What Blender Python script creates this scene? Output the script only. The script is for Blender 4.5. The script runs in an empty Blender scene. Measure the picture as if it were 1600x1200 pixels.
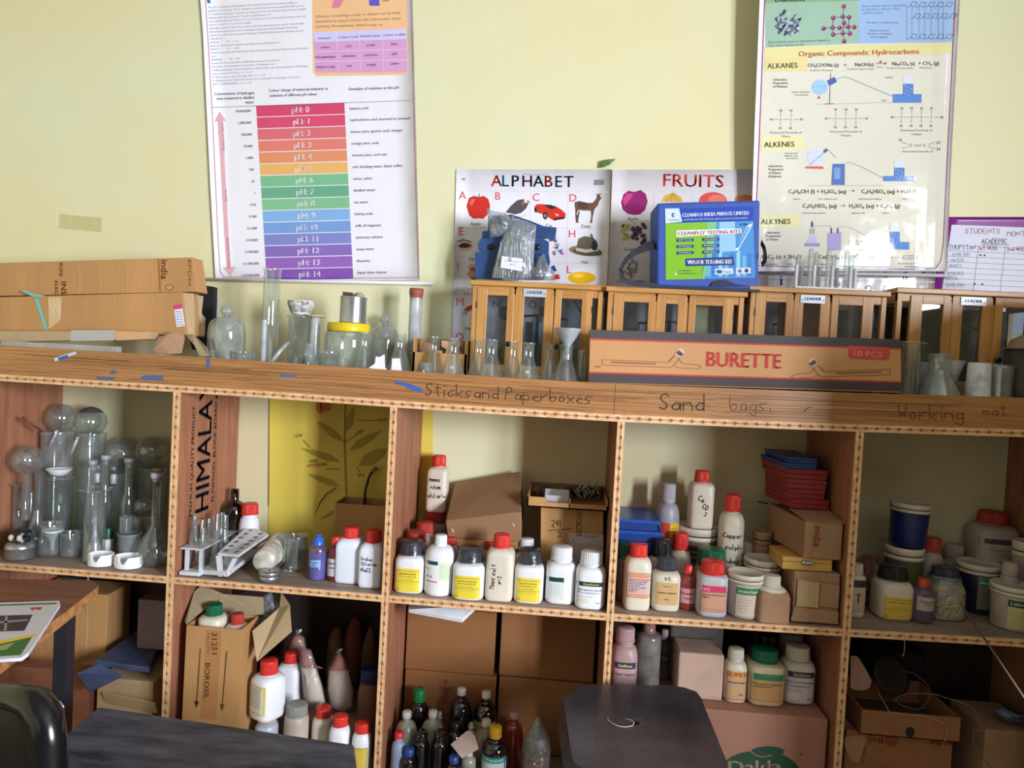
import bpy, math, random
from mathutils import Vector, Matrix
random.seed(7)
S = bpy.context.scene
C = S.collection
PI = math.pi

# ---------------------------------------------------------------- camera
CAM = Vector((0.8684, -1.5137, 1.4119)); YAW, PITCH, ROLL, FPX = -0.0719, -0.0322, 0.0516, 1087.19
_f = Vector((math.sin(YAW)*math.cos(PITCH), math.cos(YAW)*math.cos(PITCH), math.sin(PITCH)))
_r0 = _f.cross(Vector((0, 0, 1))).normalized(); _u0 = _r0.cross(_f)
_r = _r0*math.cos(ROLL) + _u0*math.sin(ROLL); _u = -_r0*math.sin(ROLL) + _u0*math.cos(ROLL)
cd = bpy.data.cameras.new('camera'); cam = bpy.data.objects.new('camera', cd); C.objects.link(cam)
cam.matrix_world = Matrix(((_r.x, _u.x, -_f.x, CAM.x), (_r.y, _u.y, -_f.y, CAM.y), (_r.z, _u.z, -_f.z, CAM.z), (0, 0, 0, 1)))
cd.sensor_fit = 'HORIZONTAL'; cd.sensor_width = 36.0; cd.lens = FPX/1600*36; cd.clip_start = 0.02
S.camera = cam

# ---------------------------------------------------------------- light and exposure
S.view_settings.view_transform = 'Standard'; S.view_settings.look = 'None'
S.view_settings.gamma = 1; S.view_settings.use_curve_mapping = False
S.view_settings.exposure = 0.18
S.cycles.transparent_max_bounces = 28; S.cycles.max_bounces = 7; S.cycles.caustics_reflective = False; S.cycles.caustics_refractive = False
S.cycles.sample_clamp_indirect = 4.0
W = bpy.data.worlds.new('world'); S.world = W; W.use_nodes = True
W.node_tree.nodes['Background'].inputs[0].default_value = (1.0, 0.76, 0.50, 1); W.node_tree.nodes['Background'].inputs[1].default_value = 0.12
def area(name, loc, to, sx, sy, power, col):
    l = bpy.data.lights.new(name, 'AREA'); l.shape = 'RECTANGLE'; l.size = sx; l.size_y = sy; l.energy = power; l.color = col
    o = bpy.data.objects.new(name, l); C.objects.link(o); o.location = loc
    o.rotation_euler = (Vector(to)-Vector(loc)).to_track_quat('-Z', 'Y').to_euler(); return o
# daylight standing in the two openings of the side wall's window
XW = 3.05
area('daylight_window_near', (XW+.10, -2.20, 1.62), (XW-1, -2.20, 1.62), 0.46, 1.05, 85, (0.85, 0.91, 1.0))
area('daylight_window_far', (XW+.10, -2.82, 1.62), (XW-1, -2.82, 1.62), 0.46, 1.05, 185, (0.85, 0.91, 1.0))
# broad fill lamp added behind the camera to lift the shadows
area('fill_behind_camera', (-0.9, -4.2, 1.75), (0.6, 0.3, 1.5), 1.4, 1.3, 4, (0.95, 0.95, 1.0))

# ---------------------------------------------------------------- geometry helpers
YB = 0.302                       # face of the back wall; the shelving front is y = 0
ZT, ZM, ZL, FL = 1.372, 0.877, 0.441, 0.10   # counter, middle shelf, lower shelf, floor
def ray(px, py): return _f + (px-800)/FPX*_r - (py-600)/FPX*_u
def at(px, py, Y):
    d = ray(px, py); return CAM + d*((Y-CAM.y)/d.y)
def on(px, py, Z):
    d = ray(px, py); return CAM + d*((Z-CAM.z)/d.z)
def proj(p):
    d = Vector(p)-CAM; z = d.dot(_f); return (800+FPX*d.dot(_r)/z, 600-FPX*d.dot(_u)/z)
def interp(x, xs, ys):
    if x <= xs[0]: return ys[0]
    for i in range(1, len(xs)):
        if x <= xs[i]: return ys[i-1]+(ys[i]-ys[i-1])*(x-xs[i-1])/(xs[i]-xs[i-1])
    return ys[-1]
SX = [-.52, -.42, 0, .185, .5, .75, .99, 1.25, 1.49, 1.83, 2.0]; SZ = [.007, .007, .0045, .0032, -.0018, -.0045, -.0052, -.002, .0022, .011, .013]
def sag(x, z=ZT):
    return interp(x, SX, SZ)*(1.0 if z > 1.2 else 0.72)
def srgb(c):
    return tuple(((v/255)/12.92 if v/255 <= .04045 else ((v/255+.055)/1.055)**2.4) for v in c[:3])

# ---------------------------------------------------------------- materials
_mc = {}
def nodes(name):
    m = bpy.data.materials.new(name); m.use_nodes = True; nt = m.node_tree
    b = nt.nodes['Principled BSDF']; return m, nt, b
def pm(name, col, rough=.5, met=0.0, var=.08, scale=25, bump=0.0, bscale=60, stretch=(1, 1, 1), col2=None, alpha=None, spec=.5, trans=0, sss=0):
    """procedural paint: base colour broken up by noise, optional bump"""
    if name in _mc: return _mc[name]
    m, nt, b = nodes(name); N = nt.nodes; L = nt.links
    tc = N.new('ShaderNodeTexCoord'); mp = N.new('ShaderNodeMapping'); mp.inputs['Scale'].default_value = stretch
    L.new(tc.outputs['Object'], mp.inputs['Vector'])
    no = N.new('ShaderNodeTexNoise'); no.inputs['Scale'].default_value = scale; no.inputs['Detail'].default_value = 5
    L.new(mp.outputs[0], no.inputs['Vector'])
    cr = N.new('ShaderNodeValToRGB'); c = srgb(col)
    c2 = srgb(col2) if col2 else tuple(v*(1-2.2*var) for v in c)
    cr.color_ramp.elements[0].position = .32; cr.color_ramp.elements[1].position = .68
    cr.color_ramp.elements[0].color = (*c2, 1); cr.color_ramp.elements[1].color = (*[min(1, v*(1+.4*var)) for v in c], 1)
    L.new(no.outputs['Fac'], cr.inputs['Fac']); L.new(cr.outputs['Color'], b.inputs['Base Color'])
    b.inputs['Roughness'].default_value = rough; b.inputs['Metallic'].default_value = met
    b.inputs['Specular IOR Level'].default_value = spec
    if sss: b.inputs['Subsurface Weight'].default_value = sss; b.inputs['Subsurface Radius'].default_value = (.01, .01, .01)
    if alpha is not None: b.inputs['Alpha'].default_value = alpha
    if bump:
        n2 = N.new('ShaderNodeTexNoise'); n2.inputs['Scale'].default_value = bscale; n2.inputs['Detail'].default_value = 3
        L.new(mp.outputs[0], n2.inputs['Vector'])
        bp = N.new('ShaderNodeBump'); bp.inputs['Strength'].default_value = bump; bp.inputs['Distance'].default_value = .004
        L.new(n2.outputs['Fac'], bp.inputs['Height']); L.new(bp.outputs[0], b.inputs['Normal'])
    _mc[name] = m; return m
def glassy(name, tint=(236, 242, 240), haze=.10, gl=.09, rough=.03, bump=0.0, hcol=(215, 220, 225), edge=.5):
    """thin-walled clear glass or plastic: see-through, mirror-like towards its edges, a little dusty"""
    if name in _mc: return _mc[name]
    m, nt, b = nodes(name); N = nt.nodes; L = nt.links; out = N['Material Output']; N.remove(b)
    tr = N.new('ShaderNodeBsdfTransparent'); tr.inputs[0].default_value = (*srgb(tint), 1)
    g = N.new('ShaderNodeBsdfGlossy'); g.inputs['Roughness'].default_value = rough; g.inputs[0].default_value = (.9, .92, .95, 1)
    d = N.new('ShaderNodeBsdfDiffuse'); d.inputs[0].default_value = (*srgb(hcol), 1)
    lw = N.new('ShaderNodeLayerWeight'); lw.inputs['Blend'].default_value = .35
    p = N.new('ShaderNodeMath'); p.operation = 'POWER'; p.inputs[1].default_value = 2.2; L.new(lw.outputs['Facing'], p.inputs[0])
    a = N.new('ShaderNodeMath'); a.operation = 'MULTIPLY_ADD'; a.inputs[1].default_value = edge; a.inputs[2].default_value = gl; L.new(p.outputs[0], a.inputs[0])
    a.use_clamp = True
    tc = N.new('ShaderNodeTexCoord'); no = N.new('ShaderNodeTexNoise'); no.inputs['Scale'].default_value = 30; L.new(tc.outputs['Object'], no.inputs['Vector'])
    hz = N.new('ShaderNodeMath'); hz.operation = 'MULTIPLY'; hz.inputs[1].default_value = haze*2; L.new(no.outputs['Fac'], hz.inputs[0]); hz.use_clamp = True
    m1 = N.new('ShaderNodeMixShader'); L.new(hz.outputs[0], m1.inputs[0]); L.new(tr.outputs[0], m1.inputs[1]); L.new(d.outputs[0], m1.inputs[2])
    m2 = N.new('ShaderNodeMixShader'); L.new(a.outputs[0], m2.inputs[0]); L.new(m1.outputs[0], m2.inputs[1]); L.new(g.outputs[0], m2.inputs[2])
    L.new(m2.outputs[0], out.inputs['Surface'])
    if bump:
        n2 = N.new('ShaderNodeTexNoise'); n2.inputs['Scale'].default_value = 45; n2.inputs['Detail'].default_value = 4; n2.inputs['Distortion'].default_value = 1.5
        L.new(tc.outputs['Object'], n2.inputs['Vector'])
        bp = N.new('ShaderNodeBump'); bp.inputs['Strength'].default_value = bump; bp.inputs['Distance'].default_value = .01
        L.new(n2.outputs['Fac'], bp.inputs['Height']); L.new(bp.outputs[0], g.inputs['Normal']); L.new(bp.outputs[0], d.inputs['Normal']); L.new(bp.outputs[0], lw.inputs['Normal'])
    _mc[name] = m; return m
def ink(col, kind='matte'):
    k = ('ink', tuple(col), kind)
    if k in _mc: return _mc[k]
    nm = 'print_%02x%02x%02x_%s' % (*col[:3], kind)
    m, nt, b = nodes(nm); b.inputs['Base Color'].default_value = (*srgb(col), 1)
    N = nt.nodes; L = nt.links
    b.inputs['Roughness'].default_value = {'matte': .7, 'lam': .13, 'gloss': .28, 'metal': .3}[kind]
    if kind == 'lam':
        b.inputs['Specular IOR Level'].default_value = .32
        tc = N.new('ShaderNodeTexCoord'); n2 = N.new('ShaderNodeTexNoise'); n2.inputs['Scale'].default_value = 7; n2.inputs['Detail'].default_value = 2.5
        L.new(tc.outputs['Object'], n2.inputs['Vector']); bp = N.new('ShaderNodeBump'); bp.inputs['Strength'].default_value = .8; bp.inputs['Distance'].default_value = .009
        L.new(n2.outputs['Fac'], bp.inputs['Height']); L.new(bp.outputs[0], b.inputs['Normal'])
    _mc[k] = m; return m
def grain(name, c1, c2, scale=6, stretch=(1, 1, 12), rough=.45, fine=.5, bump=.05):
    """wood: long streaks along the un-stretched axis"""
    if name in _mc: return _mc[name]
    m, nt, b = nodes(name); N = nt.nodes; L = nt.links
    tc = N.new('ShaderNodeTexCoord'); mp = N.new('ShaderNodeMapping'); mp.inputs['Scale'].default_value = stretch; L.new(tc.outputs['Object'], mp.inputs[0])
    n1 = N.new('ShaderNodeTexNoise'); n1.inputs['Scale'].default_value = scale; n1.inputs['Detail'].default_value = 7; n1.inputs['Roughness'].default_value = .62; n1.inputs['Distortion'].default_value = .6
    L.new(mp.outputs[0], n1.inputs['Vector'])
    cr = N.new('ShaderNodeValToRGB'); e = cr.color_ramp.elements
    e[0].position = .34; e[0].color = (*srgb(c2), 1); e[1].position = .62; e[1].color = (*srgb(c1), 1)
    L.new(n1.outputs['Fac'], cr.inputs[0])
    n2 = N.new('ShaderNodeTexNoise'); n2.inputs['Scale'].default_value = 3; n2.inputs['Detail'].default_value = 3; L.new(tc.outputs['Object'], n2.inputs['Vector'])
    mr = N.new('ShaderNodeMapRange'); mr.inputs[3].default_value = .8; mr.inputs[4].default_value = 1.12; L.new(n2.outputs['Fac'], mr.inputs[0])
    mx = N.new('ShaderNodeMix'); mx.data_type = 'RGBA'; mx.blend_type = 'MULTIPLY'; mx.inputs[0].default_value = 1
    L.new(cr.outputs[0], mx.inputs[6]); L.new(mr.outputs[0], mx.inputs[7]); L.new(mx.outputs[2], b.inputs['Base Color'])
    b.inputs['Roughness'].default_value = rough
    bp = N.new('ShaderNodeBump'); bp.inputs['Strength'].default_value = bump; bp.inputs['Distance'].default_value = .002; L.new(n1.outputs['Fac'], bp.inputs['Height']); L.new(bp.outputs[0], b.inputs['Normal'])
    _mc[name] = m; return m

GLASS = glassy('laboratory_glass', gl=.13, edge=.75, haze=.08)
GLASS2 = glassy('dusty_glass', tint=(226, 230, 224), haze=.20, gl=.13, edge=.7)
FROST = glassy('translucent_plastic', tint=(225, 228, 235), haze=.45, gl=.06, rough=.25)
POLY = glassy('polythene', tint=(225, 228, 232), haze=.20, gl=.12, rough=.10, bump=.9)
AMBER = glassy('amber_glass', tint=(92, 42, 26), haze=.08, gl=.10, hcol=(60, 30, 25))
DARKG = glassy('dark_glass', tint=(60, 45, 42), haze=.2, gl=.10, hcol=(50, 40, 42))
CARD = pm('cardboard', (192, 143, 90), .8, var=.10, scale=9, bump=.25, bscale=240, stretch=(1, 1, .1))
CARD2 = pm('cardboard_pale', (188, 160, 122), .8, var=.10, scale=9, bump=.25, bscale=240, stretch=(1, 1, .1))
CARD3 = pm('cardboard_dusty', (166, 128, 98), .85, var=.12, scale=8, bump=.2, bscale=200)
CARDIN = pm('cardboard_inside', (172, 152, 118), .85, var=.12, scale=12)
HDPE = pm('white_bottle_plastic', (234, 234, 240), .35, var=.05, scale=14, sss=.15)
HDPEC = pm('cream_bottle_plastic', (224, 214, 196), .4, var=.07, scale=14, sss=.1)
HDPED = pm('dusty_bottle_plastic', (190, 172, 160), .5, var=.12, scale=14)
REDC = pm('red_cap', (214, 52, 44), .38, var=.08)
BLK = pm('black_plastic', (34, 33, 38), .3, var=.2)
GREYC = pm('dark_grey_cap', (62, 66, 74), .3, var=.15)
GRNC = pm('green_cap', (16, 96, 66), .35, var=.1)
BLUC = pm('blue_cap', (40, 80, 160), .35, var=.1)
WHTC = pm('white_cap', (225, 224, 228), .35, var=.05)
TIN = pm('tin_metal', (190, 192, 198), .3, met=.85, var=.15, scale=10)
PORC = pm('porcelain', (236, 236, 240), .18, var=.03)

# ---------------------------------------------------------------- mesh collector
def se(n, a, hx, hy):
    c, s = math.cos(a), math.sin(a)
    return (hx*math.copysign(abs(c)**(2/n), c), hy*math.copysign(abs(s)**(2/n), s))
class MB:
    def __init__(s, T=None): s.v = []; s.f = []; s.mi = []; s.sm = []; s.mats = []; s.T = T
    def _m(s, m):
        if m not in s.mats: s.mats.append(m)
        return s.mats.index(m)
    def add(s, vs, fs, m, smooth=False, T=None):
        b = len(s.v); k = s._m(m)
        for p in vs:
            p = Vector(p)
            if T is not None: p = T @ p
            if s.T is not None: p = s.T @ p
            s.v.append(p[:])
        for f in fs: s.f.append([b+i for i in f]); s.mi.append(k); s.sm.append(smooth)
        return s
    def box(s, x0, x1, y0, y1, z0, z1, m, T=None):
        return s.add([(x, y, z) for z in (z0, z1) for y in (y0, y1) for x in (x0, x1)],
                     [(0, 2, 3, 1), (4, 5, 7, 6), (0, 1, 5, 4), (2, 6, 7, 3), (0, 4, 6, 2), (1, 3, 7, 5)], m, T=T)
    def hexa(s, b, t, m):
        """b, t: four bottom and four top corners, same winding"""
        return s.add(list(b)+list(t), [(3, 2, 1, 0), (4, 5, 6, 7), (0, 1, 5, 4), (1, 2, 6, 5), (2, 3, 7, 6), (3, 0, 4, 7)], m)
    def slab(s, quad, th, m):
        """thin sheet with thickness th from four or more corners in 3-D"""
        q = [Vector(p) for p in quad]; n = (q[1]-q[0]).cross(q[2]-q[0]).normalized()*th; k = len(q)
        return s.add([p for p in q]+[p+n for p in q], [tuple(range(k))[::-1], tuple(range(k, 2*k))]+[(i, (i+1) % k, (i+1) % k+k, i+k) for i in range(k)], m)
    def prism(s, poly, y0, y1, m, T=None):
        """poly in x, z extruded along y"""
        k = len(poly)
        return s.add([(x, y0, z) for x, z in poly]+[(x, y1, z) for x, z in poly], [tuple(range(k)), tuple(range(k, 2*k))[::-1]]+[(i, i+k, (i+1) % k+k, (i+1) % k) for i in range(k)], m, T=T)
    def lathe(s, prof, m, seg=28, T=None, ribs=0, smooth=True):
        vs = []; fs = []; idx = []
        for r, z in prof:
            if r < 1e-6: idx.append([len(vs)]*seg); vs.append((0, 0, z)); continue
            idx.append(list(range(len(vs), len(vs)+seg)))
            for i in range(seg):
                a = 2*PI*i/seg; rr = r*(1-ribs*(i % 2)); vs.append((rr*math.cos(a), rr*math.sin(a), z))
        for j in range(len(prof)-1):
            A, B = idx[j], idx[j+1]
            for i in range(seg):
                k = (i+1) % seg; q = []
                for t in (A[i], A[k], B[k], B[i]):
                    if t not in q: q.append(t)
                if len(q) > 2: fs.append(tuple(q))
        return s.add(vs, fs, m, smooth, T)
    def loft(s, secs, m, seg=32, T=None, cap=True, smooth=True):
        """secs: (z, hx, hy, exponent[, dx, dy])"""
        vs = []; fs = []
        for q in secs:
            z, hx, hy, n = q[:4]; dx, dy = (q[4], q[5]) if len(q) > 4 else (0, 0)
            for i in range(seg):
                x, y = se(n, 2*PI*(i+.5)/seg, hx, hy); vs.append((x+dx, y+dy, z))
        for j in range(len(secs)-1):
            for i in range(seg): k = (i+1) % seg; fs.append((j*seg+i, j*seg+k, (j+1)*seg+k, (j+1)*seg+i))
        if cap: fs.append(tuple(range(seg))[::-1]); fs.append(tuple(range((len(secs)-1)*seg, len(secs)*seg)))
        return s.add(vs, fs, m, smooth, T)
    def tube(s, pts, r, m, seg=8, T=None):
        P = [Vector(p) for p in pts]; vs = []; fs = []; R = r if isinstance(r, (list, tuple)) else [r]*len(P)
        up = Vector((0, 0, 1)); a = None
        for i, p in enumerate(P):
            d = (P[min(i+1, len(P)-1)]-P[max(i-1, 0)]).normalized()
            if a is None: a = d.cross(up if abs(d.z) < .9 else Vector((1, 0, 0))).normalized()
            a = (a-d*a.dot(d)).normalized(); b = d.cross(a)
            for j in range(seg):
                t = 2*PI*j/seg; vs.append(p+a*math.cos(t)*R[i]+b*math.sin(t)*R[i])
        for i in range(len(P)-1):
            for j in range(seg): k = (j+1) % seg; fs.append((i*seg+j, i*seg+k, (i+1)*seg+k, (i+1)*seg+j))
        fs.append(tuple(range(seg))[::-1]); fs.append(tuple(range((len(P)-1)*seg, len(P)*seg)))
        return s.add(vs, fs, m, True, T)
    def blob(s, c, rx, ry, rz, m, rough=.12, seed=0, nu=16, nv=10):
        rnd = random.Random(seed); vs = []; fs = []
        ph = [rnd.uniform(0, 6.28) for _ in range(8)]
        for j in range(nv+1):
            t = PI*j/nv
            for i in range(nu):
                a = 2*PI*i/nu
                k = 1+rough*(math.sin(3*a+ph[0]+2*t)+math.sin(5*a+ph[1]-3*t)*.6+math.sin(4*t+ph[2]+a)*.8)*math.sin(t)
                vs.append((c[0]+rx*k*math.sin(t)*math.cos(a), c[1]+ry*k*math.sin(t)*math.sin(a), c[2]-rz*k*math.cos(t)))
        for j in range(nv):
            for i in range(nu): k = (i+1) % nu; fs.append((j*nu+i, j*nu+k, (j+1)*nu+k, (j+1)*nu+i))
        return s.add(vs, fs, m, True)
    def build(s, name, parent=None, label=None, bevel=0, loc=None, rot=None, weld=False):
        me = bpy.data.meshes.new(name); me.from_pydata(s.v, [], s.f)
        for m in s.mats: me.materials.append(m)
        me.polygons.foreach_set('material_index', s.mi); me.polygons.foreach_set('use_smooth', s.sm); me.update()
        o = bpy.data.objects.new(name, me); C.objects.link(o)
        if loc is not None: o.location = loc
        if rot is not None: o.rotation_euler = rot
        if parent is not None: o.parent = parent
        if label: o['label'] = label
        if bevel:
            b = o.modifiers.new('bevel', 'BEVEL'); b.width = bevel; b.segments = 2; b.limit_method = 'ANGLE'; b.angle_limit = .7
        return o
def tag(o, label, cat, group=None, kind=None):
    if label: o['label'] = label
    if cat: o['category'] = cat
    if group: o['group'] = group
    if kind: o['kind'] = kind
    return o
def thing(name, label, cat, loc=(0, 0, 0), rz=0, group=None, tilt=(0, 0)):
    o = bpy.data.objects.new(name, None); C.objects.link(o); o.empty_display_size = .02
    o.location = loc; o.rotation_euler = (tilt[0], tilt[1], rz); return tag(o, label, cat, group)

# ---------------------------------------------------------------- printing: flat shapes and lettering laid on a surface
_fc = bpy.data.curves.new('lettering', 'FONT'); _fc.resolution_u = 2; _fo = bpy.data.objects.new('lettering', _fc); _tc = {}
def glyphs(t):
    if t not in _tc:
        _fc.body = t; me = _fo.to_mesh(); vs = [(v.co.x, v.co.y) for v in me.vertices]; fs = [tuple(p.vertices) for p in me.polygons]
        w = max([x for x, y in vs] or [0]); x0 = min([x for x, y in vs] or [0]); _fo.to_mesh_clear(); _tc[t] = (vs, fs, x0, w)
    return _tc[t]
HF = {}
for ln in '''A 02 28 42;14 34|B 02 08 38 36 05 44 43 02|C 47 28 05 13 22 43|D 02 08 38 45 32 02|E 48 08 02 42;05 35|F 48 08 02;05 35|G 47 28 05 22 43 45 25|H 02 08;48 42;05 45|I 22 28|K 02 08;48 05 42|L 08 02 42|M 02 08 25 48 42|N 02 08 42 48|O 22 04 06 28 46 44 22|P 02 08 38 46 05|R 02 08 38 46 05 42|S 47 28 06 25 44 22 03|T 08 48;28 22|U 08 03 22 43 48|W 08 12 26 32 48|Y 08 25 48;25 22|a 44 25 03 22 43 45 42|b 08 02 32 44 25 03|c 45 25 03 22 43|d 44 25 03 22 43;48 42|e 03 44 25 03 22 42|g 44 25 03 22 43;45 40 20 01|h 08 02;04 25 44 42|i 25 22;27 27|j 25 20 00|k 08 02;45 03 42|l 18 12 32|m 05 02;04 15 24 22;24 35 44 42|n 05 02;04 25 44 42|o 25 03 22 43 25|p 05 00;04 25 43 22 03|q 44 25 03 22 43;45 40|r 05 02;03 25 45|s 45 15 04 33 22 02|t 28 23 32;06 46|u 05 03 22 43 45 42|w 05 12 24 32 45|x 05 42;45 02|y 05 23;45 00|1 17 28 22|2 07 28 46 02 42|3 07 28 46 25 43 22 03|5 48 08 05 35 43 22 02|9 46 27 05 24 46 32|4 32 38 04 44|0 22 04 06 28 46 44 22|7 08 48 12|6 38 04 22 43 35 04|8 22 04 46 28 06 44 22|/ 02 48|- 05 45|. 22 23|, 22 11|( 38 15 32|) 18 35 12'''.split('|'):
    HF[ln[0]] = [[(int(q[0])/6, (int(q[1])-2)/6) for q in st.split()] for st in ln[2:].split(';')]
class PR:
    """drawing surface: fn(u, v, off) gives a 3-D point; down=True when v grows downwards (photo-like frames)"""
    def __init__(s, fn, mb, kind='matte', down=False, step=None, base=1, eps=.0003): s.fn = fn; s.mb = mb; s.k = kind; s.sg = -1 if down else 1; s.step = step; s.b = base; s.e = eps
    def _add(s, vs, fs, col, ly):
        m = col if not isinstance(col, tuple) else ink(col, s.k)
        s.mb.add([s.fn(u, v, (ly+s.b)*s.e) for u, v in vs], fs, m)
    def quad(s, p, col, ly=0, nu=1, nv=1):
        """p: corners TL, TR, BR, BL"""
        vs = []; fs = []
        for j in range(nv+1):
            for i in range(nu+1):
                a, b = i/nu, j/nv
                x = (1-b)*((1-a)*p[0][0]+a*p[1][0])+b*((1-a)*p[3][0]+a*p[2][0]); y = (1-b)*((1-a)*p[0][1]+a*p[1][1])+b*((1-a)*p[3][1]+a*p[2][1]); vs.append((x, y))
        for j in range(nv):
            for i in range(nu): k = j*(nu+1)+i; fs.append((k, k+1, k+nu+2, k+nu+1))
        s._add(vs, fs, col, ly)
    def rect(s, u0, v0, u1, v1, col, ly=0):
        nu = max(1, int(abs(u1-u0)/s.step)) if s.step else 1
        s.quad([(u0, v0), (u1, v0), (u1, v1), (u0, v1)], col, ly, nu, 1)
    def poly(s, pts, col, ly=0): s._add(pts, [tuple(range(len(pts)))], col, ly)
    def ell(s, cu, cv, ru, rv, col, ly=0, n=20, a0=0, a1=2*PI, rot=0):
        pts = []
        for i in range(n):
            a = a0+(a1-a0)*i/(n if a1-a0 > 6.2 else n-1); x, y = ru*math.cos(a), rv*math.sin(a)
            pts.append((cu+x*math.cos(rot)-y*math.sin(rot), cv+x*math.sin(rot)+y*math.cos(rot)))
        s.poly(pts, col, ly)
    def line(s, pts, w, col, ly=0):
        for (x0, y0), (x1, y1) in zip(pts, pts[1:]):
            dx, dy = x1-x0, y1-y0; L = math.hypot(dx, dy) or 1e-9
            if L < w*.3: dx, dy, L = w, 0, w; x0 -= w/2; x1 = x0+w
            nx, ny = -dy/L*w/2, dx/L*w/2; ex, ey = dx/L*w*.3, dy/L*w*.3
            k = max(1, int(L/s.step)) if s.step else 1
            s.quad([(x0-ex+nx, y0-ey+ny), (x1+ex+nx, y1+ey+ny), (x1+ex-nx, y1+ey-ny), (x0-ex-nx, y0-ey-ny)], col, ly, k, 1)
    def text(s, t, u, v, h, col, ly=1, al='l', w=None, rot=0, bold=0):
        """h: cap height; v: baseline; w: fit to this width; rot in radians in the (u, up) sense"""
        vs, fs, x0, x1 = glyphs(t)
        if not vs: return
        k = h/.729; kx = k if w is None else w/(x1-x0)
        tw = (x1-x0)*kx; ou = {'l': 0, 'c': -tw/2, 'r': -tw}[al]; ca, sa = math.cos(rot), math.sin(rot)
        def put(dx, dy): 
            out = []
            for x, y in vs:
                X, Y = (x-x0)*kx+ou+dx, y*k+dy; out.append((u+X*ca-Y*sa, v+s.sg*(X*sa+Y*ca)))
            s._add(out, fs, col, ly)
        put(0, 0)
        if bold: put(bold*h, 0); s.e and None
    def hand(s, t, u, v, h, col, ly=1, lw=.09, adv=1.0, rot=0, wob=.05, al='l'):
        rnd = random.Random(sum(map(ord, t))); x = 0; ca, sa = math.cos(rot), math.sin(rot)
        wd = sum(.55 if c == ' ' else (.42 if c in 'i1I.,' else .86) for c in t)*h*adv
        if al == 'c': x = -wd/2
        for c in t:
            if c == ' ': x += .55*h*adv; continue
            if c not in HF: x += .5*h*adv; continue
            nar = .5 if c in 'i1I.,' else 1.0
            for st in HF[c]:
                pts = []
                q = []
                for i in range(len(st)-1):
                    q += [st[i], ((st[i][0]+st[i+1][0])/2, (st[i][1]+st[i+1][1])/2)]
                q.append(st[-1])
                for i, (a, b) in enumerate(q):
                    if 0 < i < len(q)-1 and i % 2 == 0:   # round the corners off
                        a = a*.5+(q[i-1][0]+q[i+1][0])*.25; b = b*.5+(q[i-1][1]+q[i+1][1])*.25
                    X = x+(a*nar+rnd.uniform(-wob, wob)*.5)*h*adv; Y = (b+rnd.uniform(-wob, wob)*.6)*h
                    pts.append((u+X*ca-Y*sa, v+s.sg*(X*sa+Y*ca)))
                s.line(pts, lw*h, col, ly)
            x += (.44 if nar < 1 else .86)*h*adv
def wallpx(Y):  # drawing in the wall's own plane (or a fixed plane y = Y), laid out by where things are seen on it
    return lambda u, v, off: at(u, v, Y(u, v)-off if callable(Y) else Y-off)
# ================================================================ the room
def wall_mat():
    m, nt, b = nodes('yellow_wall_paint'); N = nt.nodes; L = nt.links
    tc = N.new('ShaderNodeTexCoord')
    n1 = N.new('ShaderNodeTexNoise'); n1.inputs['Scale'].default_value = 1.6; n1.inputs['Detail'].default_value = 2; L.new(tc.outputs['Object'], n1.inputs['Vector'])
    cr = N.new('ShaderNodeValToRGB'); e = cr.color_ramp.elements
    e[0].position = .38; e[0].color = (*srgb((226, 216, 172)), 1); e[1].position = .62; e[1].color = (*srgb((222, 221, 184)), 1); L.new(n1.outputs['Fac'], cr.inputs[0])
    v = N.new('ShaderNodeTexNoise'); v.inputs['Scale'].default_value = 7; v.inputs['Detail'].default_value = 6; L.new(tc.outputs['Object'], v.inputs['Vector'])
    r2 = N.new('ShaderNodeMapRange'); r2.inputs[1].default_value = .60; r2.inputs[2].default_value = .74; r2.inputs[3].default_value = 0; r2.inputs[4].default_value = .35; L.new(v.outputs['Fac'], r2.inputs[0])
    mx = N.new('ShaderNodeMix'); mx.data_type = 'RGBA'; L.new(r2.outputs[0], mx.inputs[0]); L.new(cr.outputs[0], mx.inputs[6]); mx.inputs[7].default_value = (*srgb((232, 230, 192)), 1)
    # shade of the lower bays, painted dark into the wall below the middle shelf
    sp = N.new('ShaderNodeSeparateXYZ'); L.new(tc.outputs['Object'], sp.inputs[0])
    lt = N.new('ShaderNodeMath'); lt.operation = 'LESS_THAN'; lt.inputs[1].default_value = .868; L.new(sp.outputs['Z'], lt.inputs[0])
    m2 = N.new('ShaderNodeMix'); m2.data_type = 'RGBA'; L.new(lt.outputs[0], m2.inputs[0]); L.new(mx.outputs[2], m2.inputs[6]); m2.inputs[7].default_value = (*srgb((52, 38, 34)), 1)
    L.new(m2.outputs[2], b.inputs['Base Color']); b.inputs['Roughness'].default_value = .6
    n3 = N.new('ShaderNodeTexNoise'); n3.inputs['Scale'].default_value = 5; L.new(tc.outputs['Object'], n3.inputs['Vector'])
    bp = N.new('ShaderNodeBump'); bp.inputs['Strength'].default_value = .25; bp.inputs['Distance'].default_value = .01; L.new(n3.outputs['Fac'], bp.inputs['Height']); L.new(bp.outputs[0], b.inputs['Normal'])
    return m
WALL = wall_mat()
PLAIN = pm('side_wall_paint', (214, 206, 160), .7, var=.04, scale=2)
def struct(mb, name):
    o = mb.build(name); o['kind'] = 'structure'; return o
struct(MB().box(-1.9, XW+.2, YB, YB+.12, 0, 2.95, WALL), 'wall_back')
struct(MB().box(-1.9, XW+.2, -5, YB+.12, FL-.05, FL, pm('cement_floor', (112, 100, 92), .7, var=.15, scale=6)), 'floor')
struct(MB().box(-1.9, XW+.2, -5, YB+.12, 2.95, 3.05, pm('ceiling_paint', (170, 168, 160), .8, var=.03)), 'ceiling')
struct(MB().box(-2.02, -1.9, -5, YB+.12, FL, 2.95, PLAIN), 'wall_left')
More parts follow.
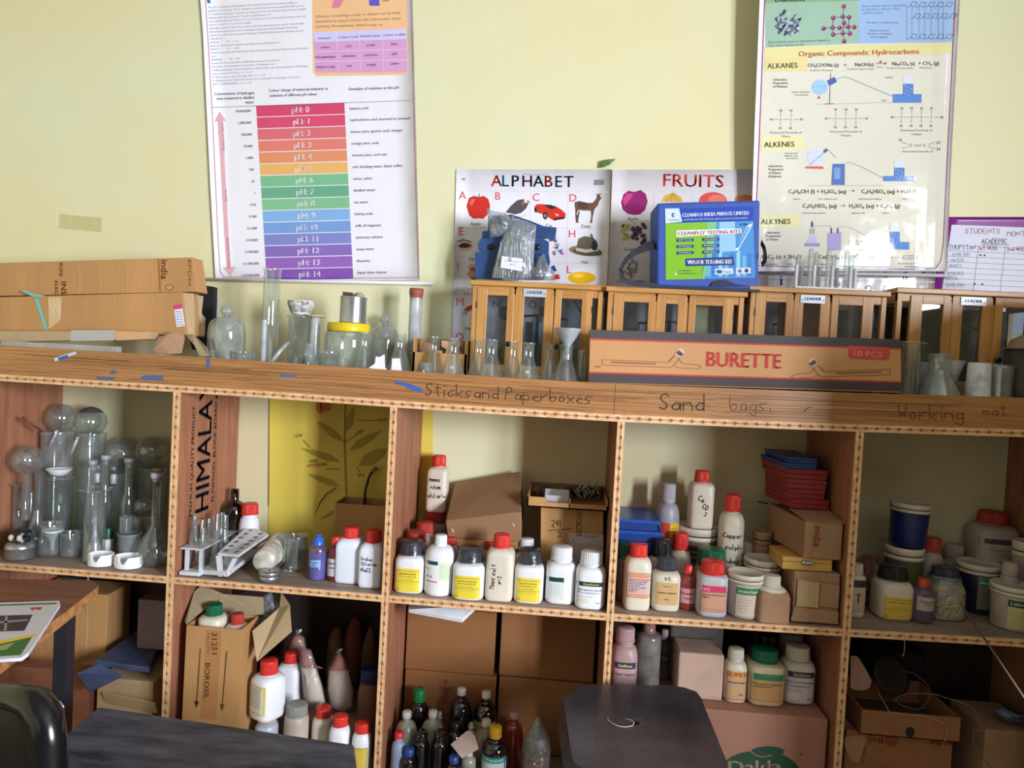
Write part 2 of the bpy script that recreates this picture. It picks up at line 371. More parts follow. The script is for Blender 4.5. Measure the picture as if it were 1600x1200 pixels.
wr = MB()
WY = (-3.12, -1.90); WZ = (1.06, 2.18)
wr.box(XW, XW+.2, WY[1], YB, FL, 2.95, PLAIN); wr.box(XW, XW+.2, -5, WY[0], FL, 2.95, PLAIN)
wr.box(XW, XW+.2, WY[0], WY[1], FL, WZ[0], PLAIN); wr.box(XW, XW+.2, WY[0], WY[1], WZ[1], 2.95, PLAIN)
struct(wr, 'wall_right')
wf = MB(); FRM = pm('window_frame_wood', (120, 84, 54), .5, var=.15)
for y in (WY[0], WY[1]-.04, -2.53): wf.box(XW+.02, XW+.07, y, y+.04, WZ[0], WZ[1], FRM)
for z in (WZ[0], WZ[1]-.04): wf.box(XW+.02, XW+.07, WY[0], WY[1], z, z+.04, FRM)
struct(wf, 'window_1')
struct(MB().box(1.89, 1.994, -.80, -.0015, FL, 1.62, PLAIN), 'added_light_blocker')  # unseen low wall added to block window light from the right-hand bays

# ================================================================ wooden shelving unit
LAM = grain('laminate_brown_streaks', (182, 130, 80), (142, 94, 54), 5, (1.2, 1, 60), .38)
PLY = grain('plywood_reddish', (174, 116, 86), (146, 92, 68), 5, (9, 9, 1), .6)
PLYB = grain('plywood_reddish_board', (160, 138, 124), (130, 110, 98), 5, (1, 9, 9), .6)
EDGE = grain('pale_edge_beading', (232, 192, 148), (206, 156, 110), 8, (6, 6, 6), .5)
GRV = pm('beading_groove', (158, 102, 62), .7)
unit = thing('shelving_unit', 'brown plywood wall shelving of open bays with carved pale edging under the long counter', 'shelving', (0, 0, 0))
PX = [-.5, 0, .5, 1.0, 1.5, 1.988]; HT = .0078
for i, x in enumerate(PX):
    mb = MB().box(x-.0065, x+.0065, .003, YB-.005, FL, 1.352+sag(x), PLY)
    o = mb.build('divider_panel', unit)
    if i == 1: div1 = o
def strip(p0, p1, horizontal):
    """carved beading: two wavy rails with a groove of diamonds between them"""
    mb = MB(); L = abs(p1[0]-p0[0]) if horizontal else abs(p1[1]-p0[1]); pitch = .0225
    n = max(1, round(L/pitch)); 
    prof = [(0, .0006), (.24, .0008), (.37, .0018), (.5, .0040), (.63, .0018), (.76, .0008)]
    ts = []
    for k in range(n):
        for a, g in prof: ts.append(((k+a)/n, g))
    ts.append((1, .0006))
    def pt(t, o, y):
        if horizontal:
            x = p0[0]+(p1[0]-p0[0])*t; return (x, y, p0[1]+sag(x, p0[1])+o)
        return (p0[0]+o, y, p0[1]+(p1[1]-p0[1])*t)
    for sg in (-1, 1):
        vs = []; fs = []
        for t, g in ts: vs += [pt(t, sg*g, 0), pt(t, sg*HT, 0), pt(t, sg*HT, .005), pt(t, sg*g, .003)]
        for j in range(len(ts)-1):
            for q in range(4):
                r = (q+1) % 4; fs.append((j*4+q, j*4+r, (j+1)*4+r, (j+1)*4+q))
        mb.add(vs, fs, EDGE)
    vs = []; fs = []
    for t, g in ts[::6]+[ts[-1]]: vs += [pt(t, -HT*.6, .0022), pt(t, HT*.6, .0022)]
    for j in range(len(vs)//2-1): fs.append((j*2, j*2+1, j*2+3, j*2+2))
    mb.add(vs, fs, GRV); return mb
strip((-.508, 1.3069), (1.996, 1.3069), True).build('edge_beading', unit)
for x in PX: strip((x, FL), (x, 1.3069-HT+sag(x)), False).build('edge_beading', unit)
for a, b in zip(PX, PX[1:]):
    for z in (.87, .433, FL+.01): strip((a+HT, z), (b-HT, z), True).build('edge_beading', unit)
def board(a, b, zc, th, y0, y1, m, name):
    mb = MB(); vs = []; fs = []; n = 10
    for i in range(n+1):
        x = a+(b-a)*i/n; s = sag(x, zc); vs += [(x, y0, zc-th+s), (x, y0, zc+th+s), (x, y1, zc+th+s), (x, y1, zc-th+s)]
    for i in range(n):
        for q in range(4): fs.append((i*4+q, i*4+(q+1) % 4, i*4+4+(q+1) % 4, i*4+4+q))
    fs += [(0, 1, 2, 3), (n*4+3, n*4+2, n*4+1, n*4)]
    return mb.add(vs, fs, m).build(name, unit)
for a, b in zip(PX, PX[1:]):
    for z in (.87, .434, FL+.008): board(a+.0065, b-.0065, z, .007, .0045, YB-.005, PLYB, 'shelf_board')
board(-.508, 1.996, 1.362, .0098, .012, YB-.005, PLYB, 'counter_board')
fa = MB()
for a, b in ((-.508, .9828), (.9838, 1.996)):
    vs = []; fs = []; n = 14
    for i in range(n+1):
        x = a+(b-a)*i/n; s = sag(x); vs += [(x, .001, 1.3145+s), (x, .001, 1.381+s), (x, .011, 1.381+s), (x, .011, 1.3145+s)]
    for i in range(n):
        for q in range(4): fs.append((i*4+q, i*4+(q+1) % 4, i*4+4+(q+1) % 4, i*4+4+q))
    fs += [(0, 1, 2, 3), (n*4+3, n*4+2, n*4+1, n*4)]
    fa.add(vs, fs, LAM)
# thin raw top edge, dark streak lines, tape scraps, pencil writing
fr = PR(wallpx(.001), fa, 'matte', down=True, base=1, eps=.0002)
def fline(x0, y0, x1, y1, w, col, ly=0):
    fr.line([(x0, y0), (x1, y1)], w, col, ly)
random.seed(3)
for i in range(70):
    t = random.uniform(.2, .95); x0 = random.uniform(0, 1300); L = random.uniform(60, 380); x1 = min(1590, x0+L)
    def yy(x): return interp(x, [0, 400, 640, 900, 1400, 1600], [537, 565, 581, 597, 618, 619])*(1-t)+interp(x, [0, 272, 400, 614, 966, 1340, 1600], [583, 601, 608, 624, 647, 662, 667])*t
    fline(x0, yy(x0), x1, yy(x1), random.uniform(.35, .8), random.choice([(112, 70, 40), (124, 80, 46), (100, 62, 36)]), 0)
blu = (52, 92, 168); bl2 = (74, 98, 140)
fr.poly([(84, 560), (118, 549), (120, 553), (86, 565)], (190, 200, 220), 1); fr.poly([(90, 559), (106, 554), (107, 559), (92, 563)], blu, 2)
fr.poly([(150, 589), (178, 590), (179, 594), (151, 593)], bl2, 1); fr.poly([(171, 583), (176, 577), (184, 582), (176, 585)], bl2, 1)
fr.poly([(219, 590), (226, 586), (256, 587), (254, 594), (222, 594)], bl2, 1); fr.poly([(322, 560), (328, 560), (328, 575), (322, 575)], bl2, 1)
fr.poly([(434, 588), (440, 584), (464, 585), (465, 588), (440, 590)], bl2, 1)
fr.poly([(617, 595), (630, 597), (642, 600), (660, 607), (658, 614), (640, 608), (632, 603), (618, 600)], blu, 1)
PEN = (62, 44, 28)
fr.hand('Sticksand Paperboxes', 664, 618, 20, PEN, 1, .075, .80, rot=-.05)
fr.hand('Sand', 1030, 641, 27, PEN, 1, .075, .80, rot=-.01)
fr.hand('bags.', 1140, 641, 22, (98, 68, 42), 1, .055, .80, rot=-.02)
fr.line([(1256, 644), (1261, 638), (1267, 636)], 1.3, PEN, 1)
fr.hand('Working', 1404, 656, 24, (70, 44, 26), 1, .055, .78, rot=0)
fr.hand('mat', 1536, 650, 17, (84, 54, 34), 1, .06, .9, rot=.03)
fr.text('2K', 458, 560, 6, (110, 78, 46), 1); fr.text('11 20', 147, 563, 8, (150, 108, 66), 1)
fa.build('fascia_board', unit, label='long streaked brown fascia with pencilled writing')

# plywood maker's stamp on the divider face of the second bay
sm = MB(); XF = .0065
def side(u, v, off): return (XF+off, u, v)
sp = PR(lambda u, v, off: (XF+off, u, v), sm, 'matte')
# text runs upwards: place glyph x along z
class PRR(PR):
    pass
spr = PR(lambda a, b, off: (XF+off, .098-b, a), sm, 'matte')
# a = height, b = distance back-to-front reversed (text up-direction points to the front)
spr.text('HIMALAY', 1.006, -.052, .066, (42, 38, 44), 1, w=.318, bold=.05)
spr.poly([(1.330, -.052), (1.346, -.052), (1.350, -.040), (1.350, -.004)], (42, 38, 44), 1)
spr.text('PREMIUM QUALITY PRODUCT', 1.006, .026, .013, (70, 48, 44), 1, w=.262, bold=.06)
spr.text('PLYWOOD, BLOCK BOARD & FLU', 1.02, -.079, .014, (58, 44, 46), 1, w=.31, bold=.06)
cz, cy = .948, .105
for r0_, r1_ in ((.044, .042),):
    pts = [(cy+r0_*math.cos(a), cz+r0_*math.sin(a)) for a in [i*PI/18 for i in range(37)]]
    sp.line([(p[0], p[1]) for p in pts], .0022, (90, 52, 42), 1)
sp.poly([(cy-.03, cz-.03), (cy-.018, cz+.014), (cy-.008, cz-.004), (cy+.004, cz+.034), (cy+.012, cz-.002), (cy+.02, cz+.012), (cy+.03, cz-.03)], (44, 36, 40), 1)
sm.build('printed_stamp', div1, label='black painted plywood maker lettering running up the panel')
# ================================================================ charts on the wall
def lerp(a, b, t): return (a[0]+(b[0]-a[0])*t, a[1]+(b[1]-a[1])*t)
def sheet(parent, name, left, right, ys, Yf, m, nu=10, th=.0012):
    """paper between two edges given as x(y), bent as Yf says"""
    mb = MB(); vs = []; fs = []; nv = len(ys)
    for k, o in enumerate((0, th)):
        for y in ys:
            for i in range(nu+1):
                x = left(y)+(right(y)-left(y))*i/nu; yy = y[0] if isinstance(y, tuple) else y
                vs.append(at(x, yy, Yf(x, yy)+o))
    n1 = nu+1
    for k in range(2):
        for j in range(nv-1):
            for i in range(nu):
                a = k*nv*n1+j*n1+i; fs.append((a, a+1, a+n1+1, a+n1))
    E = [(0, i) for i in range(n1)]+[(j, nu) for j in range(1, nv)]+[(nv-1, i) for i in range(nu-1, -1, -1)]+[(j, 0) for j in range(nv-2, 0, -1)]
    for (a, b), (c, d) in zip(E, E[1:]+E[:1]): p, q = a*n1+b, c*n1+d; fs.append((p, q, q+nv*n1, p+nv*n1))
    mb.add(vs, fs, m, True); return mb
PAP = ink((236, 234, 243), 'lam')
# ---- pH chart
YP = lambda u, v: YB-.010
ph = thing('wall_chart', 'tall laminated pH scale chart with rainbow bands numbered pH 0 to pH 14', 'chart')
pl = lambda y: interp(y, [-140, 0, 50, 300, 440], [306, 313, 317, 329, 337]); pr_ = lambda y: interp(y, [-140, 0, 200, 440], [641, 645, 650, 656])
sheet(ph, 's', pl, pr_, [-140, -60, 0, 50, 100, 150, 200, 250, 300, 350, 400, 438], YP, PAP).build('sheet', ph)
mb = MB(); a = at(322, 436.5, YB-.013); b = at(678, 443, YB-.013); mb.tube([a, b], .0045, ink((225, 225, 232), 'gloss'), 10); mb.build('bottom_rail', ph)
mb = MB(); p = PR(wallpx(YP), mb, 'lam', down=True, step=40)
cols = [(206, 44, 88), (212, 50, 92), (214, 88, 96), (222, 108, 92), (222, 128, 84), (232, 168, 84), (104, 178, 128), (84, 158, 124), (112, 180, 132), (110, 166, 226), (98, 142, 214), (108, 116, 196), (116, 84, 178), (132, 74, 176), (112, 52, 162)]
TL, TR_, BL_, BR_ = (400, 164.7), (538, 160), (416.8, 439), (552, 436)
lt = ['10,000,000', '1,000,000', '100,000', '10,000', '1,000', '100', '10', '1', '1/10', '1/100', '1/1,000', '1/10,000', '1/100,000', '1/1,000,000', '1/10,000,000']
rt = ['battery acid,', 'hydrochloric acid secreted by stomach', 'lemon juice, gastric acid, vinegar', 'orange juice, soda', 'tomato juice, acid rain', 'soft drinking water, black coffee', 'urine, saliva', 'distilled water', 'sea water', 'baking soda', 'milk of magnesia', 'ammonia solution', 'soapy water', 'bleaches', 'liquid drain cleaner']
cols = [tuple(int(v*.84+238*.16) for v in c) for c in cols]; GT = (96, 96, 112)
for k in range(15):
    t0, t1 = k/15+.0022, (k+1)/15-.0022
    q = [lerp(TL, BL_, t0), lerp(TR_, BR_, t0), lerp(TR_, BR_, t1), lerp(TL, BL_, t1)]; p.quad(q, cols[k], 0, 4, 1)
    tm = (k+.5)/15; cx_, cy_ = lerp(lerp(TL, BL_, tm), lerp(TR_, BR_, tm), .5); sl = math.atan((4.7-1.7*tm)/136)
    p.text('pH: %d' % k, cx_, cy_+4.2, 9.2, (244, 238, 246), 1, 'c', rot=sl, bold=.05)
    p.text(lt[k], 391+15*tm, cy_+3.4, 4.0, GT, 1, 'r', rot=sl, bold=.06); p.text(rt[k], 546+13*tm, cy_+(-.4 if k else 0), 4.3, (84, 84, 104), 1, 'l', rot=sl, bold=.04, w=[30, 94, 81, 43, 54, 78, 30, 34, 22, 28, 40, 42, 28, 20, 46][k])
p.line([(331, 168), (641, 157)], .8, (110, 110, 130), 0)
PK = (232, 178, 190)
p.poly([(343, 174), (353, 189), (348, 189), (351, 250), (357, 360), (361, 417), (368, 417), (360, 432), (348, 418), (354, 418), (350, 360), (344, 250), (340, 190), (335, 190)], PK, 0)
for t_, x_, y_, w_ in (('acidity increasing', 346.5, 191, 44), ('neutral', 351.5, 296, 18), ('alkalinity increasing', 354, 371, 48)):
    p.text(t_, x_, y_, 3.6, (150, 90, 110), 1, w=w_, rot=-PI/2+.055)
for i, t_ in enumerate(['Concentration of hydrogen', 'ions compared to distilled', 'water']): p.text(t_, 397, 148+i*7.2-1, 4.6, GT, 1, 'r', rot=.03, bold=.05, w=[62, 58, 14][i])
p.text('Colour change of universal indicator in', 420, 143.5, 4.6, GT, 1, rot=.035, bold=.05, w=92); p.text('solutions of different pH values', 421, 151.5, 4.6, GT, 1, rot=.035, bold=.05, w=74)
p.text('Examples of solutions at this pH', 545, 141, 4.6, GT, 1, rot=.03, bold=.05, w=78)
para = ["The pH or 'potential of Hydrogen' is the scale that measures the relative acidity or", "alkalinity of a solution. The 'p' stands for 'potenz' (the) used the potential to like such as,", "'H' stands for Hydrogen. Solutions are measured from zero (totally acid) to fourteen (highly", "alkaline) with seven as neutral. This pH is labelled water is 7.", "Any solution with a pH below 7 (i.e. pH 1.0 to pH 6.9) is an acid and any solution with a pH", "above 7 (i.e. pH 7.1 to pH 14) is an alkali.", "Hydrogen is the 'H' and is the number of produce Hydrogen ions and its. Acids are like", "Hydrochloric acid (produce lots of Hydrogen ions because when Hydrogen Chloride gas", "dissolved in water (the molecules of Hydrogen Chloride dissociate into Hydrogen ions and", "Chloride ions.", "HCl(aq)   >     H+  +  Cl-", "Bases are dissociates to produce Hydrogen ions and Hydroxyl ions.", "NaOH  >     H  +  OH", "Sodium hydroxide when dissolved in water dissociates to produce Sodium ions and Hydroxyl", "ions.", "NaOH(aq)  >     Na +  OH", "In each case the concentration of Hydrogen ions present is measured,", "the power (?) denotes the concentration of Hydrogen ions.", "In Dilute (Hydrogen Chloride solution or Hydrochloric acid, the concentration of Hydrogen", "ions present (H) is 0.01, i.e. 1 x 10", "A dilute value is -log -(H)- (log 0.01), i.e. 1 x 10", "In dilute(aq) Sodium Hydroxide solution the concentration of Hydrogen ions present", "(H) = 0.00000000001, i.e. 1 x 10"]
pw = [140, 150, 153, 98, 152, 66, 148, 138, 146, 20, 44, 108, 44, 152, 8, 44, 106, 98, 150, 62, 82, 136, 60]
for i, t_ in enumerate(para): p.text(t_, 325+i*.37, 13+i*5.45, 2.8, (140, 140, 158), 1, w=pw[i], rot=.058-.0006*i)
p.poly([(487, -60), (631, -60), (636, 0), (638, 112), (633, 117), (495, 119), (489, 113)], (240, 192, 146), 0)
p.quad([(490, 50.5), (634.5, 45), (637, 113), (493, 113)], (214, 160, 206), 1, 4, 1); p.quad([(489.5, 50.5), (634.5, 45), (635, 61), (491, 66)], (208, 202, 246), 2, 4, 1)
for y0, y1 in ((81, 77), (96.5, 93.5)): p.line([(491, y0), (636, y1)], 1, (232, 206, 232), 3)
for x_ in (526, 561, 597): p.line([(x_, 49), (x_+2, 112)], 1, (232, 206, 232), 3)
for i, row in enumerate([['Indicator', 'Colour in acid', 'Neutral colour', 'Colour in alkali'], ['Litmus', 'red', 'purple', 'blue'], ['Phenolphthalein', 'colourless', 'colourless', 'pink'], ['Methyl orange', 'red', 'orange', 'yellow']]):
    for j, t_ in enumerate(row): p.text(t_, (508, 544, 579, 616)[j]+i*.4, 61+i*15.3-j*1.7-(1 if i else 0), 3.8, (112, 62, 130), 4, 'c', rot=.035, w={0: [20, 31, 31, 34], 1: [14, 8, 13, 10], 2: [31, 21, 21, 8], 3: [29, 8, 15, 13]}[i][j])
for i, t_ in enumerate(['Whether something is acidic or alkaline can be easily', 'determined by using an indicator like a litmus paper, litmus', '(solution), Phenolphthalein, Methyl orange, etc.']): p.text(t_, 493+i*.3, 28+i*7.6, 4.2, (140, 96, 66), 1, w=[133, 133, 106][i], rot=.05-.01*i)
p.poly([(524, -14), (544, -14), (540, -4), (530, 12), (518, 12), (520, 6)], (226, 128, 168), 1); p.poly([(576, -14), (592, -14), (593, 9), (577, 9)], (96, 92, 190), 1); p.text('paper', 598, 2, 3.5, (120, 80, 60), 1)
p.quad([(323, -4), (328, -4), (329, 5), (324, 5)], (60, 130, 190), 1)
RB = (196, 82, 120)
p.line([(319, -130), (321, 0), (325, 60), (333, 200), (341, 380), (344, 424), (349, 432.5), (500, 435.5), (654, 433.5)], 1.0, RB, 0); p.line([(639, -130), (642, 0), (647, 200), (653.5, 433.5)], 1.1, (170, 90, 124), 0)
mb.build('printing', ph)

# ---- alphabet chart
al = thing('wall_chart', 'white ALPHABET picture chart with apple, bird, red car and deer', 'chart')
YA = lambda u, v: YB-.004
al_l = lambda y: interp(y, [264, 545], [713, 706]); al_r = lambda y: interp(y, [264, 545], [955, 944])
sheet(al, 's', al_l, al_r, [264.5, 330, 400, 470, 545], YA, PAP).build('sheet', al)
mb = MB(); p = PR(wallpx(YA), mb, 'lam', down=True)
for ch, x_, c_ in zip('ALPHABET', (767, 784.5, 799.5, 816, 832.5, 851, 867.5, 881), [(214, 70, 60), (58, 150, 200), (60, 60, 96), (130, 50, 110), (40, 100, 100), (210, 60, 60), (46, 110, 160), (60, 66, 84)]): p.text(ch, x_, 291+(x_-767)*.012, 18.5, c_, 1, bold=.05)
GR = (205, 205, 212)
for y_ in (298, 355, 410, 465, 520): p.line([(712-(y_-264)*.03, y_), (953-(y_-264)*.04, y_+2)], .5, GR, 0)
for x_ in (771, 829, 888): p.line([(x_, 298), (x_-6, 528)], .5, GR, 0)
LR = (214, 66, 76)
for ch, x_, y_ in (('A', 717, 311), ('B', 774, 312), ('C', 832, 314), ('D', 890, 315), ('E', 717, 367), ('H', 889, 371), ('I', 715, 422), ('L', 886, 427), ('M', 713.5, 477), ('O', 826, 482), ('N', 770, 481), ('P', 884, 484), ('Q', 711.5, 532)):
    p.text(ch, x_, y_, 12.5, LR if ch not in 'NOP' else (180, 90, 96), 1)
for t_, x_, y_, w_ in (('Apple', 743, 352, 16), ('Car', 858, 355, 11), ('Deer', 916, 356, 15), ('Eye', 739, 407, 11), ('Hat', 914, 412, 10), ('Ice cream', 740, 461, 30), ('Magnet', 739, 516, 24)): p.text(t_, x_, y_, 5.4, (60, 60, 70), 1, 'c', w=w_)
# apple
p.poly([(729, 322), (733, 309), (741, 306), (748, 308), (756, 306), (763, 311), (766, 322), (763, 334), (755, 342), (748, 341), (740, 342), (733, 336)], (206, 54, 48), 1); p.poly([(733, 318), (737, 311), (743, 311), (737, 322)], (226, 110, 96), 2); p.line([(748, 309), (749, 303)], 1, (60, 90, 50), 2)
# bird
p.poly([(790, 332), (798, 322), (808, 313), (817, 311), (824, 313), (826, 317), (822, 326), (814, 333), (804, 335), (796, 333)], (92, 84, 92), 1); p.ell(822, 314.5, 3.5, 3, (226, 220, 222), 2, 10); p.poly([(824, 312), (828, 316), (824, 318)], (214, 84, 60), 2); p.ell(817, 318, 2.2, 3, (186, 96, 66), 2, 10); p.line([(808, 337), (813, 339), (822, 335)], .9, (226, 170, 160), 1)
# car
p.poly([(835, 323), (839, 319), (848, 319), (858, 320), (868, 322), (878, 328), (884, 334), (883, 341), (874, 343), (866, 345), (856, 339), (846, 334), (836, 331)], (214, 58, 46), 1); p.poly([(850, 320), (861, 320), (870, 325), (860, 327)], (52, 46, 58), 2); p.ell(852, 337, 3.6, 6, (40, 38, 44), 2, 12); p.ell(852, 337, 1.8, 3.2, (150, 150, 156), 3, 10); p.ell(837, 328, 1.8, 4, (40, 38, 44), 2, 10); p.poly([(866, 333), (874, 336), (870, 338)], (240, 200, 180), 3); p.poly([(864, 341), (882, 339), (882, 342), (868, 344)], (90, 30, 30), 3)
# deer
DE = (112, 84, 74)
p.poly([(898, 316), (905, 314), (918, 317), (926, 317), (932, 310), (933, 305), (929, 302), (933, 304), (935, 303), (941, 302), (937, 305), (940, 310), (937, 313), (934, 321), (929, 327), (928, 331), (926, 340), (925, 349), (922, 348), (924, 338), (923, 329), (912, 329), (904, 328), (901, 333), (903, 339), (902, 344), (905, 348), (900, 348), (899, 337), (899, 328), (898, 322)], DE, 1); p.ell(911, 321, 9, 5, (92, 66, 60), 2, 14, rot=.1); p.poly([(904, 330), (906, 330), (903, 346), (901, 345)], (80, 60, 56), 2)
# eye
p.ell(726, 384, 12, 8, (226, 176, 166), 1, 16); p.poly([(716, 384), (722, 380), (730, 380), (737, 384), (730, 387), (720, 387)], (60, 44, 50), 2); p.line([(715, 377), (724, 374.5), (736, 378)], 1.3, (70, 52, 50), 2)
# hat
p.ell(915, 392, 26, 8, (150, 132, 104), 1, 18, rot=.1); p.ell(918, 394, 23, 5.5, (96, 92, 80), 2, 18, rot=.12); p.poly([(901, 388), (904, 373), (913, 369), (925, 370), (932, 376), (934, 390), (918, 394)], (110, 104, 90), 3); p.poly([(900, 387), (916, 390), (934, 387), (934, 392), (916, 395), (900, 392)], (214, 206, 182), 4); p.ell(929, 384, 5, 8, (52, 54, 60), 5, 10); p.line([(924, 366), (928, 378)], 2, (70, 72, 80), 5)
# ice cream, magnet, lemon, kite, butterfly
p.ell(738, 417, 7, 5, (214, 170, 150), 1, 12); p.ell(741, 423, 8, 5, (150, 66, 66), 2, 12); p.ell(737, 428, 7, 6, (196, 150, 128), 3, 12); p.poly([(733, 430), (745, 430), (741, 445)], (128, 80, 60), 2)
for i in range(8):
    a0 = PI*1.0+i*PI/11; a1 = a0+PI/11
    p.poly([(742+r*math.cos(a), 492+r*.8*math.sin(a)) for r, a in ((20, a0), (20, a1), (12, a1), (12, a0))], (200, 60, 56) if i > 1 else (176, 184, 196), 1)
p.ell(909, 434, 22, 9.5, (236, 184, 30), 1, 18); p.ell(903, 431, 9, 3, (246, 214, 90), 2, 12)
for c_, q in (((40, 80, 170), [(861, 417), (866, 414), (870, 423), (861, 427)]), ((210, 60, 66), [(858, 432), (873, 428), (875, 436), (864, 437)]), ((230, 232, 240), [(861, 427), (870, 423), (873, 428), (860, 431)])): p.poly(q, c_, 1)
for i in range(12):
    r_ = random.Random(i); x_, y_ = 868+r_.uniform(-8, 8), 385+r_.uniform(-12, 12); p.poly([(x_, y_), (x_+6, y_-2), (x_+4, y_+3)], r_.choice([(200, 80, 160), (90, 160, 90), (230, 190, 60), (110, 80, 180), (150, 200, 220)]), 1+i)
# things behind the cabinet glass
p.ell(788, 489, 9, 11, (120, 124, 138), 1, 14); p.ell(792, 487, 3, 4, (190, 192, 200), 2, 10); p.poly([(842, 482), (856, 476), (858, 492), (846, 496)], (188, 130, 96), 1); p.line([(897, 470), (914, 497)], 3, (120, 90, 90), 1)
for i in range(14): p.line([(928.5+i*1.15, 281), (928.3+i*1.15, 289)], .5 if i % 3 else .8, (110, 110, 120), 1)
p.ell(724.5, 280, 3, 2, (150, 160, 150), 1, 8); p.line([(818, 271), (826, 273), (850, 273), (857, 271)], .8, (150, 150, 160), 2)
mb.build('printing', al)

# ---- fruits chart
fu = thing('wall_chart', 'FRUITS picture chart with a purple apple and grapes', 'chart')
YF = lambda u, v: YB-.006
sheet(fu, 's', lambda y: interp(y, [264, 545], [957, 947]), lambda y: 1206-(y-264)*.03, [265, 330, 400, 470, 545], YF, ink((228, 222, 226), 'lam')).build('sheet', fu)
mb = MB(); p = PR(wallpx(YF), mb, 'lam', down=True)
p.text('FRUITS', 1036, 291, 20.5, (214, 62, 54), 1, w=94, bold=.04, rot=-.02)
for y_ in (297, 344, 391, 440): p.line([(958-(y_-264)*.03, y_), (1180, y_+3)], .5, GR, 0)
for x_ in (1022, 1082, 1142): p.line([(x_, 297), (x_-2, 450)], .5, GR, 0)
p.poly([(970, 316), (974, 304), (982, 298), (991, 300), (1001, 297), (1009, 303), (1012, 315), (1008, 328), (1000, 335), (991, 336), (981, 334), (973, 327)], (150, 40, 110), 1); p.poly([(973, 312), (979, 302), (990, 303), (984, 312), (976, 322)], (206, 74, 140), 2)
p.poly([(1034, 315), (1038, 306), (1048, 302), (1052, 300), (1056, 303), (1064, 307), (1067, 316)], (222, 178, 78), 1)
for i in range(4): p.line([(1041+i*7, 314), (1050+i*1.5, 303)], .8, (140, 110, 50), 2)
p.ell(1114, 314, 22, 14, (220, 84, 84), 1, 18); p.ell(1120, 312, 14, 8, (232, 120, 110), 2, 16); p.ell(1163, 312, 15, 8, (226, 128, 66), 1, 16)
r_ = random.Random(4)
for i in range(16): p.ell(979+r_.uniform(-7, 5), 363+r_.uniform(-12, 12), 3.2, 3.2, (176+i % 3*8, 186, 110), 1+i % 3, 8)
for i in range(26): p.ell(998+r_.uniform(-10, 10), 363+r_.uniform(-14, 18), 3, 3, (84+i % 4*8, 62, 96), 4+i % 3, 8)
p.line([(989, 347), (993, 352)], .8, (120, 140, 80), 1)
for i in range(34):
    a = r_.uniform(0, 6.28); q = r_.uniform(0, 1)**.5; x_, y_ = 986+q*12*math.cos(a), 418+q*14*math.sin(a); p.ell(x_, y_, 2.8, 2.6, [(140, 140, 138), (196, 192, 190), (170, 170, 168)][i % 3], 1+i % 3, 7)
p.text('Apple', 989, 344, 5.2, (70, 70, 80), 1, 'c', w=17); p.text('Grapes', 986, 392, 5.2, (80, 66, 70), 1, 'c', w=22); p.text('Custard apple', 985, 441, 5.4, (80, 66, 70), 1, 'c', w=43)
mb.build('printing', fu)

# ---- lower-case letters chart
lc = thing('wall_chart', 'strip of a lower-case letters chart showing behind the wooden cabinets, letters i to r', 'chart')
YL = lambda u, v: YB-.003
sheet(lc, 's', lambda y: 1150, lambda y: 1461, [400, 440, 480, 540], YL, ink((226, 222, 226), 'lam')).build('sheet', lc)
mb = MB(); p = PR(wallpx(YL), mb, 'lam', down=True)
for x_ in range(1170, 1470, 28): p.line([(x_, 402), (x_-3, 500)], .7, (150, 150, 170), 0)
for y_ in (438.5, 473): p.line([(1150, y_-3), (1461, y_+2)], .7, (150, 150, 170), 0)
for ch, x_, c_ in zip('iklmnopqr', (1219, 1245, 1272, 1296, 1320, 1351, 1379, 1407, 1437), [(50, 60, 130), (56, 40, 110), (70, 30, 90), (90, 30, 110), (60, 30, 80), (60, 62, 120), (58, 60, 130), (60, 56, 120), (60, 60, 110)]): p.text(ch, x_, 446+(x_-1220)*.015+(0 if ch in 'iklmn' else 8), 17, c_, 1, bold=.08)
for ch, x_ in zip('agr', (1380, 1410, 1440)): p.text(ch, x_, 433, 13, (66, 60, 110), 1, bold=.06)
mb.build('printing', lc)

# ---- hydrocarbons chart, hanging clear of the wall
hy = thing('wall_chart', 'glossy Organic Compounds Hydrocarbons chart with blue laboratory apparatus drawings', 'chart')
def YH(u, v):
    return YB-.022-.012*math.exp(-((u-1490)/30)**2)-.003*math.sin(u/47+v/90)-.035*max(0, (430-v))/1087*1.8-.022*(1490-u)/310
hl = lambda y: interp(y, [-140, 0, 200, 424], [1192, 1187, 1179, 1172]); hr = lambda y: interp(y, [-140, 0, 180, 300, 424], [1504, 1500, 1490, 1484, 1480])
sheet(hy, 's', hl, hr, [-140, -60, 0, 40, 80, 120, 160, 200, 240, 280, 320, 360, 400, 424], YH, PAP, 22).build('sheet', hy)
mb = MB(); mb.tube([at(1160, 424, YB-.020), at(1488, 431, YB-.020)], .0045, ink((206, 206, 214), 'gloss'), 10); mb.build('bottom_rail', hy)
mb = MB(); p = PR(wallpx(YH), mb, 'lam', down=True, step=14)
def gq(q, c, ly, nv=1): p.quad(q, c, ly, 20, nv)
gq([(1194, 72), (1488, 66), (1473, 417), (1180, 413)], (222, 218, 204), 0, 14)
gq([(1196, 4), (1340, 1), (1341, 68), (1196, 74)], (158, 190, 170), 1, 2); gq([(1341, -1), (1492, -4), (1487, 66), (1341, 68)], (158, 186, 226), 1, 2); gq([(1196, -130), (1345, -130), (1346, 2), (1196, 5)], (136, 178, 130), 1, 4); gq([(1346, -130), (1494, -130), (1492, -2), (1346, 0)], (150, 180, 216), 1, 4)
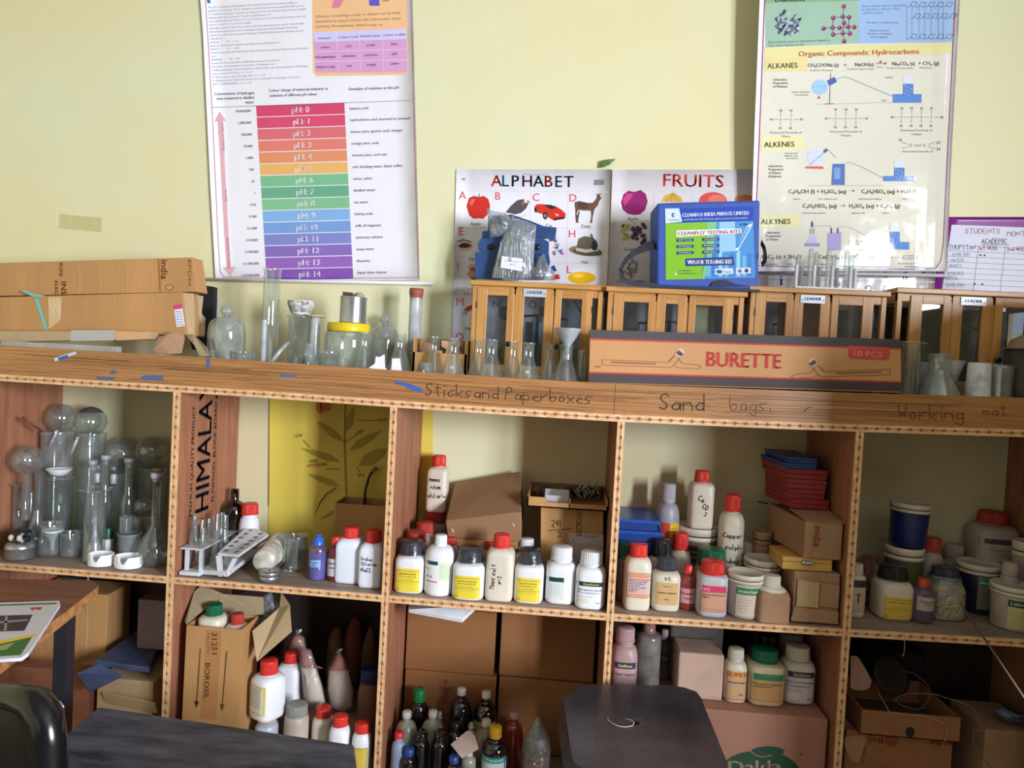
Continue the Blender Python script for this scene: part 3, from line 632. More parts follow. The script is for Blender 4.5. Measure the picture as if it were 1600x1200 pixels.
gq([(1195, 74), (1487, 66), (1486, 84), (1194, 91)], (226, 218, 160), 1); p.quad([(1196, 90), (1262, 89), (1262, 110), (1195, 112)], (228, 214, 150), 2, 4, 1); p.quad([(1190, 214), (1256, 213), (1256, 234), (1189, 236)], (230, 224, 172), 1, 4, 1); p.quad([(1184, 336), (1250, 335), (1250, 354), (1183, 356)], (230, 224, 172), 1, 4, 1)
p.text('Diamond', 1211, 3, 8, (40, 50, 44), 2, w=46, bold=.08, rot=.03)
p.text('Organic Compounds: Hydrocarbons', 1248, 88, 8.2, (190, 84, 46), 3, w=188, rot=.022, bold=.05)
for i in range(70):
    r_ = random.Random(i*3+1); a = r_.uniform(0, 6.28); q = r_.uniform(0, 1)**.6; x_, y_ = 1228+q*20*math.cos(a), 36+q*20*math.sin(a)
    p.poly([(x_, y_), (x_+r_.uniform(3, 7), y_-r_.uniform(1, 4)), (x_+r_.uniform(0, 5), y_+r_.uniform(2, 6))], [(66, 66, 110), (130, 130, 170), (200, 200, 226), (90, 90, 140), (44, 44, 84)][i % 5], 2+i % 6)
MG = (140, 44, 110)
at_ = {'a': (1318.5, 10), 'b': (1317, 26), 'c': (1302, 28), 'd': (1327, 27), 'e': (1319, 36), 'f': (1301, 43), 'g': (1312, 43.5), 'h': (1325.5, 42), 'i': (1335, 42.5), 'j': (1287, 44.5), 'k': (1302, 54), 'l': (1317, 52), 'm': (1328, 52.5), 'n': (1319, 64.5)}
for q in ('ab', 'bc', 'bd', 'be', 'cf', 'fg', 'gh', 'hi', 'fj', 'fk', 'kl', 'lm', 'hm', 'ln', 'dh', 'el'): p.line([at_[q[0]], at_[q[1]]], .9, (90, 50, 90), 2)
for k_, (x_, y_) in at_.items(): p.ell(x_, y_, 3.5, 3.6, MG, 3, 12); p.ell(x_-.8, y_-1, 1.2, 1.2, (206, 130, 186), 4, 8)
for i, t_ in enumerate(['Each carbon atom in diamond is linked to', 'four other carbon atoms.']): p.text(t_, 1201, 67.5+i*5.5, 3.6, (66, 84, 80), 2, w=[96, 56][i], rot=.035)
for i, t_ in enumerate(['Each carbon atom in graphite', 'is linked to three other', 'carbon atoms.']): p.text(t_, 1347, 11+i*5.4, 3.6, (84, 110, 160), 2, w=[70, 60, 34][i], rot=.02)
p.text('Flat layer of carbon atoms', 1354, 36.5, 3, (70, 90, 140), 2, w=50)
for i, t_ in enumerate(['Weak forces hold', 'the layers of carbon', 'atoms together']): p.text(t_, 1374, 49+i*5, 3, (60, 70, 110), 2, 'c', w=[30, 38, 28][i])
HC = (92, 96, 140)
for row in range(3):
    for i in range(5):
        x0, y0 = 1417+i*14+(row == 1)*6, [12, 30, 62][row]
        p.line([(x0, y0), (x0+6, y0-3), (x0+12, y0-1), (x0+16, y0-8), (x0+9, y0-9), (x0+5, y0-3)], .8, HC, 2)
for x_ in (1417, 1425, 1436, 1445, 1455, 1466, 1474): p.line([(x_, 10), (x_, 62)], .6, (120, 120, 164), 2)
TX = (66, 62, 62)
p.text('ALKANES', 1199, 107, 8.5, (52, 54, 50), 3, w=47, rot=.025, bold=.04); p.text('ALKENES', 1194, 230, 8.5, (52, 54, 50), 3, w=47, rot=.02, bold=.04); p.text('ALKYNES', 1189, 350.5, 8.5, (52, 54, 50), 3, w=46, rot=.01, bold=.04)
def chem(t_, x, y, h, w, rot=.01): p.text(t_, x, y, h, TX, 2, w=w, rot=rot, bold=.06)
chem('CH\u2083COONa (s)', 1262, 104.5, 5.6, 48); chem('+', 1318, 103.5, 4, 5); chem('NaOH(s)', 1336, 103.5, 5.6, 29); chem('Na\u2082CO\u2083 (s)', 1394, 102, 5.6, 35); chem('+ CH\u2084 (g)', 1435, 101.5, 5.6, 32)
p.line([(1368, 99.5), (1385, 99)], .9, (170, 60, 50), 2); p.poly([(1372, 98), (1377, 94), (1378, 98)], (190, 60, 50), 2); p.line([(1382, 97), (1385.5, 99), (1382, 101)], .8, TX, 2)
for t_, x_, y_, w_ in (('Sodium Acetate', 1265, 111, 36), ('Sodium Hydroxide', 1324, 109, 42), ('Sodium Carbonate', 1385, 107.5, 42), ('Methane', 1437, 107, 19), ('Heat', 1370, 106, 10)): p.text(t_, x_, y_, 2.8, (120, 116, 110), 2, w=w_)
def lab(ls, x, y): 
    for i, t_ in enumerate(ls): p.text(t_, x, y+i*5.4, 3.6, (90, 88, 84), 2, bold=.05, rot=.01)
lab(['Laboratory', 'Preparation', 'of Methane'], 1208, 126); lab(['Laboratory', 'Preparation', 'of Ethene', '(Ethylene)'], 1201, 261); lab(['Laboratory', 'Preparation', 'of Ethyne'], 1197, 365)
BL1, BL2, BL3 = (164, 200, 240), (92, 138, 206), (74, 104, 170)
# methane apparatus
p.ell(1281, 136, 12.5, 12, BL1, 2, 22); p.line([(1270, 136), (1293, 135)], .6, (120, 160, 210), 3); p.quad([(1292, 126), (1304, 120), (1308, 128), (1296, 134)], BL3, 3); p.line([(1298, 114), (1296, 162)], .9, TX, 2); p.line([(1289, 162), (1303, 162)], .9, TX, 2)
p.line([(1306, 124), (1318, 120), (1328, 122), (1360, 136), (1394, 150)], 1.0, (140, 156, 190), 2); p.poly([(1277, 154), (1279.5, 149), (1282, 154)], (190, 70, 60), 2)
def trough(x, y, w, h, jw, jh, wh=1):
    p.quad([(x, y), (x+w, y), (x+w, y+h), (x, y+h)], BL2, 2, 3, 1)
    p.quad([(x+w*.36, y-jh), (x+w*.36+jw, y-jh), (x+w*.36+jw, y+1), (x+w*.36, y+1)], BL3 if 0 else (98, 132, 200), 3)
    p.quad([(x+w*.36, y-jh-11), (x+w*.36+jw, y-jh-11), (x+w*.36+jw, y-jh), (x+w*.36, y-jh)], (214, 220, 232), 2)
    for i in range(7): p.ell(x+w*.36+2+(i*5) % (jw-4), y-jh+3+i*2.5, .9, .9, (190, 214, 244), 4, 7)
trough(1395, 147, 45, 13.5, 16, 16); p.line([(1275, 163), (1394, 160)], .6, (150, 150, 150), 1); p.text('water', 1377, 158, 2.8, (120, 116, 110), 2); p.text('methane', 1383, 122, 2.8, (120, 116, 110), 2)
for i, t_ in enumerate(['sodium ethanoate', 'and soda lime']): p.text(t_, 1265-i*2, 145+i*4.4, 2.8, (120, 116, 110), 2, 'r')
def carb(x, y, n, s, name, sub):
    for i in range(n):
        X = x+i*s; p.text('C', X, y, 4, TX, 2, 'c'); p.text('H', X, y-14, 4, TX, 2, 'c', bold=.06); p.text('H', X-1, y+13.5, 4, TX, 2, 'c', bold=.06); p.line([(X, y-12.5), (X, y-6)], .4, TX, 2); p.line([(X-.5, y+2), (X-.5, y+8)], .4, TX, 2)
        if i: p.line([(X-s+3.5, y-2), (X-3.5, y-2)], .5, TX, 2)
    p.text('H', x-15, y, 4, TX, 2, 'c', bold=.06); p.text('H', x+(n-1)*s+16, y, 4, TX, 2, 'c', bold=.06); p.line([(x-12, y-2), (x-4, y-2)], .5, TX, 2); p.line([(x+(n-1)*s+4, y-2), (x+(n-1)*s+12, y-2)], .5, TX, 2)
    p.text('Structural Formula of', x+(n-1)*s/2, y+20, 3.4, (110, 106, 100), 2, 'c', w=50); p.text(name, x+(n-1)*s/2, y+26, 3.4, (110, 106, 100), 2, 'c')
carb(1220, 188.5, 2, 16, 'Ethane', ''); carb(1306, 187, 3, 16, 'Propane', ''); carb(1409, 185, 4, 15.5, 'n-butane', '')
# ethene
p.ell(1274, 246, 13, 13, (204, 216, 236), 2, 22); p.line([(1266, 257), (1290, 236)], .8, (120, 130, 150), 3); p.quad([(1286, 236), (1291, 231.5), (1294, 235), (1289, 239)], BL3, 3); p.quad([(1259, 260), (1286, 260), (1287, 264), (1258, 263)], (214, 100, 96), 3, 2, 1); p.line([(1294, 234), (1306, 246)], .9, (150, 160, 180), 2)
p.quad([(1301, 256), (1320, 256), (1320, 289), (1299, 289)], (92, 122, 184), 2, 2, 1); p.quad([(1303, 262), (1313, 262), (1313, 280), (1303, 280)], (130, 160, 214), 3); p.line([(1317, 258), (1326, 253), (1345, 260), (1380, 278)], .9, (150, 160, 180), 2); trough(1380, 275, 48, 8, 16, 13); p.line([(1263, 290), (1380, 290)], .6, (150, 150, 150), 1)
p.text('H', 1407, 221, 5, TX, 2, 'c'); p.text('C', 1424, 229.5, 5.4, TX, 2, 'c'); p.text('C', 1445, 229.5, 5.4, TX, 2, 'c'); p.text('H', 1466.5, 225.5, 5.6, TX, 2, 'c'); p.text('H', 1466.5, 235.5, 5.6, TX, 2, 'c')
for q in ([(1450, 226), (1462, 222)], [(1450, 228.5), (1462, 233)], [(1409, 222), (1420, 226)], [(1409, 232), (1420, 229)], [(1429, 226.5), (1440, 226.5)], [(1429, 228.5), (1440, 228.5)]): p.line(q, .5, TX, 2)
p.text('Structural Formula of', 1434, 238, 3.2, (110, 106, 100), 2, 'c', w=48)
for i, t_ in enumerate(['concentrated', 'sulphuric acid', 'and ethanol']): p.text(t_, 1246, 240.5+i*4, 2.8, (120, 116, 110), 2, 'r')
chem('C\u2082H\u2085OH (l) + H\u2082SO\u2084 (aq)', 1232, 302, 6.2, 90, 0); chem('\u2192', 1327, 300, 4, 9); chem('C\u2082H\u2085HSO\u2084 (aq) + H\u2082O (l)', 1346, 302, 6.2, 86, 0)
for t_, x_ in (('ethanol', 1239), ('conc. sulphuric acid', 1278), ('ethyl hydrogen sulphate', 1341), ('water', 1409)): p.text(t_, x_, 312, 2.8, (130, 126, 118), 2)
chem('C\u2082H\u2085HSO\u2084 (aq)', 1254, 324.5, 6.2, 53, 0); chem('\u2192', 1312, 323, 4, 9); chem('H\u2082SO\u2084 (aq) + C\u2082H\u2084 (g)', 1327, 324.5, 6.2, 79, 0)
for t_, x_ in (('ethyl hydrogen sulphate', 1253), ('sulphuric acid', 1330), ('ethene', 1379)): p.text(t_, x_, 334, 2.8, (130, 126, 118), 2)
# ethyne
p.poly([(1269, 344), (1271, 350), (1270.5, 355), (1267.5, 355), (1266.5, 350)], BL3, 2); p.poly([(1266, 366), (1274, 366), (1280, 384), (1258, 384)], (204, 196, 226), 2); p.quad([(1258, 380), (1281, 380), (1281, 385), (1257, 385)], (168, 150, 206), 3)
for x_ in (1266, 1269, 1272): p.line([(x_, 357), (x_, 365)], 1, (110, 120, 150), 2)
p.quad([(1293, 364), (1315, 363), (1314, 390), (1293, 391)], (176, 164, 216), 2, 2, 1)
for x_ in (1299, 1309): p.line([(x_, 357), (x_, 364)], 2.5, (90, 96, 140), 2)
p.line([(1272, 353), (1298, 353), (1299, 357)], .6, (140, 150, 170), 2); p.line([(1309, 357), (1314, 354), (1328, 355), (1375, 380)], .8, (170, 176, 190), 2); trough(1374, 378, 47, 12, 15, 16); p.line([(1300, 391), (1374, 390)], .6, (160, 160, 160), 1)
for i, t_ in enumerate(['copper (II) sulphate', 'dilute sulphuric acid']): p.text(t_, 1325, 378+i*4.3, 2.8, (120, 116, 110), 2)
chem('CaC\u2082 (s) + 2H\u2082O', 1190, 404, 6.2, 62, 0); chem('Ca(OH)\u2082 (aq) +', 1279, 404, 6, 56, 0); chem('C\u2082H\u2082 (g)', 1336, 404, 6.2, 29, 0); chem('\u2192', 1261, 403, 4, 9)
for t_, x_ in (('calcium carbide', 1190), ('water', 1230), ('calcium hydroxide', 1282), ('Ethyne', 1340)): p.text(t_, x_, 414, 3, (110, 106, 100), 2)
for ch, x_ in (('H', 1392), ('C', 1412.5), ('C', 1434), ('H', 1456)): p.text(ch, x_, 405, 6, TX, 2, 'c')
for x0, x1, ys in ((1397, 1406, (402,)), (1417, 1429, (399.5, 402, 404.5)), (1439, 1450, (402,))):
    for y_ in ys: p.line([(x0, y_), (x1, y_)], .6, TX, 2)
p.text('structural formula', 1424, 413, 3.2, (110, 106, 100), 2, 'c', w=42); p.text('of ethyne', 1424, 418, 3.2, (110, 106, 100), 2, 'c', w=20)
p.line([(1198, -130), (1195, 0), (1186, 230), (1178, 410)], 1.4, (172, 50, 110), 2); p.line([(1495, -130), (1493, 0), (1481, 230), (1474, 380), (1470, 408), (1462, 419), (1430, 421), (1179, 415)], 1.1, (150, 50, 104), 2)
mb.build('printing', hy)

# ---- students chart
stc = thing('wall_chart', 'handwritten STUDENTS MONTHLY chart on ruled paper with a shiny purple border', 'chart')
YS = lambda u, v: YB-.004
sheet(stc, 's', lambda y: interp(y, [339, 500], [1484, 1452]) if y < 400 else interp(y, [400, 520], [1468, 1450]), lambda y: 1640, [339, 346, 380, 420, 460, 520], YS, ink((120, 20, 130), 'metal')).build('border', stc)
mb = MB(); p = PR(wallpx(YS), mb, 'matte', down=True, step=30)
p.quad([(1487, 351), (1641, 357), (1641, 520), (1462, 520)], (214, 216, 232), 0, 6, 4)
for i in range(9): y_ = 383+i*8.6; p.line([(1484-i*1.7, y_), (1640, y_+7)], .6, (110, 120, 160), 1)
for x_ in (1529, 1571, 1612): p.line([(x_, 384), (x_-10, 470)], .6, (110, 110, 140), 1)
p.hand('STUDENTS', 1508, 365, 8, (150, 70, 120), 2, .09, 1.02, rot=0); p.hand('MONTHLY', 1574, 369, 8, (150, 70, 120), 2, .09, 1.05); p.hand('ACADEMIC', 1534, 380.5, 8, (52, 62, 110), 2, .10, .78); p.line([(1534, 382.5), (1577, 382)], .8, (52, 62, 110), 2)
p.hand('THUPSTAN', 1483, 390, 7, (70, 84, 120), 2, .09, .88); p.hand('1st WEEK', 1530, 390.5, 6, (160, 56, 96), 2, .12, .8); p.hand('2nd WEEK', 1573, 392, 6, (160, 56, 96), 2, .12, .8)
for t_, x_, y_ in (('ENGLISH', 1488, 400), ('MATHS', 1486, 409), ('BHOTI', 1484, 418), ('SCIENCE', 1480, 430), ('URSAL', 1478, 437.5), ('ENGLISH', 1479, 448)): p.hand(t_, x_, y_, 5.5, (120, 146, 170) if t_ != 'URSAL' else (90, 170, 120), 2, .10, .9)
for x_, y_ in ((1532, 398.5), (1538.5, 399), (1523, 443.5), (1535, 444)): p.ell(x_, y_, 1.6, 1.5, (40, 40, 60), 2, 8)
mb.build('ruled_page', stc)

# ---- small things on the wall
mb = MB(); lf = wallpx(YB-.006)
mb.slab([lf(935, 262, 0), lf(939, 251, .004), lf(950, 249, .006), lf(962, 248, .002), lf(953, 257, .004), lf(944, 261, .006)], .001, pm('leaf_green', (84, 116, 50), .6))
tag(mb.build('leaf'), 'small curled green leaf stuck on the wall above the ALPHABET chart', 'leaf')
mb = MB(); vs = []; n = 10
for i in range(n+1):
    for j in range(4): vs.append(at(93+i*6.6, 334+i*.6+j*7.5, YB-.0015-.0022*random.random()))
mb.add(vs, [(i*4+j, i*4+j+1, i*4+j+5, i*4+j+4) for i in range(n) for j in range(3)], glassy('sticky_tape', tint=(250, 246, 214), haze=.25, gl=.22, rough=.12, hcol=(235, 228, 190)))
tag(mb.build('tape_strip'), 'crinkled clear sticky tape left on the wall above the long cardboard cartons', 'tape')
# yellow plant drawing taped on the wall inside the second bay
pc = thing('wall_chart', 'yellow paper with a hand-drawn labelled plant taped up at the back of the bay', 'chart')
YQ = YB-.0008
mb = MB(); q = wallpx(YQ)
mb.slab([q(421, 622, .0015), q(677, 642, .0015), q(674, 893, .0015), q(419, 872, .0015)], .001, pm('yellow_paper', (236, 214, 92), .6, var=.06, scale=4)); mb.build('sheet', pc)
mb = MB(); p = PR(q, mb, 'matte', down=True, base=12); GL = (176, 160, 66)
def leafd(x0, y0, x1, y1, w, c=GL):
    dx, dy = x1-x0, y1-y0; L = math.hypot(dx, dy); nx, ny = -dy/L*w, dx/L*w
    p.poly([(x0, y0), (x0+dx*.3+nx, y0+dy*.3+ny), (x0+dx*.7+nx*.8, y0+dy*.7+ny*.8), (x1, y1), (x0+dx*.7-nx*.8, y0+dy*.7-ny*.8), (x0+dx*.3-nx, y0+dy*.3-ny)], c, 0)
p.line([(540, 600), (538, 690), (541, 780), (538, 830)], 2, (160, 140, 60), 0)
for a_ in ((536, 690, 494, 658, 5), (540, 676, 552, 636, 6), (532, 722, 470, 700, 5), (545, 704, 596, 672, 6), (530, 760, 480, 740, 5), (560, 728, 606, 700, 10), (540, 790, 498, 812, 3), (545, 800, 590, 815, 3)): leafd(*a_)
leafd(500, 630, 516, 640, 10, (206, 130, 60)); leafd(500, 648, 498, 625, 5, (206, 130, 60))
for t_, x_, y_, h_, c_ in (('LEAF', 461, 683, 4, (120, 96, 50)), ('STEM', 556, 681, 4.5, (80, 66, 40)), ('NODE', 484, 723, 4, (110, 90, 50)), ('INTERNODE', 481, 730, 4.2, (170, 60, 40)), ('BUD', 560, 745, 4, (110, 90, 50)), ('FRUIT', 590, 659, 4, (110, 90, 50))): p.hand(t_, x_, y_, h_, c_, 2, .14, 1.0, rot=.1 if t_ != 'STEM' else .5)
for l_ in ([(474, 688), (484, 699)], [(556, 680), (538, 692)], [(532, 733), (508, 733)], [(562, 738), (557, 729)], [(588, 657), (558, 657)]): p.line(l_, .8, (90, 74, 44), 2)
p.line([(421, 600), (420, 790)], .8, (90, 80, 50), 1); mb.build('drawing', pc)
# ================================================================ builders for glassware, bottles and boxes
PLACED = []; _sc = {}
def spot(x0, x1, yt, yb=None, Y=None, z=ZM, ry=1.0):
    """centre, base height, radius and height of an upright round thing seen between x0..x1, top yt, front foot yb;
    where the foot is hidden it stands at depth Y, stepped back or forward along the line of sight until it is clear of its neighbours"""
    key = (x0, x1, yt, None if Y is not None else yb, Y, round(z, 4))
    if key in _sc: return _sc[key]
    xc = (x0+x1)/2; fixed = Y is None
    if fixed:
        zz = z
        for _ in range(2):
            q = on(xc, yb, zz); zz = z+sag(q.x, z)
        r = (x1-x0)/2*(q.y-CAM.y)/FPX; r = r*(1+r/(q.y-CAM.y)); Y = q.y+r*ry
        if Y > YB-r*ry-.004: Y = YB-r*ry-.004
        if z in (ZM, ZL) and Y-r*ry < .008: Y = .008+r*ry
    best = None; ym = (yt+(yb if yb is not None else yt+(x1-x0)))/2
    for d in [0] if fixed else [0]+[s_*k*.006 for k in range(1, 17) for s_ in (1, -1)]:
        Yc = Y+d; r = (x1-x0)/2*(Yc-CAM.y)/FPX; r = r*(1 if fixed else 1)
        if d and (Yc+r > YB-.004 or Yc-r < .018): continue
        if z > 1.2 and Y+r <= .13 and d and Yc+r > .112: continue
        X = at(xc, ym, Yc).x
        if z < 1.2:
            for a_, b_ in zip(PX, PX[1:]):
                if a_ < X < b_ or (a_ == PX[0] and X <= a_) or (b_ == PX[-1] and X >= b_): X = min(max(X, a_+.0085+r*1.06), b_-.0085-r*1.06); break
        zb = z+sag(X, z)+.0014; H = at(xc, yt, Yc).z-zb; pen = 0
        for (px_, py_, pr_2, z0, z1) in PLACED:
            if zb < z1-.002 and z0 < zb+H-.002:
                dd = math.hypot(X-px_, Yc-py_)
                if dd < abs(pr_2-r)-.001: continue
                pen += max(0, (r+pr_2)*1.02-dd)
        if best is None or pen < best[0]-1e-4: best = (pen, X, Yc, zb, r, H)
        if pen == 0: break
    _, X, Yc, zb, r, H = best; PLACED.append((X, Yc, r, zb, zb+H)); _sc[key] = (X, Yc, zb, r, H)
    return X, Yc, zb, r, H
def ring(prof, r, H): return [(a*r, b*H) for a, b in prof]
CON = [(0, 0), (.93, 0), (1, .03), (.98, .07), (.52, .54), (.46, .60), (.45, .95), (.53, .98), (.48, 1)]
BEAK = [(0, .01), (.93, .01), (.97, .03), (1, .08), (1, .92), (1.05, .985), (1.02, 1), (.97, .96), (.96, .1)]
CYLP = [(0, 0), (.93, 0), (1, .02), (1, .96), (1.07, .985), (1.04, 1)]
GJAR = [(0, .0), (.95, 0), (1.0, .012), (.80, .03), (.80, .955), (1.0, .975), (1.02, .99), (.80, 1)]
BELL = [(1.03, 0), (1, .02), (1, .50), (.96, .62), (.84, .71), (.62, .765), (.25, .79), (.12, .80)]
def glass(name, label, cat, x0, x1, yt, yb=None, Y=None, z=ZM, prof=CYLP, m=None, group=None, seg=36, extra=None, H=None):
    X, Yc, zb, r, h = spot(x0, x1, yt, yb, Y, z)
    if H: h = H
    mb = MB().lathe(ring(prof, r, h), m or GLASS, seg)
    if extra: extra(mb, r, h)
    o = mb.build(name, loc=(X, Yc, zb)); return tag(o, label, cat, group)
def surf(hx, hy, n, T=None):
    def fn(u, v, off):
        k = min(.985, abs(u)/hx); y = -(hy*(1-k**n)**(1/n))-off
        return (max(-hx, min(hx, u)), y, v)
    return fn
def bottle(name, label, cat, x0, x1, yt, yb=None, Y=None, z=ZM, body=None, cap=None, cw=.58, ch=.16, sh=.64, nk=.80, nw=None, sq=3.4, ry=1.0, rz=0, lab=None, write=None, group=None, tilt=(0, 0), capk='screw', H=None, liq=None, foot=.94):
    X, Yc, zb, r, h = spot(x0, x1, yt, yb, Y, z, ry)
    if H: h = H
    t = thing(name, label, cat, (X, Yc, zb), rz, group, tilt)
    nw = nw or cw*.88; hy = r*ry; body = body or HDPE
    secs = [(0, r*foot*.97, hy*foot*.97, sq), (.012*h, r*foot, hy*foot, sq), (.06*h, r, hy, sq), (sh*h, r, hy, sq)]
    for i in range(1, 6):
        a = i/5; k = math.sin(a*PI/2)
        w = 1-(1-nw)*(1-math.cos(a*PI/2)); secs.append((sh*h+(nk-sh)*h*k*.96+.0, r*w, hy*w+(r*nw-hy*nw)*a, sq+(2-sq)*a))
    top = (1-ch*.15)*h
    secs += [(nk*h, r*nw, r*nw, 2), (top, r*nw*.98, r*nw*.98, 2)]
    MB().loft(secs, body, 36).build('body', t)
    if liq:
        lc, lf_ = liq; MB().loft([(z_, a*.965, b*.965, n) for z_, a, b, n in secs if z_ < lf_*h][:4]+[(lf_*h, r*.965, hy*.965, sq)], lc, 32).build('liquid', t)
    if cap is not None:
        c = MB(); R = r*cw; z0 = (1-ch)*h
        if capk == 'screw':
            c.lathe([(R*1.06, z0-.003*0), (R*1.06, z0+.14*ch*h)], cap, 48); c.lathe([(R*1.06, z0+.14*ch*h), (R, z0+.17*ch*h), (R*.985, h-.10*ch*h)], cap, 60, ribs=.045, smooth=False); c.lathe([(R*.975, h-.12*ch*h), (R*.93, h-.03*ch*h), (R*.86, h), (0, h)], cap, 48)
        elif capk == 'smooth': c.lathe([(R, z0), (R*.97, h-.08*ch*h), (R*.86, h), (0, h)], cap, 40)
        elif capk == 'sealed': c.lathe([(R*1.12, z0-.05*ch*h), (R*1.10, z0+.12*ch*h), (R*1.0, z0+.3*ch*h), (R, h-.06*ch*h), (R*.9, h), (0, h*.995)], cap, 40)
        elif capk == 'nozzle': c.lathe([(R, z0), (R*.98, z0+.28*ch*h), (R*.5, z0+.34*ch*h), (R*.2, h), (0, h)], cap, 32)
        elif capk == 'dropper': c.lathe([(R, z0), (R*.97, z0+.55*ch*h), (R*.55, z0+.62*ch*h), (R*.5, h-.05*ch*h), (R*.35, h), (0, h)], cap, 40)
        c.build('cap', t)
    if lab:
        v0, v1, fnL = lab[:3]; wfrac = lab[3] if len(lab) > 3 else .93
        lm = MB(); hl_ = (v1-v0)*h; w = 2*r*wfrac; f0 = surf(r*1.002, hy*1.002, sq)
        fnL(PR(lambda u, v, off: (lambda q: (q[0], q[1], q[2]+v0*h))(f0(u, v, off)), lm, 'gloss', step=w/10), w, hl_)
        lm.build('label', t)
    if write:
        lm = MB(); f0 = surf(r*1.002, hy*1.002, sq); p = PR(lambda u, v, off: f0(u, v, off), lm, 'matte')
        for t_, u_, v_, hh, rot in write: p.hand(t_, u_*r, v_*h, hh*h*.82, (28, 26, 34), 1, .15, .74, rot=rot, wob=.12, al='c' if u_ == 0 else 'l')
        lm.build('handwriting', t)
    return t
# labels: each draws in metres, u centred, v from the label's foot
def bg(p, w, h, c, ly=0, u0=None, u1=None, v0=0, v1=None): p.rect(-w/2 if u0 is None else u0, v0, w/2 if u1 is None else u1, h if v1 is None else v1, c, ly)
def Lyellow(title=('Sodium Sulphate',), c=(228, 204, 66)):
    def f(p, w, h):
        bg(p, w, h, c); K = (88, 80, 40)
        p.rect(-w*.42, h*.88, w*.42, h*.895, K, 1); p.rect(-w*.42, h*.44, w*.42, h*.455, K, 1)
        for i, t_ in enumerate(title): p.text(t_, 0, h*(.74-.11*i), h*.055, K, 1, 'c', w=w*(.62-.06*i), bold=.08)
        p.text('Laboratory Reagent', 0, h*.52, h*.035, K, 1, 'c', w=w*.4); p.text('for laboratory use only, not for drug use', 0, h*.40-h*.05, h*.022, K, 1, 'c', w=w*.6); p.text('500 g', -w*.40, h*.08, h*.05, K, 1)
    return f
def Lqual(name=('Lead Nitrate', 'Purified'), c=(228, 228, 234), band=(24, 58, 62), brand=True, foot=True):
    def f(p, w, h):
        bg(p, w, h, c); bg(p, w, h, band, 1, v0=h*.80, v1=h*.98)
        if brand: p.text('Qualikems', 0, h*.85, h*.085, (214, 206, 70), 2, 'c', w=w*.55, bold=.06)
        for i, t_ in enumerate(name): p.text(t_, -w*.44, h*(.62-.12*i), h*.07, (60, 70, 96), 1, w=w*min(.84, .06*len(t_)), bold=.04)
        p.text('Laboratory chemical', -w*.44, h*.36, h*.035, (90, 96, 120), 1, w=w*.5)
        if foot: bg(p, w, h, (214, 216, 196), 1, -w*.4, -w*.05, h*.08, h*.30); p.text('500 g', w*.2, h*.10, h*.06, (90, 90, 110), 1)
    return f
def Lplain(c, band=None, rows=(), K=(70, 64, 64), border=None, bv=(.78, 1.0)):
    def f(p, w, h):
        bg(p, w, h, c)
        if band: bg(p, w, h, band, 1, v0=h*bv[0], v1=h*bv[1])
        if border: p.line([(-w*.46, h*.05), (w*.46, h*.05), (w*.46, h*.95), (-w*.46, h*.95), (-w*.46, h*.05)], h*.012, border, 2)
        for t_, u_, v_, hh, wf, c_ in rows: p.text(t_, u_*w, v_*h, hh*h, c_ or K, 3, 'c' if u_ == 0 else 'l', w=wf*w if wf else None, bold=.06)
    return f
def tub(name, label, x0, x1, yt, yb=None, Y=None, z=ZM, body=None, lid=None, lab=None, group=None, tilt=(0, 0), rz=0, H=None, band=None):
    """round plastic tub with an overhanging snap lid"""
    X, Yc, zb, r, h = spot(x0, x1, yt, yb, Y, z)
    if H: h = H
    t = thing(name, label, 'tub', (X, Yc, zb), rz, group, tilt); R = r*.94
    MB().lathe([(0, 0), (R*.9, 0), (R*.94, .02*h), (R, .8*h), (R, .82*h), (0, .82*h)], body or HDPED, 40).build('body', t)
    l = MB(); l.lathe([(R*1.0, .80*h), (r, .80*h), (r, .86*h), (R*1.03, .865*h), (R*1.03, .885*h), (r, .89*h), (r*1.02, .97*h), (r*.98, h), (r*.93, h), (r*.90, .985*h), (0, .985*h)], lid or HDPEC, 40)
    l.lathe([(R*1.035, .866*h), (R*1.04, .884*h)], BLK, 40); l.build('lid', t)
    if lab:
        v0, v1, fnL, wf = (*lab, 1.2)[:4]; lm = MB(); w = R*wf; hl_ = (v1-v0)*h
        def f0(u, v, off): a = u/R; rr = (R*(.94+.06*(v/h+v0)/.8)+off+.0004); return (rr*math.sin(a), -rr*math.cos(a), v+v0*h)
        fnL(PR(f0, lm, 'gloss', step=w/12), w, hl_); lm.build('label', t)
    return t
def carton(name, label, quad, Y, depth, m=None, faces=None, top=None, group=None, cat='box', prt=None, bevel=.0012, z0=None, Yr=None):
    """closed box from the four corners of its front face as seen (TL, TR, BR, BL); prt draws on the front in photo coordinates"""
    Yr = Y if Yr is None else Yr
    c = [at(*quad[0], Y), at(*quad[1], Yr), at(*quad[2], Yr), at(*quad[3], Y)]
    if z0 is not None:
        c[2].z = c[3].z = z0+max(sag(c[2].x, z0), sag(c[3].x, z0))+.001
    dv = Vector((c[1].x-c[0].x, c[1].y-c[0].y, 0)).normalized(); n = Vector((-dv.y, dv.x, 0))*depth
    ct = sum(c, Vector())/4; b = Vector((ct.x, ct.y, min(c[2].z, c[3].z)))
    q = [p-b for p in c]
    mb = MB(); mb.hexa([q[3], q[2], q[2]+n, q[3]+n], [q[0], q[1], q[1]+n, q[0]+n], m or CARD)
    t = mb.build(name, loc=b, bevel=bevel); tag(t, label, cat, group)
    if prt:
        pm_ = MB()
        def fn(u, v, off):
            d = ray(u, v); nn = n.normalized(); p0 = c[0]; s_ = (p0-CAM).dot(nn)/d.dot(nn); return CAM+d*s_-nn*off-b
        prt(PR(fn, pm_, 'matte', down=True)); pm_.build('printing', t)
    return t, b, q, n
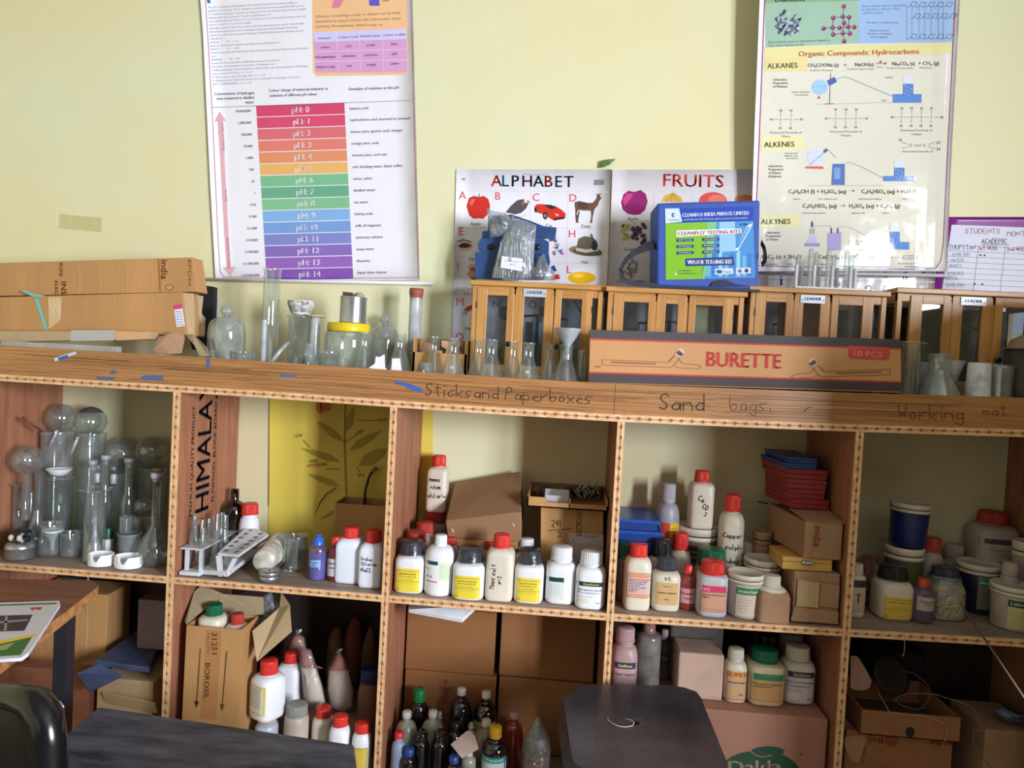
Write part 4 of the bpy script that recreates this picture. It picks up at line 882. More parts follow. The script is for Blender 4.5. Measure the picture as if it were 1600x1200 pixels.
def openbox(name, label, loc, w, d, h, m, rz=0, cat='box', th=.003, group=None, flaps=(), mi=None, tilt=(0, 0)):
    """open-topped carton, base centred at loc; flaps: (side, length, angle)"""
    mb = MB(); mi = mi or CARDIN
    mb.box(-w/2, w/2, -d/2, d/2, 0, th, m)
    for x in (-w/2, w/2-th): mb.box(x, x+th, -d/2, d/2, th, h, m)
    for y in (-d/2, d/2-th): mb.box(-w/2+th, w/2-th, y, y+th, th, h, m)
    t = thing(name, label, cat, loc, rz, group, tilt); mb.build('case', t)
    for side, L, a in flaps:
        f = MB()
        if side in 'lr':
            s_ = -1 if side == 'l' else 1; x = s_*w/2; p = [Vector((x, -d/2, h)), Vector((x, d/2, h))]; v = Vector((s_*math.cos(a), 0, math.sin(a)))*L
        else:
            s_ = -1 if side == 'f' else 1; y = s_*d/2; p = [Vector((-w/2, y, h)), Vector((w/2, y, h))]; v = Vector((0, s_*math.cos(a), math.sin(a)))*L
        f.slab([p[0], p[1], p[1]+v*.98, p[0]+v*1.02], th, m); f.build('flap', t)
    return t
# ================================================================ things on the counter
DKC = pm('charcoal_print_band', (66, 58, 60), .6, var=.06)
def zt(x): return ZT+sag(x)+.001
# --- long cartons at the left
BRN = (132, 62, 36)
def prA(p):
    p.text('RONI', 93, 411, 5.5, BRN, 1, rot=-PI/2, w=20, bold=.08); p.text('INS', 96, 440, 8, BRN, 1, rot=-PI/2, w=20, bold=.1); p.text('ELEC', 86, 439, 5, BRN, 1, rot=-PI/2, w=21, bold=.08); p.text('india', 252, 406, 11, (140, 76, 50), 1, rot=-PI/2, w=30, bold=.05)
    p.poly([(246, 405), (249, 405), (252, 455), (249, 455)], (160, 100, 60), 0); p.ell(265, 449, 7, 5, (152, 92, 60), 0, 12); p.ell(265, 449, 5, 3.4, (190, 148, 100), 1, 12)
    p.text('EPDM', 294, 406, 5, BRN, 1, rot=-PI/2, w=40)
    for x_ in (125, 157, 200): p.line([(x_, 409), (x_, 458)], .5, (214, 182, 134), 0)
zc = [0]
t, b, q, n = carton('long_carton', 'upper of the two long brown cartons at left, with india printing', [(-70, 413), (300, 402), (308, 456), (-70, 464)], .10, .05, CARD, prt=prA)
t, b, q, n = carton('long_carton', 'lower of the two long brown cartons, with turquoise ribbon and pink-white sticker', [(-70, 466), (284, 456.5), (291, 524), (-70, 517)], .085, .085, CARD, prt=None)
lb = MB()
fnb = wallpx(.085-.0006); p = PR(lambda u, v, off: fnb(u, v, off)-b, lb, 'gloss', down=True)
p.poly([(271, 477), (284, 474), (289, 509), (276, 511)], (226, 224, 234), 0); p.poly([(271, 477), (284, 474), (285, 482), (272, 484)], (206, 60, 120), 1)
for i in range(6): p.text('BURETTE STAND', 274+i*.6, 488+i*4, 2, (70, 80, 130), 1, w=10)
lb.build('sticker', t)
lb = MB(); p = PR(lambda u, v, off: fnb(u, v, off)-b, lb, 'gloss', down=True)
p.poly([(32, 455), (38, 453), (54, 459), (70, 462), (68, 464), (50, 463)], (110, 180, 170), 0); p.poly([(54, 467), (60, 467), (75, 516), (70, 516)], (110, 184, 176), 1); lb.build('ribbon', t, label='turquoise ribbon')
lb = MB(); p = PR(lambda u, v, off: fnb(u, v, off)-b, lb, 'gloss', down=True)
p.poly([(75, 464), (97, 464), (95, 500), (76, 515)], (202, 172, 128), 0)
for i in range(9): x_ = 77+i*2.2; p.line([(x_, 468+i % 3*6), (x_+1, 480+i % 4*5)], .7, (232, 214, 184), 1)
lb.build('tape', t, label='glinting clear tape')
# torn open end of the lower carton
fl = MB(); f_ = lambda x, y, Y: at(x, y, Y)-b
fl.slab([f_(284, 457, .09), f_(303, 459, .10), f_(305, 500, .10), f_(304, 531, .10), f_(291, 523, .09)], .002, CARD2)
fl.slab([f_(303, 460, .15), f_(318, 463, .16), f_(315, 490, .16), f_(321, 497, .16), f_(320, 524, .16), f_(305, 520, .15)], .002, CARDIN); fl.build('torn_flap', t)
carton('thin_carton', 'thin flat cardboard carton with grey tape lying under the two long cartons', [(-70, 517), (233, 518), (235, 530), (-70, 536)], .046, .036, CARD2, prt=lambda p: (p.poly([(111, 516), (180, 516), (178, 532), (110, 533)], (176, 172, 166), 0), p.poly([(180, 517), (232, 519), (232, 530), (182, 532)], (206, 160, 116), 0)))
mb = MB(); z_ = zt(-.3); A = on(60, 536, z_+.012); mb.box(-.44, -.155, .018, .034, z_+.004, z_+.020, pm('grey_board', (170, 164, 156), .7)); tag(mb.build('grey_strip', bevel=.001), 'long grey cardboard strip lying along the counter edge below the thin carton', 'cardboard')
tt = thing('cardboard_scrap', 'torn crumpled piece of brown cardboard beside the bell jar at the left', 'cardboard', (0, 0, 0))
mb = MB(); g = lambda x, y, Y: at(x, y, Y)
mb.slab([g(247, 529, .06), g(268, 520, .06), g(290, 523, .09), g(284, 552, .07), g(262, 553, .05), g(240, 548, .05)], .002, CARD3)
mb.slab([g(290, 523, .08), g(301, 522, .07), g(322, 543, .05), g(326, 556, .05), g(312, 557, .05), g(304, 540, .06)], .002, CARDIN); mb.build('piece', tt)
mb = MB(); mb.slab([g(313, 445, .20), g(334, 448, .20), g(330, 545, .19), g(300, 546, .20), g(296, 530, .20), g(300, 500, .20)], .02, pm('black_cloth', (26, 25, 30), .8)); tag(mb.build('black_folder'), 'black folder standing behind the torn ends of the long cartons', 'folder')
mb = MB(); mb.slab([g(331, 460, .24), g(337, 461, .24), g(339, 468, .24), g(338, 500, .24), g(333, 503, .24)], .006, pm('pale_blue_plastic', (118, 152, 214), .4)); tag(mb.build('blue_plastic_piece'), 'pale blue plastic piece peeping out behind the black folder', 'plastic piece')
# --- glassware
def knob(mb, r, h): mb.blob((0, 0, h*.9), r*.38, r*.38, h*.10, GLASS2, 0, nu=20, nv=12); mb.lathe([(r*.12, h*.79), (r*.12, h*.83)], GLASS2, 16)
glass('bell_jar', 'glass bell jar with round knob beside the black folder', 'bell jar', 326, 384, 477, Y=.13, z=ZT, prof=BELL, m=GLASS2, extra=knob)
glass('bell_jar', 'dusty bell jar with round knob behind the wash flasks, right of the tin can', 'bell jar', 578, 625, 490, Y=.255, z=ZT, prof=BELL, m=GLASS2, extra=knob)
glass('glass_dish', 'small faceted glass dish in front of the left bell jar', 'dish', 360, 398, 549, Y=.05, z=ZT, prof=[(0, .1), (.85, .1), (.9, .2), (.92, .85), (1, .9), (1, 1), (.9, 1)], extra=lambda mb, r, h: [mb.tube([(r*.93*math.cos(a), r*.93*math.sin(a), .1*h), (r*.97*math.cos(a), r*.97*math.sin(a), .95*h)], .0016, GLASS, 6) for a in [i*PI/6 for i in range(12)]])
glass('measuring_cylinder', 'tall empty glass cylinder standing in front of the pH chart', 'cylinder', 411, 440, 420, Y=.12, z=ZT, prof=[(0, 0), (1, 0), (1.05, .01), (.9, .03), (.9, .97), (1, .985), (.98, 1)])
glass('glass_tube', 'thin graduated glass tube standing beside the tall cylinder', 'tube', 409, 418, 500, Y=.09, z=ZT, prof=CYLP, m=FROST)
t = thing('gas_jar', 'cylindrical gas jar with ground rim carrying a paper-wrapped bowl', 'gas jar', (0, 0, 0))
X, Yc, zb, r, h = spot(451, 487, 494, None, .14, ZT); t.location = (X, Yc, zb)
MB().lathe([(0, 0), (.95*r, 0), (r, .01*h), (r, .95*h), (1.15*r, .97*h), (1.15*r, 1*h), (.9*r, h)], GLASS, 36).build('jar', t)
bz = zb+h+.001
b2 = thing('porcelain_bowl', 'white porcelain bowl wrapped in newspaper on top of the gas jar', 'bowl', (X, Yc, bz)); R = r*1.12
MB().lathe([(0, 0), (.5*R, 0), (.75*R, .006), (R, .031), (1.02*R, .036), (.95*R, .035), (.7*R, .010), (0, .006)], PORC, 36).build('bowl', b2)
mb = MB(); pn = pm('newspaper', (206, 202, 198), .8, var=.35, scale=120); mb.lathe([(.52*R, .001), (.8*R, .008), (1.03*R, .026), (1.05*R, .034)], pn, 24); mb.build('newspaper_wrap', b2)
glass('gas_jar', 'narrow frosted gas jar covered by a brownish ground-glass disc', 'gas jar', 484, 502, 496, Y=.13, z=ZT, prof=[(0, 0), (1.4, 0), (1.45, .03), (1.15, .12), (1, .2), (.85, .8), (.8, .98), (.9, 1)], m=FROST)
X, Yc, zb, r, h = spot(484, 502, 496, None, .13, ZT); r *= 1.8; hh = at(493, 496, Yc).z
tag(MB().lathe([(0, 0), (r*.98, 0), (r, .002), (r*.97, .0045), (0, .0045)], pm('brown_ground_glass', (190, 164, 138), .4), 32).build('cover_disc', loc=(X, Yc, hh+.001)), 'brownish ground-glass disc lying on the narrow frosted gas jar', 'disc')
glass('plastic_stopper', 'short frosted plastic stopper tube beside the narrow gas jar', 'stopper', 475, 492, 537, Y=.06, z=ZT, prof=[(0, 0), (1, 0), (1, .6), (.8, .62), (.8, 1), (0, 1)], m=FROST)
mb = MB(); mb.tube([g(424, 566, .07), g(440, 546, .09), g(451, 535, .11)], .0048, FROST, 12); tag(mb.build('glass_tube'), 'frosted glass tube leaning slantwise against the gas jar', 'tube')
glass('glass_funnel', 'clear glass funnel standing upright in a small neck beside the yellow lid', 'funnel', 510, 543, 513, Y=.10, z=ZT, prof=[(.1, 0), (.12, .35), (.2, .45), (.97, .97), (1, 1)], m=GLASS)
glass('glass_jar', 'large clear glass jar under the bright yellow lid and the tin can', 'jar', 506, 580, 520, Y=.15, z=ZT, prof=[(0, 0), (.92, 0), (1, .04), (1, .9), (.95, 1)], m=GLASS2)
X, Yj, zb, r, h = spot(506, 580, 520, None, .15, ZT); r *= .9; z1 = at(540, 519, Yj).z
lid = MB().lathe([(0, 0), (r, 0), (r*1.01, .004), (r, .019), (r*.96, .021), (0, .021)], pm('yellow_lid', (222, 196, 22), .4), 40).build('jar_lid', loc=(X, Yj, z1)); tag(lid, 'bright yellow plastic lid on the big clear jar, under the tin can', 'lid')
X2 = at(552, 485, Yj).x; r = 21*(Yj-CAM.y)/FPX; z2 = z1+.0215; hc = at(552, 464, Yj).z-z2
tc_ = thing('tin_can', 'open silver tin can holding scraps, on the yellow jar lid', 'can', (X2, Yj, z2))
MB().lathe([(0, .001), (r*.98, 0), (r, .003), (r*.98, .006), (r*.98, hc-.005), (r, hc-.002), (r*.98, hc), (r*.94, hc), (r*.93, .01), (0, .01)], TIN, 40).build('can_body', tc_)
mb = MB(); mb.slab([(-r*.8, -r*.1, hc-.01), (-r*.1, -r*.3, hc-.01), (r*.0, -r*.2, hc+.009), (-r*.85, 0, hc+.011)], .002, pm('torn_label', (96, 72, 66), .7, var=.3, scale=60)); mb.blob((r*.4, 0, hc), r*.42, r*.3, .011, pm('grey_rag', (170, 164, 150), .9), .25, 3); tag(mb.build('scrap_contents', loc=(X2, Yj, z2)), 'torn brown paper and grey rag stuffed in the mouth of the tin can', 'scraps', kind='stuff')
glass('small_beaker', 'small low glass beaker, left of the pair at the foot of the wrapped bowl jar', 'beaker', 452, 475, 555, Y=.05, z=ZT, prof=BEAK)
glass('small_beaker', 'small low glass beaker, right of the pair at the foot of the gas jars', 'beaker', 475, 493, 556, Y=.045, z=ZT, prof=BEAK)
glass('small_beaker', 'squat glass weighing bottle with a thick ground rim under the glass funnel', 'beaker', 499, 529, 546, Y=.035, z=ZT, prof=[(0, 0), (.95, 0), (1, .04), (1, .68), (1.08, .7), (1.08, .95), (1, 1), (.92, .98)])
mb = MB(); wsc = pm('white_foam', (238, 238, 244), .8); mb.slab([g(577, 575, .02), g(587, 568, .02), g(588, 557, .02), g(594, 558, .02), g(601, 554, .02), g(602, 574, .02), g(606, 579, .02)], .006, wsc); tag(mb.build('foam_scrap'), 'torn white foam scrap standing at the front edge, the left and taller one', 'foam scrap')
mb = MB(); mb.slab([g(611, 580, .018), g(613, 560, .018), g(624, 560, .018), g(627, 580, .018)], .006, wsc); tag(mb.build('foam_scrap'), 'small white foam scrap in front of a conical flask, the right and smaller one', 'foam scrap')
X, Yc, zb, r, h = spot(640, 661, 451, None, .20, ZT); t = thing('glass_cylinder', 'tall frosted cylinder with a brown stopper in front of the wall', 'cylinder', (X, .20, zb))
MB().lathe(ring([(0, 0), (1, 0), (1, .93)], r*.94, h), FROST, 28).build('tube', t); MB().lathe([(r*.9, h*.86), (r, h*.93), (r*1.05, h*.935), (r*1.05, h), (0, h)], pm('brown_stopper', (156, 84, 66), .6), 28).build('stopper', t)
mb = MB(); mb.blob((0, 0, .042), .021, .020, .034, pm('brown_crumpled_paper', (176, 148, 122), .85), .16, 5); a = at(670, 530, .20); tag(mb.build('crumpled_paper', loc=(a.x, .20, zt(a.x))), 'crumpled brown paper ball behind the conical flasks', 'paper')
# wooden retort rack pieces in the carton
t = thing('open_carton', 'low open cardboard carton holding pale wooden clamps behind the conical flasks', 'box', (0, 0, 0)); mb = MB()
A, B = at(645, 556, .12), at(729, 560, .12); z_ = max(zt(A.x), zt(B.x)); dx = B.x-A.x
for q in ((0, .005, 0, .10), (dx-.005, dx, 0, .10)): mb.box(A.x+q[0], A.x+q[1], .12, .26, z_, z_+.085, CARD)
mb.box(A.x, B.x, .12, .124, z_, z_+.052, CARD); mb.box(A.x, B.x, .256, .26, z_, z_+.088, CARD3); mb.box(A.x, B.x, .12, .26, z_, z_+.004, CARD); mb.build('case', t)
CL = pm('pale_clamp_wood', (208, 166, 134), .6)
for i, (l_, pts) in enumerate((('pale wooden clamp standing at the left in the low carton behind the flasks', [(657, 557), (661, 535), (669, 535), (668, 546), (690, 548), (690, 553), (668, 553), (666, 557)]), ('pale wooden clamp lying across the right half of the low carton behind the flasks', [(690, 532), (722, 534), (722, 541), (700, 548), (722, 550), (720, 562), (694, 556), (698, 546), (690, 541)]))):
    mb = MB(); mb.slab([g(x, y, .135+i*.03) for x, y in pts[::-1]], .008, CL); tag(mb.build('wooden_clamp'), l_, 'clamp', 'pale wooden clamps in the low carton')
GC = 'clear conical flasks along the counter front'
def confl(x0, x1, yt, Y, lb_, m=None, grad=False):
    o = glass('conical_flask', lb_, 'flask', x0, x1, yt, Y=Y, z=ZT, prof=CON, group=GC, m=m)
    X, Yc, zb, r, h = spot(x0, x1, yt, None, Y, ZT)
    if grad:
        mb = MB(); mb.add([(-r*.1, -r*.83, .21*h), (r*.16, -r*.82, .21*h), (r*.16, -r*.76, .28*h), (-r*.1, -r*.77, .28*h)], [(0, 1, 2, 3)], WHTC); mb.build('white_marking_patch', o)
    return o
confl(552, 587, 519, .09, 'conical flask just left of the white foam scraps, first of the flasks from the left')
confl(606, 644, 521, .07, 'conical flask with the small foam scrap at its foot')
confl(661, 697, 525, .11, 'conical flask behind the small beaker, in front of the crumpled paper')
confl(690, 728, 528, .05, 'conical flask with a white marking patch, just left of the first wooden cabinet', grad=True)
confl(731, 766, 530, .10, 'conical flask in front of the left corner of the first cabinet, partly behind its neighbour')
confl(748, 788, 530, .06, 'conical flask overlapping the one to its left, under the first cabinet\'s left door')
confl(786, 818, 533, .10, 'narrow conical flask under the knob of the first cabinet\'s left door')
confl(805, 846, 535, .05, 'conical flask under the centre pane of the first cabinet', grad=True)
confl(843, 876, 537, .10, 'conical flask just left of the one carrying the plastic funnel')
confl(863, 906, 539, .06, 'conical flask carrying a frosted plastic funnel in its mouth')
Yc = spot(863, 906, 539, None, .06, ZT)[1]; r = 22*(Yc-CAM.y)/FPX; zf = at(887, 541, Yc).z
mb = MB().lathe([(r*.16, -.03), (r*.2, 0), (r*.34, .006), (r*.97, .036), (r, .040), (r*.96, .039), (r*.3, .008)], FROST, 36); tag(mb.build('plastic_funnel', loc=(at(887, 535, Yc).x, Yc, zf)), 'frosted plastic funnel sitting in the mouth of a conical flask', 'funnel')
glass('small_beaker', 'small thin beaker at the edge left of the conical flask with the marking patch', 'beaker', 653, 678, 567, Y=.035, z=ZT, prof=BEAK)
glass('glass_beaker', 'narrow glass beaker squeezed beside the left end of the BURETTE box', 'beaker', 902, 921, 547, Y=.08, z=ZT, prof=BEAK)
# right end of the counter
glass('gas_jar', 'gas jar with a ground flange at the right end of the BURETTE box', 'gas jar', 1410, 1437, 534, Y=.032, z=ZT, prof=[(0, 0), (1, 0), (1, .96), (1.6, .965), (1.6, .99), (1, 1)], m=GLASS)
glass('glass_beaker', 'frosty glass jar between the flange gas jar and the right conical flask', 'jar', 1432, 1464, 566, Y=.11, z=ZT, prof=BEAK, m=FROST)
o = confl(1434, 1498, 553, .06, 'wide conical flask at the right, in front of the fourth cabinet', m=GLASS2); o['group'] = GC
glass('plastic_funnel', 'upright clear plastic funnel behind the right conical flask', 'funnel', 1470, 1504, 563, Y=.09, z=ZT, prof=[(.1, 0), (.2, .2), (.97, .96), (1, 1)], m=FROST)
glass('plastic_cup', 'white upturned plastic cup in front of the fourth cabinet', 'cup', 1512, 1547, 567, Y=.05, z=ZT, prof=[(1, 0), (.97, .02), (.86, .97), (.8, 1), (0, 1)], m=glassy('milky_plastic', tint=(220, 224, 236), haze=.9, gl=.05, rough=.3))
glass('plastic_dish', 'shallow dusty plastic dish upturned right of the white cup', 'dish', 1546, 1580, 570, Y=.05, z=ZT, prof=[(1, .0), (1, .9), (.95, 1), (0, 1)], m=GLASS2)
mb = MB(); mb.tube([g(1521, 562, .14), g(1524, 532, .14)], .0012, GLASS, 6); mb.tube([g(1521, 559, .14), g(1538, 563, .14)], .0012, GLASS, 6); tag(mb.build('bent_glass_rod'), 'thin bent glass rod rising from the upturned dish at the right', 'rod')
X, Yc, zb, r, h = spot(1579, 1640, 524, None, .06, ZT); t = thing('dark_pot', 'dark lidded pot cut off by the right edge of the photo', 'pot', (X, Yc, zb))
MB().lathe([(0, 0), (r*.95, 0), (r, .01), (r, h*.78), (0, h*.78)], pm('dark_pot_metal', (52, 46, 44), .5), 36).build('body', t); MB().lathe([(r*1.04, h*.78), (r*1.04, h*.80), (r*.96, h*.82), (r*.8, h*.93), (r*.4, h), (0, h)], pm('worn_lid', (128, 106, 84), .5), 36).build('lid', t)

# --- BURETTE box
def prB(p):
    L = lambda t: None
    for (a0, a1), c in ((((0, 0), .205), (66, 58, 60)), (((0, 0), 1), None)):
        if c: pass
    tl, tr, br, bl = (922, 515), (1408, 530.5), (1408, 612), (920, 597)
    def q(v0, v1, c, ly=0): p.quad([lerp(tl, bl, v0), lerp(tr, br, v0), lerp(tr, br, v1), lerp(tl, bl, v1)], c, ly)
    q(0, .165, (74, 66, 70)); q(.165, .195, (196, 60, 48)); q(.80, .83, (196, 60, 48)); q(.83, 1, (72, 60, 64))
    x = 1104
    R_ = (196, 62, 54)
    p.text('BURETTE', 1103, 572, 24, R_, 2, w=116, rot=-.035, bold=.09)
    p.poly([(1325, 540), (1390, 543), (1390, 559), (1387, 563), (1328, 560), (1325, 556)], (206, 74, 72), 1); p.text('10 PCS', 1334, 556, 8.5, (226, 160, 140), 2, w=44, rot=-.05)
    K = (120, 74, 46)
    def bur(x0, y0, s):
        f = lambda x, y: (x0+s*x, y0+y)
        p.line([f(0, 0), f(104, 4), f(116, -10)], .8, K, 1); p.line([f(0, 8.5), f(106, 12), f(112, 9)], .8, K, 1); p.line([f(0, 0), f(0, 8.5)], .8, K, 1); p.line([f(112, 9), f(120, 13), f(150, 14), f(155, 11), f(148, 8), f(126, 6), f(118, -2)], .8, K, 1)
        p.line([f(15, 4), f(83, 6.5)], 3, (150, 100, 62), 1); p.line([f(104, 2), f(120, -13)], .8, K, 1); p.line([f(112, 8), f(126, -7)], .8, K, 1)
        p.poly([f(113, -8), f(118, -17), f(124, -18), f(129, -12), f(123, -3)], (206, 176, 146), 2); p.poly([f(115, -10), f(119, -15), f(127, -9), f(123, -5)], (88, 56, 80), 3)
    bur(941, 562, 1); bur(1391, 577, -1)
    p.text('fragile', 929, 574, 3, K, 1)
t, b, q, n = carton('burette_box', 'long orange-brown BURETTE 10 PCS carton with charcoal bands on the counter front', [(922, 515), (1408, 530.5), (1408, 614), (920, 598)], .015, .088, pm('orange_cardboard', (200, 146, 94), .6, var=.05, scale=5), prt=prB)

# --- wooden balance cabinets
CAB = grain('varnished_pine', (204, 152, 88), (172, 118, 60), 5, (1, 5, 14), .35)
CABV = grain('varnished_pine_upright', (204, 152, 88), (176, 122, 64), 5, (14, 5, 1), .35)
PANE = glassy('cabinet_glass', tint=(232, 236, 240), haze=.05, gl=.05, rough=.02, hcol=(120, 124, 134), edge=.35)
PINKP = pm('pink_backing', (224, 140, 122), .7)
def cabinet(x0, x1, y0, y1, Y, label, plate, cols, inside):
    """x0,x1: photo edges of the top board; y0,y1: its top edge"""
    A = at(x0, y0, Y); B = at(x1, y1, Y); zb0 = max(zt(A.x), zt(B.x)); D = min(YB-.008, Y+.15)-Y; w = B.x-A.x; H = (A.z+B.z)/2-zb0
    t = thing('balance_cabinet', label, 'cabinet', (A.x+w/2, Y, zb0), 0, 'glass-fronted balance cabinets on the counter'); X0, X1 = -w/2+.006, w/2-.006
    mb = MB(); mb.box(-w/2, w/2, -.008, D, H-.012, H, CAB); mb.build('top_board', t, bevel=.002)
    mb = MB(); mb.box(X0, X1, 0, D, 0, .014, CAB); mb.box(X0, X1, .002, .012, H-.03, H-.012, CAB)
    for x in (X0, X1-.011):
        mb.box(x, x+.011, 0, .014, .014, H-.012, CABV); mb.box(x, x+.011, D-.014, D, .014, H-.012, CABV); mb.box(x, x+.011, .014, D-.014, H-.034, H-.012, CAB)
    for x in (cols[1], cols[2]): mb.box(-w/2+x*w-.004, -w/2+x*w+.004, .002, .012, .014, H-.012, CABV)
    mb.build('case', t, bevel=.0008)
    mb = MB(); mb.box(X0+.004, X0+.006, .014, D-.014, .014, H-.034, PANE); mb.build('side_pane', t); mb = MB(); mb.box(X1-.006, X1-.004, .014, D-.014, .014, H-.034, PANE); mb.build('side_pane', t)
    def leaf(a, b, ga, gb, kind, knobx=None):
        a, b, ga, gb = [-w/2+v*w for v in (a, b, ga, gb)]; top = H-.016; gt = top-.018
        mb = MB(); y0_, y1_ = (-.002, .009)
        if kind == 'centre_panel': y0_, y1_ = .001, .010
        mb.box(a, ga, y0_, y1_, .015, top, CABV); mb.box(gb, b, y0_, y1_, .015, top, CABV); mb.box(ga, gb, y0_, y1_, gt, top, CAB); mb.box(ga, gb, y0_, y1_, .015, .034, CAB)
        d = mb.build(kind, t, bevel=.0008)
        m2 = MB(); m2.box(ga-.001, gb+.001, .004, .006, .033, gt+.001, PANE); m2.build('glass_pane', d)
        if knobx is not None:
            k = MB(); k.lathe([(0, 0), (.003, 0), (.003, .006), (.0065, .010), (.0065, .014), (0, .016)], BLK, 16, T=Matrix.Translation((-w/2+knobx*w, y0_, H*.36)) @ Matrix.Rotation(PI/2, 4, 'X')); k.build('knob', d)
            for zz in (.2, .75):
                hx_ = a if knobx > (cols[0]+cols[1])/2+.0 and b < 0.03 else (a if knobx*w-w/2 > (a+b)/2 else b); m3 = MB(); m3.box(hx_-.001, hx_+.001, y0_-.001, y0_, H*zz-.008, H*zz+.008, GREYC); m3.build('hinge', d)
        return d
    c0, c1, c2, c3 = cols
    leaf(c0, c1-.006, c0+.075, c1-.055, 'door', c1-.028); leaf(c2+.006, c3, c2+.055, c3-.075, 'door', c2+.028)
    cp = leaf(c1+.004, c2-.004, c1+.07, c2-.07, 'centre_panel')
    if plate:
        xm = -w/2+(c1+c2)/2*w; pw_ = .027; mb = MB(); mb.box(xm-pw_, xm+pw_, -.0015, .0012, H-.033, H-.015, pm('name_plate', (206, 212, 226), .35, met=.2))
        p = PR(lambda u, v, off: (xm+u, -.0015-off, v), mb, 'matte'); p.text('LEADER', 0, H-.0265, .0072, (60, 72, 110), 1, 'c', w=.036, bold=.08)
        for s_ in (-1, 1): p.ell(s_*.023, H-.026, .0013, .0013, (60, 60, 70), 1, 8)
        mb.build('name_plate', cp, label='small silver LEADER plate')
    inside(t, w, D, H); return t
def balance(t, w, D, H, dark=(70, 60, 60)):
    # swinging arm, pillar, two hanging pans on thin wires
    DK = pm('balance_metal', (92, 84, 84), .35, met=.5); mb = MB()
    mb.lathe([(0, .014), (.022, .014), (.022, .02), (.006, .024), (.004, H*.70), (0, H*.71)], DK, 16, T=Matrix.Translation((0, D*.5, 0))); mb.tube([(-.075, D*.5, H*.66), (0, D*.5, H*.69), (.075, D*.5, H*.66)], .003, DK, 8)
    for s_ in (-1, 1):
        x = s_*.073
        for k in (-1, 1): mb.tube([(x, D*.5, H*.65), (x+k*.017, D*.5, .05)], .0008, TIN, 6)
        mb.lathe([(0, .046), (.018, .047), (.022, .051), (.021, .051), (0, .048)], TIN, 20, T=Matrix.Translation((x, D*.5, 0)))
    mb.build('balance_mechanism', t, label='metal beam balance with two hanging pans')
def ins1(t, w, D, H):
    balance(t, w, D, H); mb = MB(); mb.box(-.03, .012, D*.62, D*.66, .015, H*.62, pm('pale_blue_card', (140, 170, 196), .6)); mb.build('blue_card', t)
def ins2(t, w, D, H):
    balance(t, w, D, H); mb = MB(); mb.box(.045, .10, D*.25, D*.26, H*.5, H-.03, pm('wall_reflection_tone', (206, 204, 150), .7)); mb.build('wall_reflection_card', t); mb = MB(); mb.box(.04, .105, D*.2, D*.27, .015, H*.5-.001, pm('grey_board_inside', (60, 60, 60), .7)); mb.build('grey_board', t)  # pale card colour stands in for the bright wall reflecting in the pane
def ins3(t, w, D, H):
    balance(t, w, D, H); mb = MB(); mb.box(-.075, .032, D*.28, D*.29, .015, H-.03, PINKP); mb.build('pink_card', t); mb = MB(); mb.blob((-.095, D*.2, .055), .022, .02, .03, POLY, .2, 4); mb.build('plastic_bag', t); mb = MB(); mb.box(.05, .11, D*.7, D*.71, .015, H-.035, pm('grey_green_card', (92, 104, 100), .7)); mb.build('green_card', t)
def ins4(t, w, D, H):
    balance(t, w, D, H); mb = MB(); mb.box(-w/2+.02, w/2-.02, D-.012, D-.008, .015, H-.03, pm('dark_backing', (66, 52, 50), .7)); mb.build('back_board', t)
cabinet(736, 947, 433, 451, .135, 'first wooden balance cabinet from the left, alphabet letters showing through its glass', True, (.055, .335, .625, .905), ins1)
cabinet(947, 1168, 448, 456, .12, 'second wooden balance cabinet, under the blue water testing kit, without a name plate', False, (.06, .365, .59, .91), ins2)
cabinet(1170, 1391, 447, 456, .12, 'third wooden balance cabinet with pink card inside, under the test tube rack', True, (.055, .33, .59, .89), ins3)
cabinet(1399, 1652, 455, 454, .13, 'fourth wooden balance cabinet, at the right edge, with a dark interior', True, (.10, .36, .62, .90), ins4)
# --- on cabinet 1
NAVY = pm('navy_plastic', (44, 76, 128), .35, var=.12)
zc1 = at(840, 441, .135).z
def cx(x, y, Y): return at(x, y, Y)
t = thing('plastic_clamp_rack', 'pile of navy blue plastic clamps behind the bag on the first cabinet', 'plastic clamps', (at(800, 437, .2).x, .2, zc1)); b = t.location
for l_, pts in (('lower_clamp', [(744, 436), (744, 396), (786, 396), (786, 438)]), ('middle_clamp', [(748, 384), (752, 376), (760, 374), (846, 374), (858, 380), (858, 395), (846, 402), (756, 396), (749, 392)]), ('upper_clamp', [(754, 374), (755, 364), (764, 363), (764, 340), (800, 338), (830, 348), (850, 356), (870, 358), (868, 376), (858, 378), (858, 374)]), ('right_clamp', [(800, 438), (800, 400), (858, 398), (860, 412), (850, 438)])):
    mb = MB(); mb.slab([at(x, y, .21)-b for x, y in pts[::-1]], .022, NAVY)
    mb.build(l_, t, bevel=.001)
for x, y in ((767, 386), (840, 386)):
    mb = MB(); mb.lathe([(0, 0), (.0075, 0), (.0075, .001), (0, .001)], BLK, 20, T=Matrix.Translation(at(x, y, .186)-b) @ Matrix.Rotation(PI/2, 4, 'X')); mb.build('screw_hole', t)
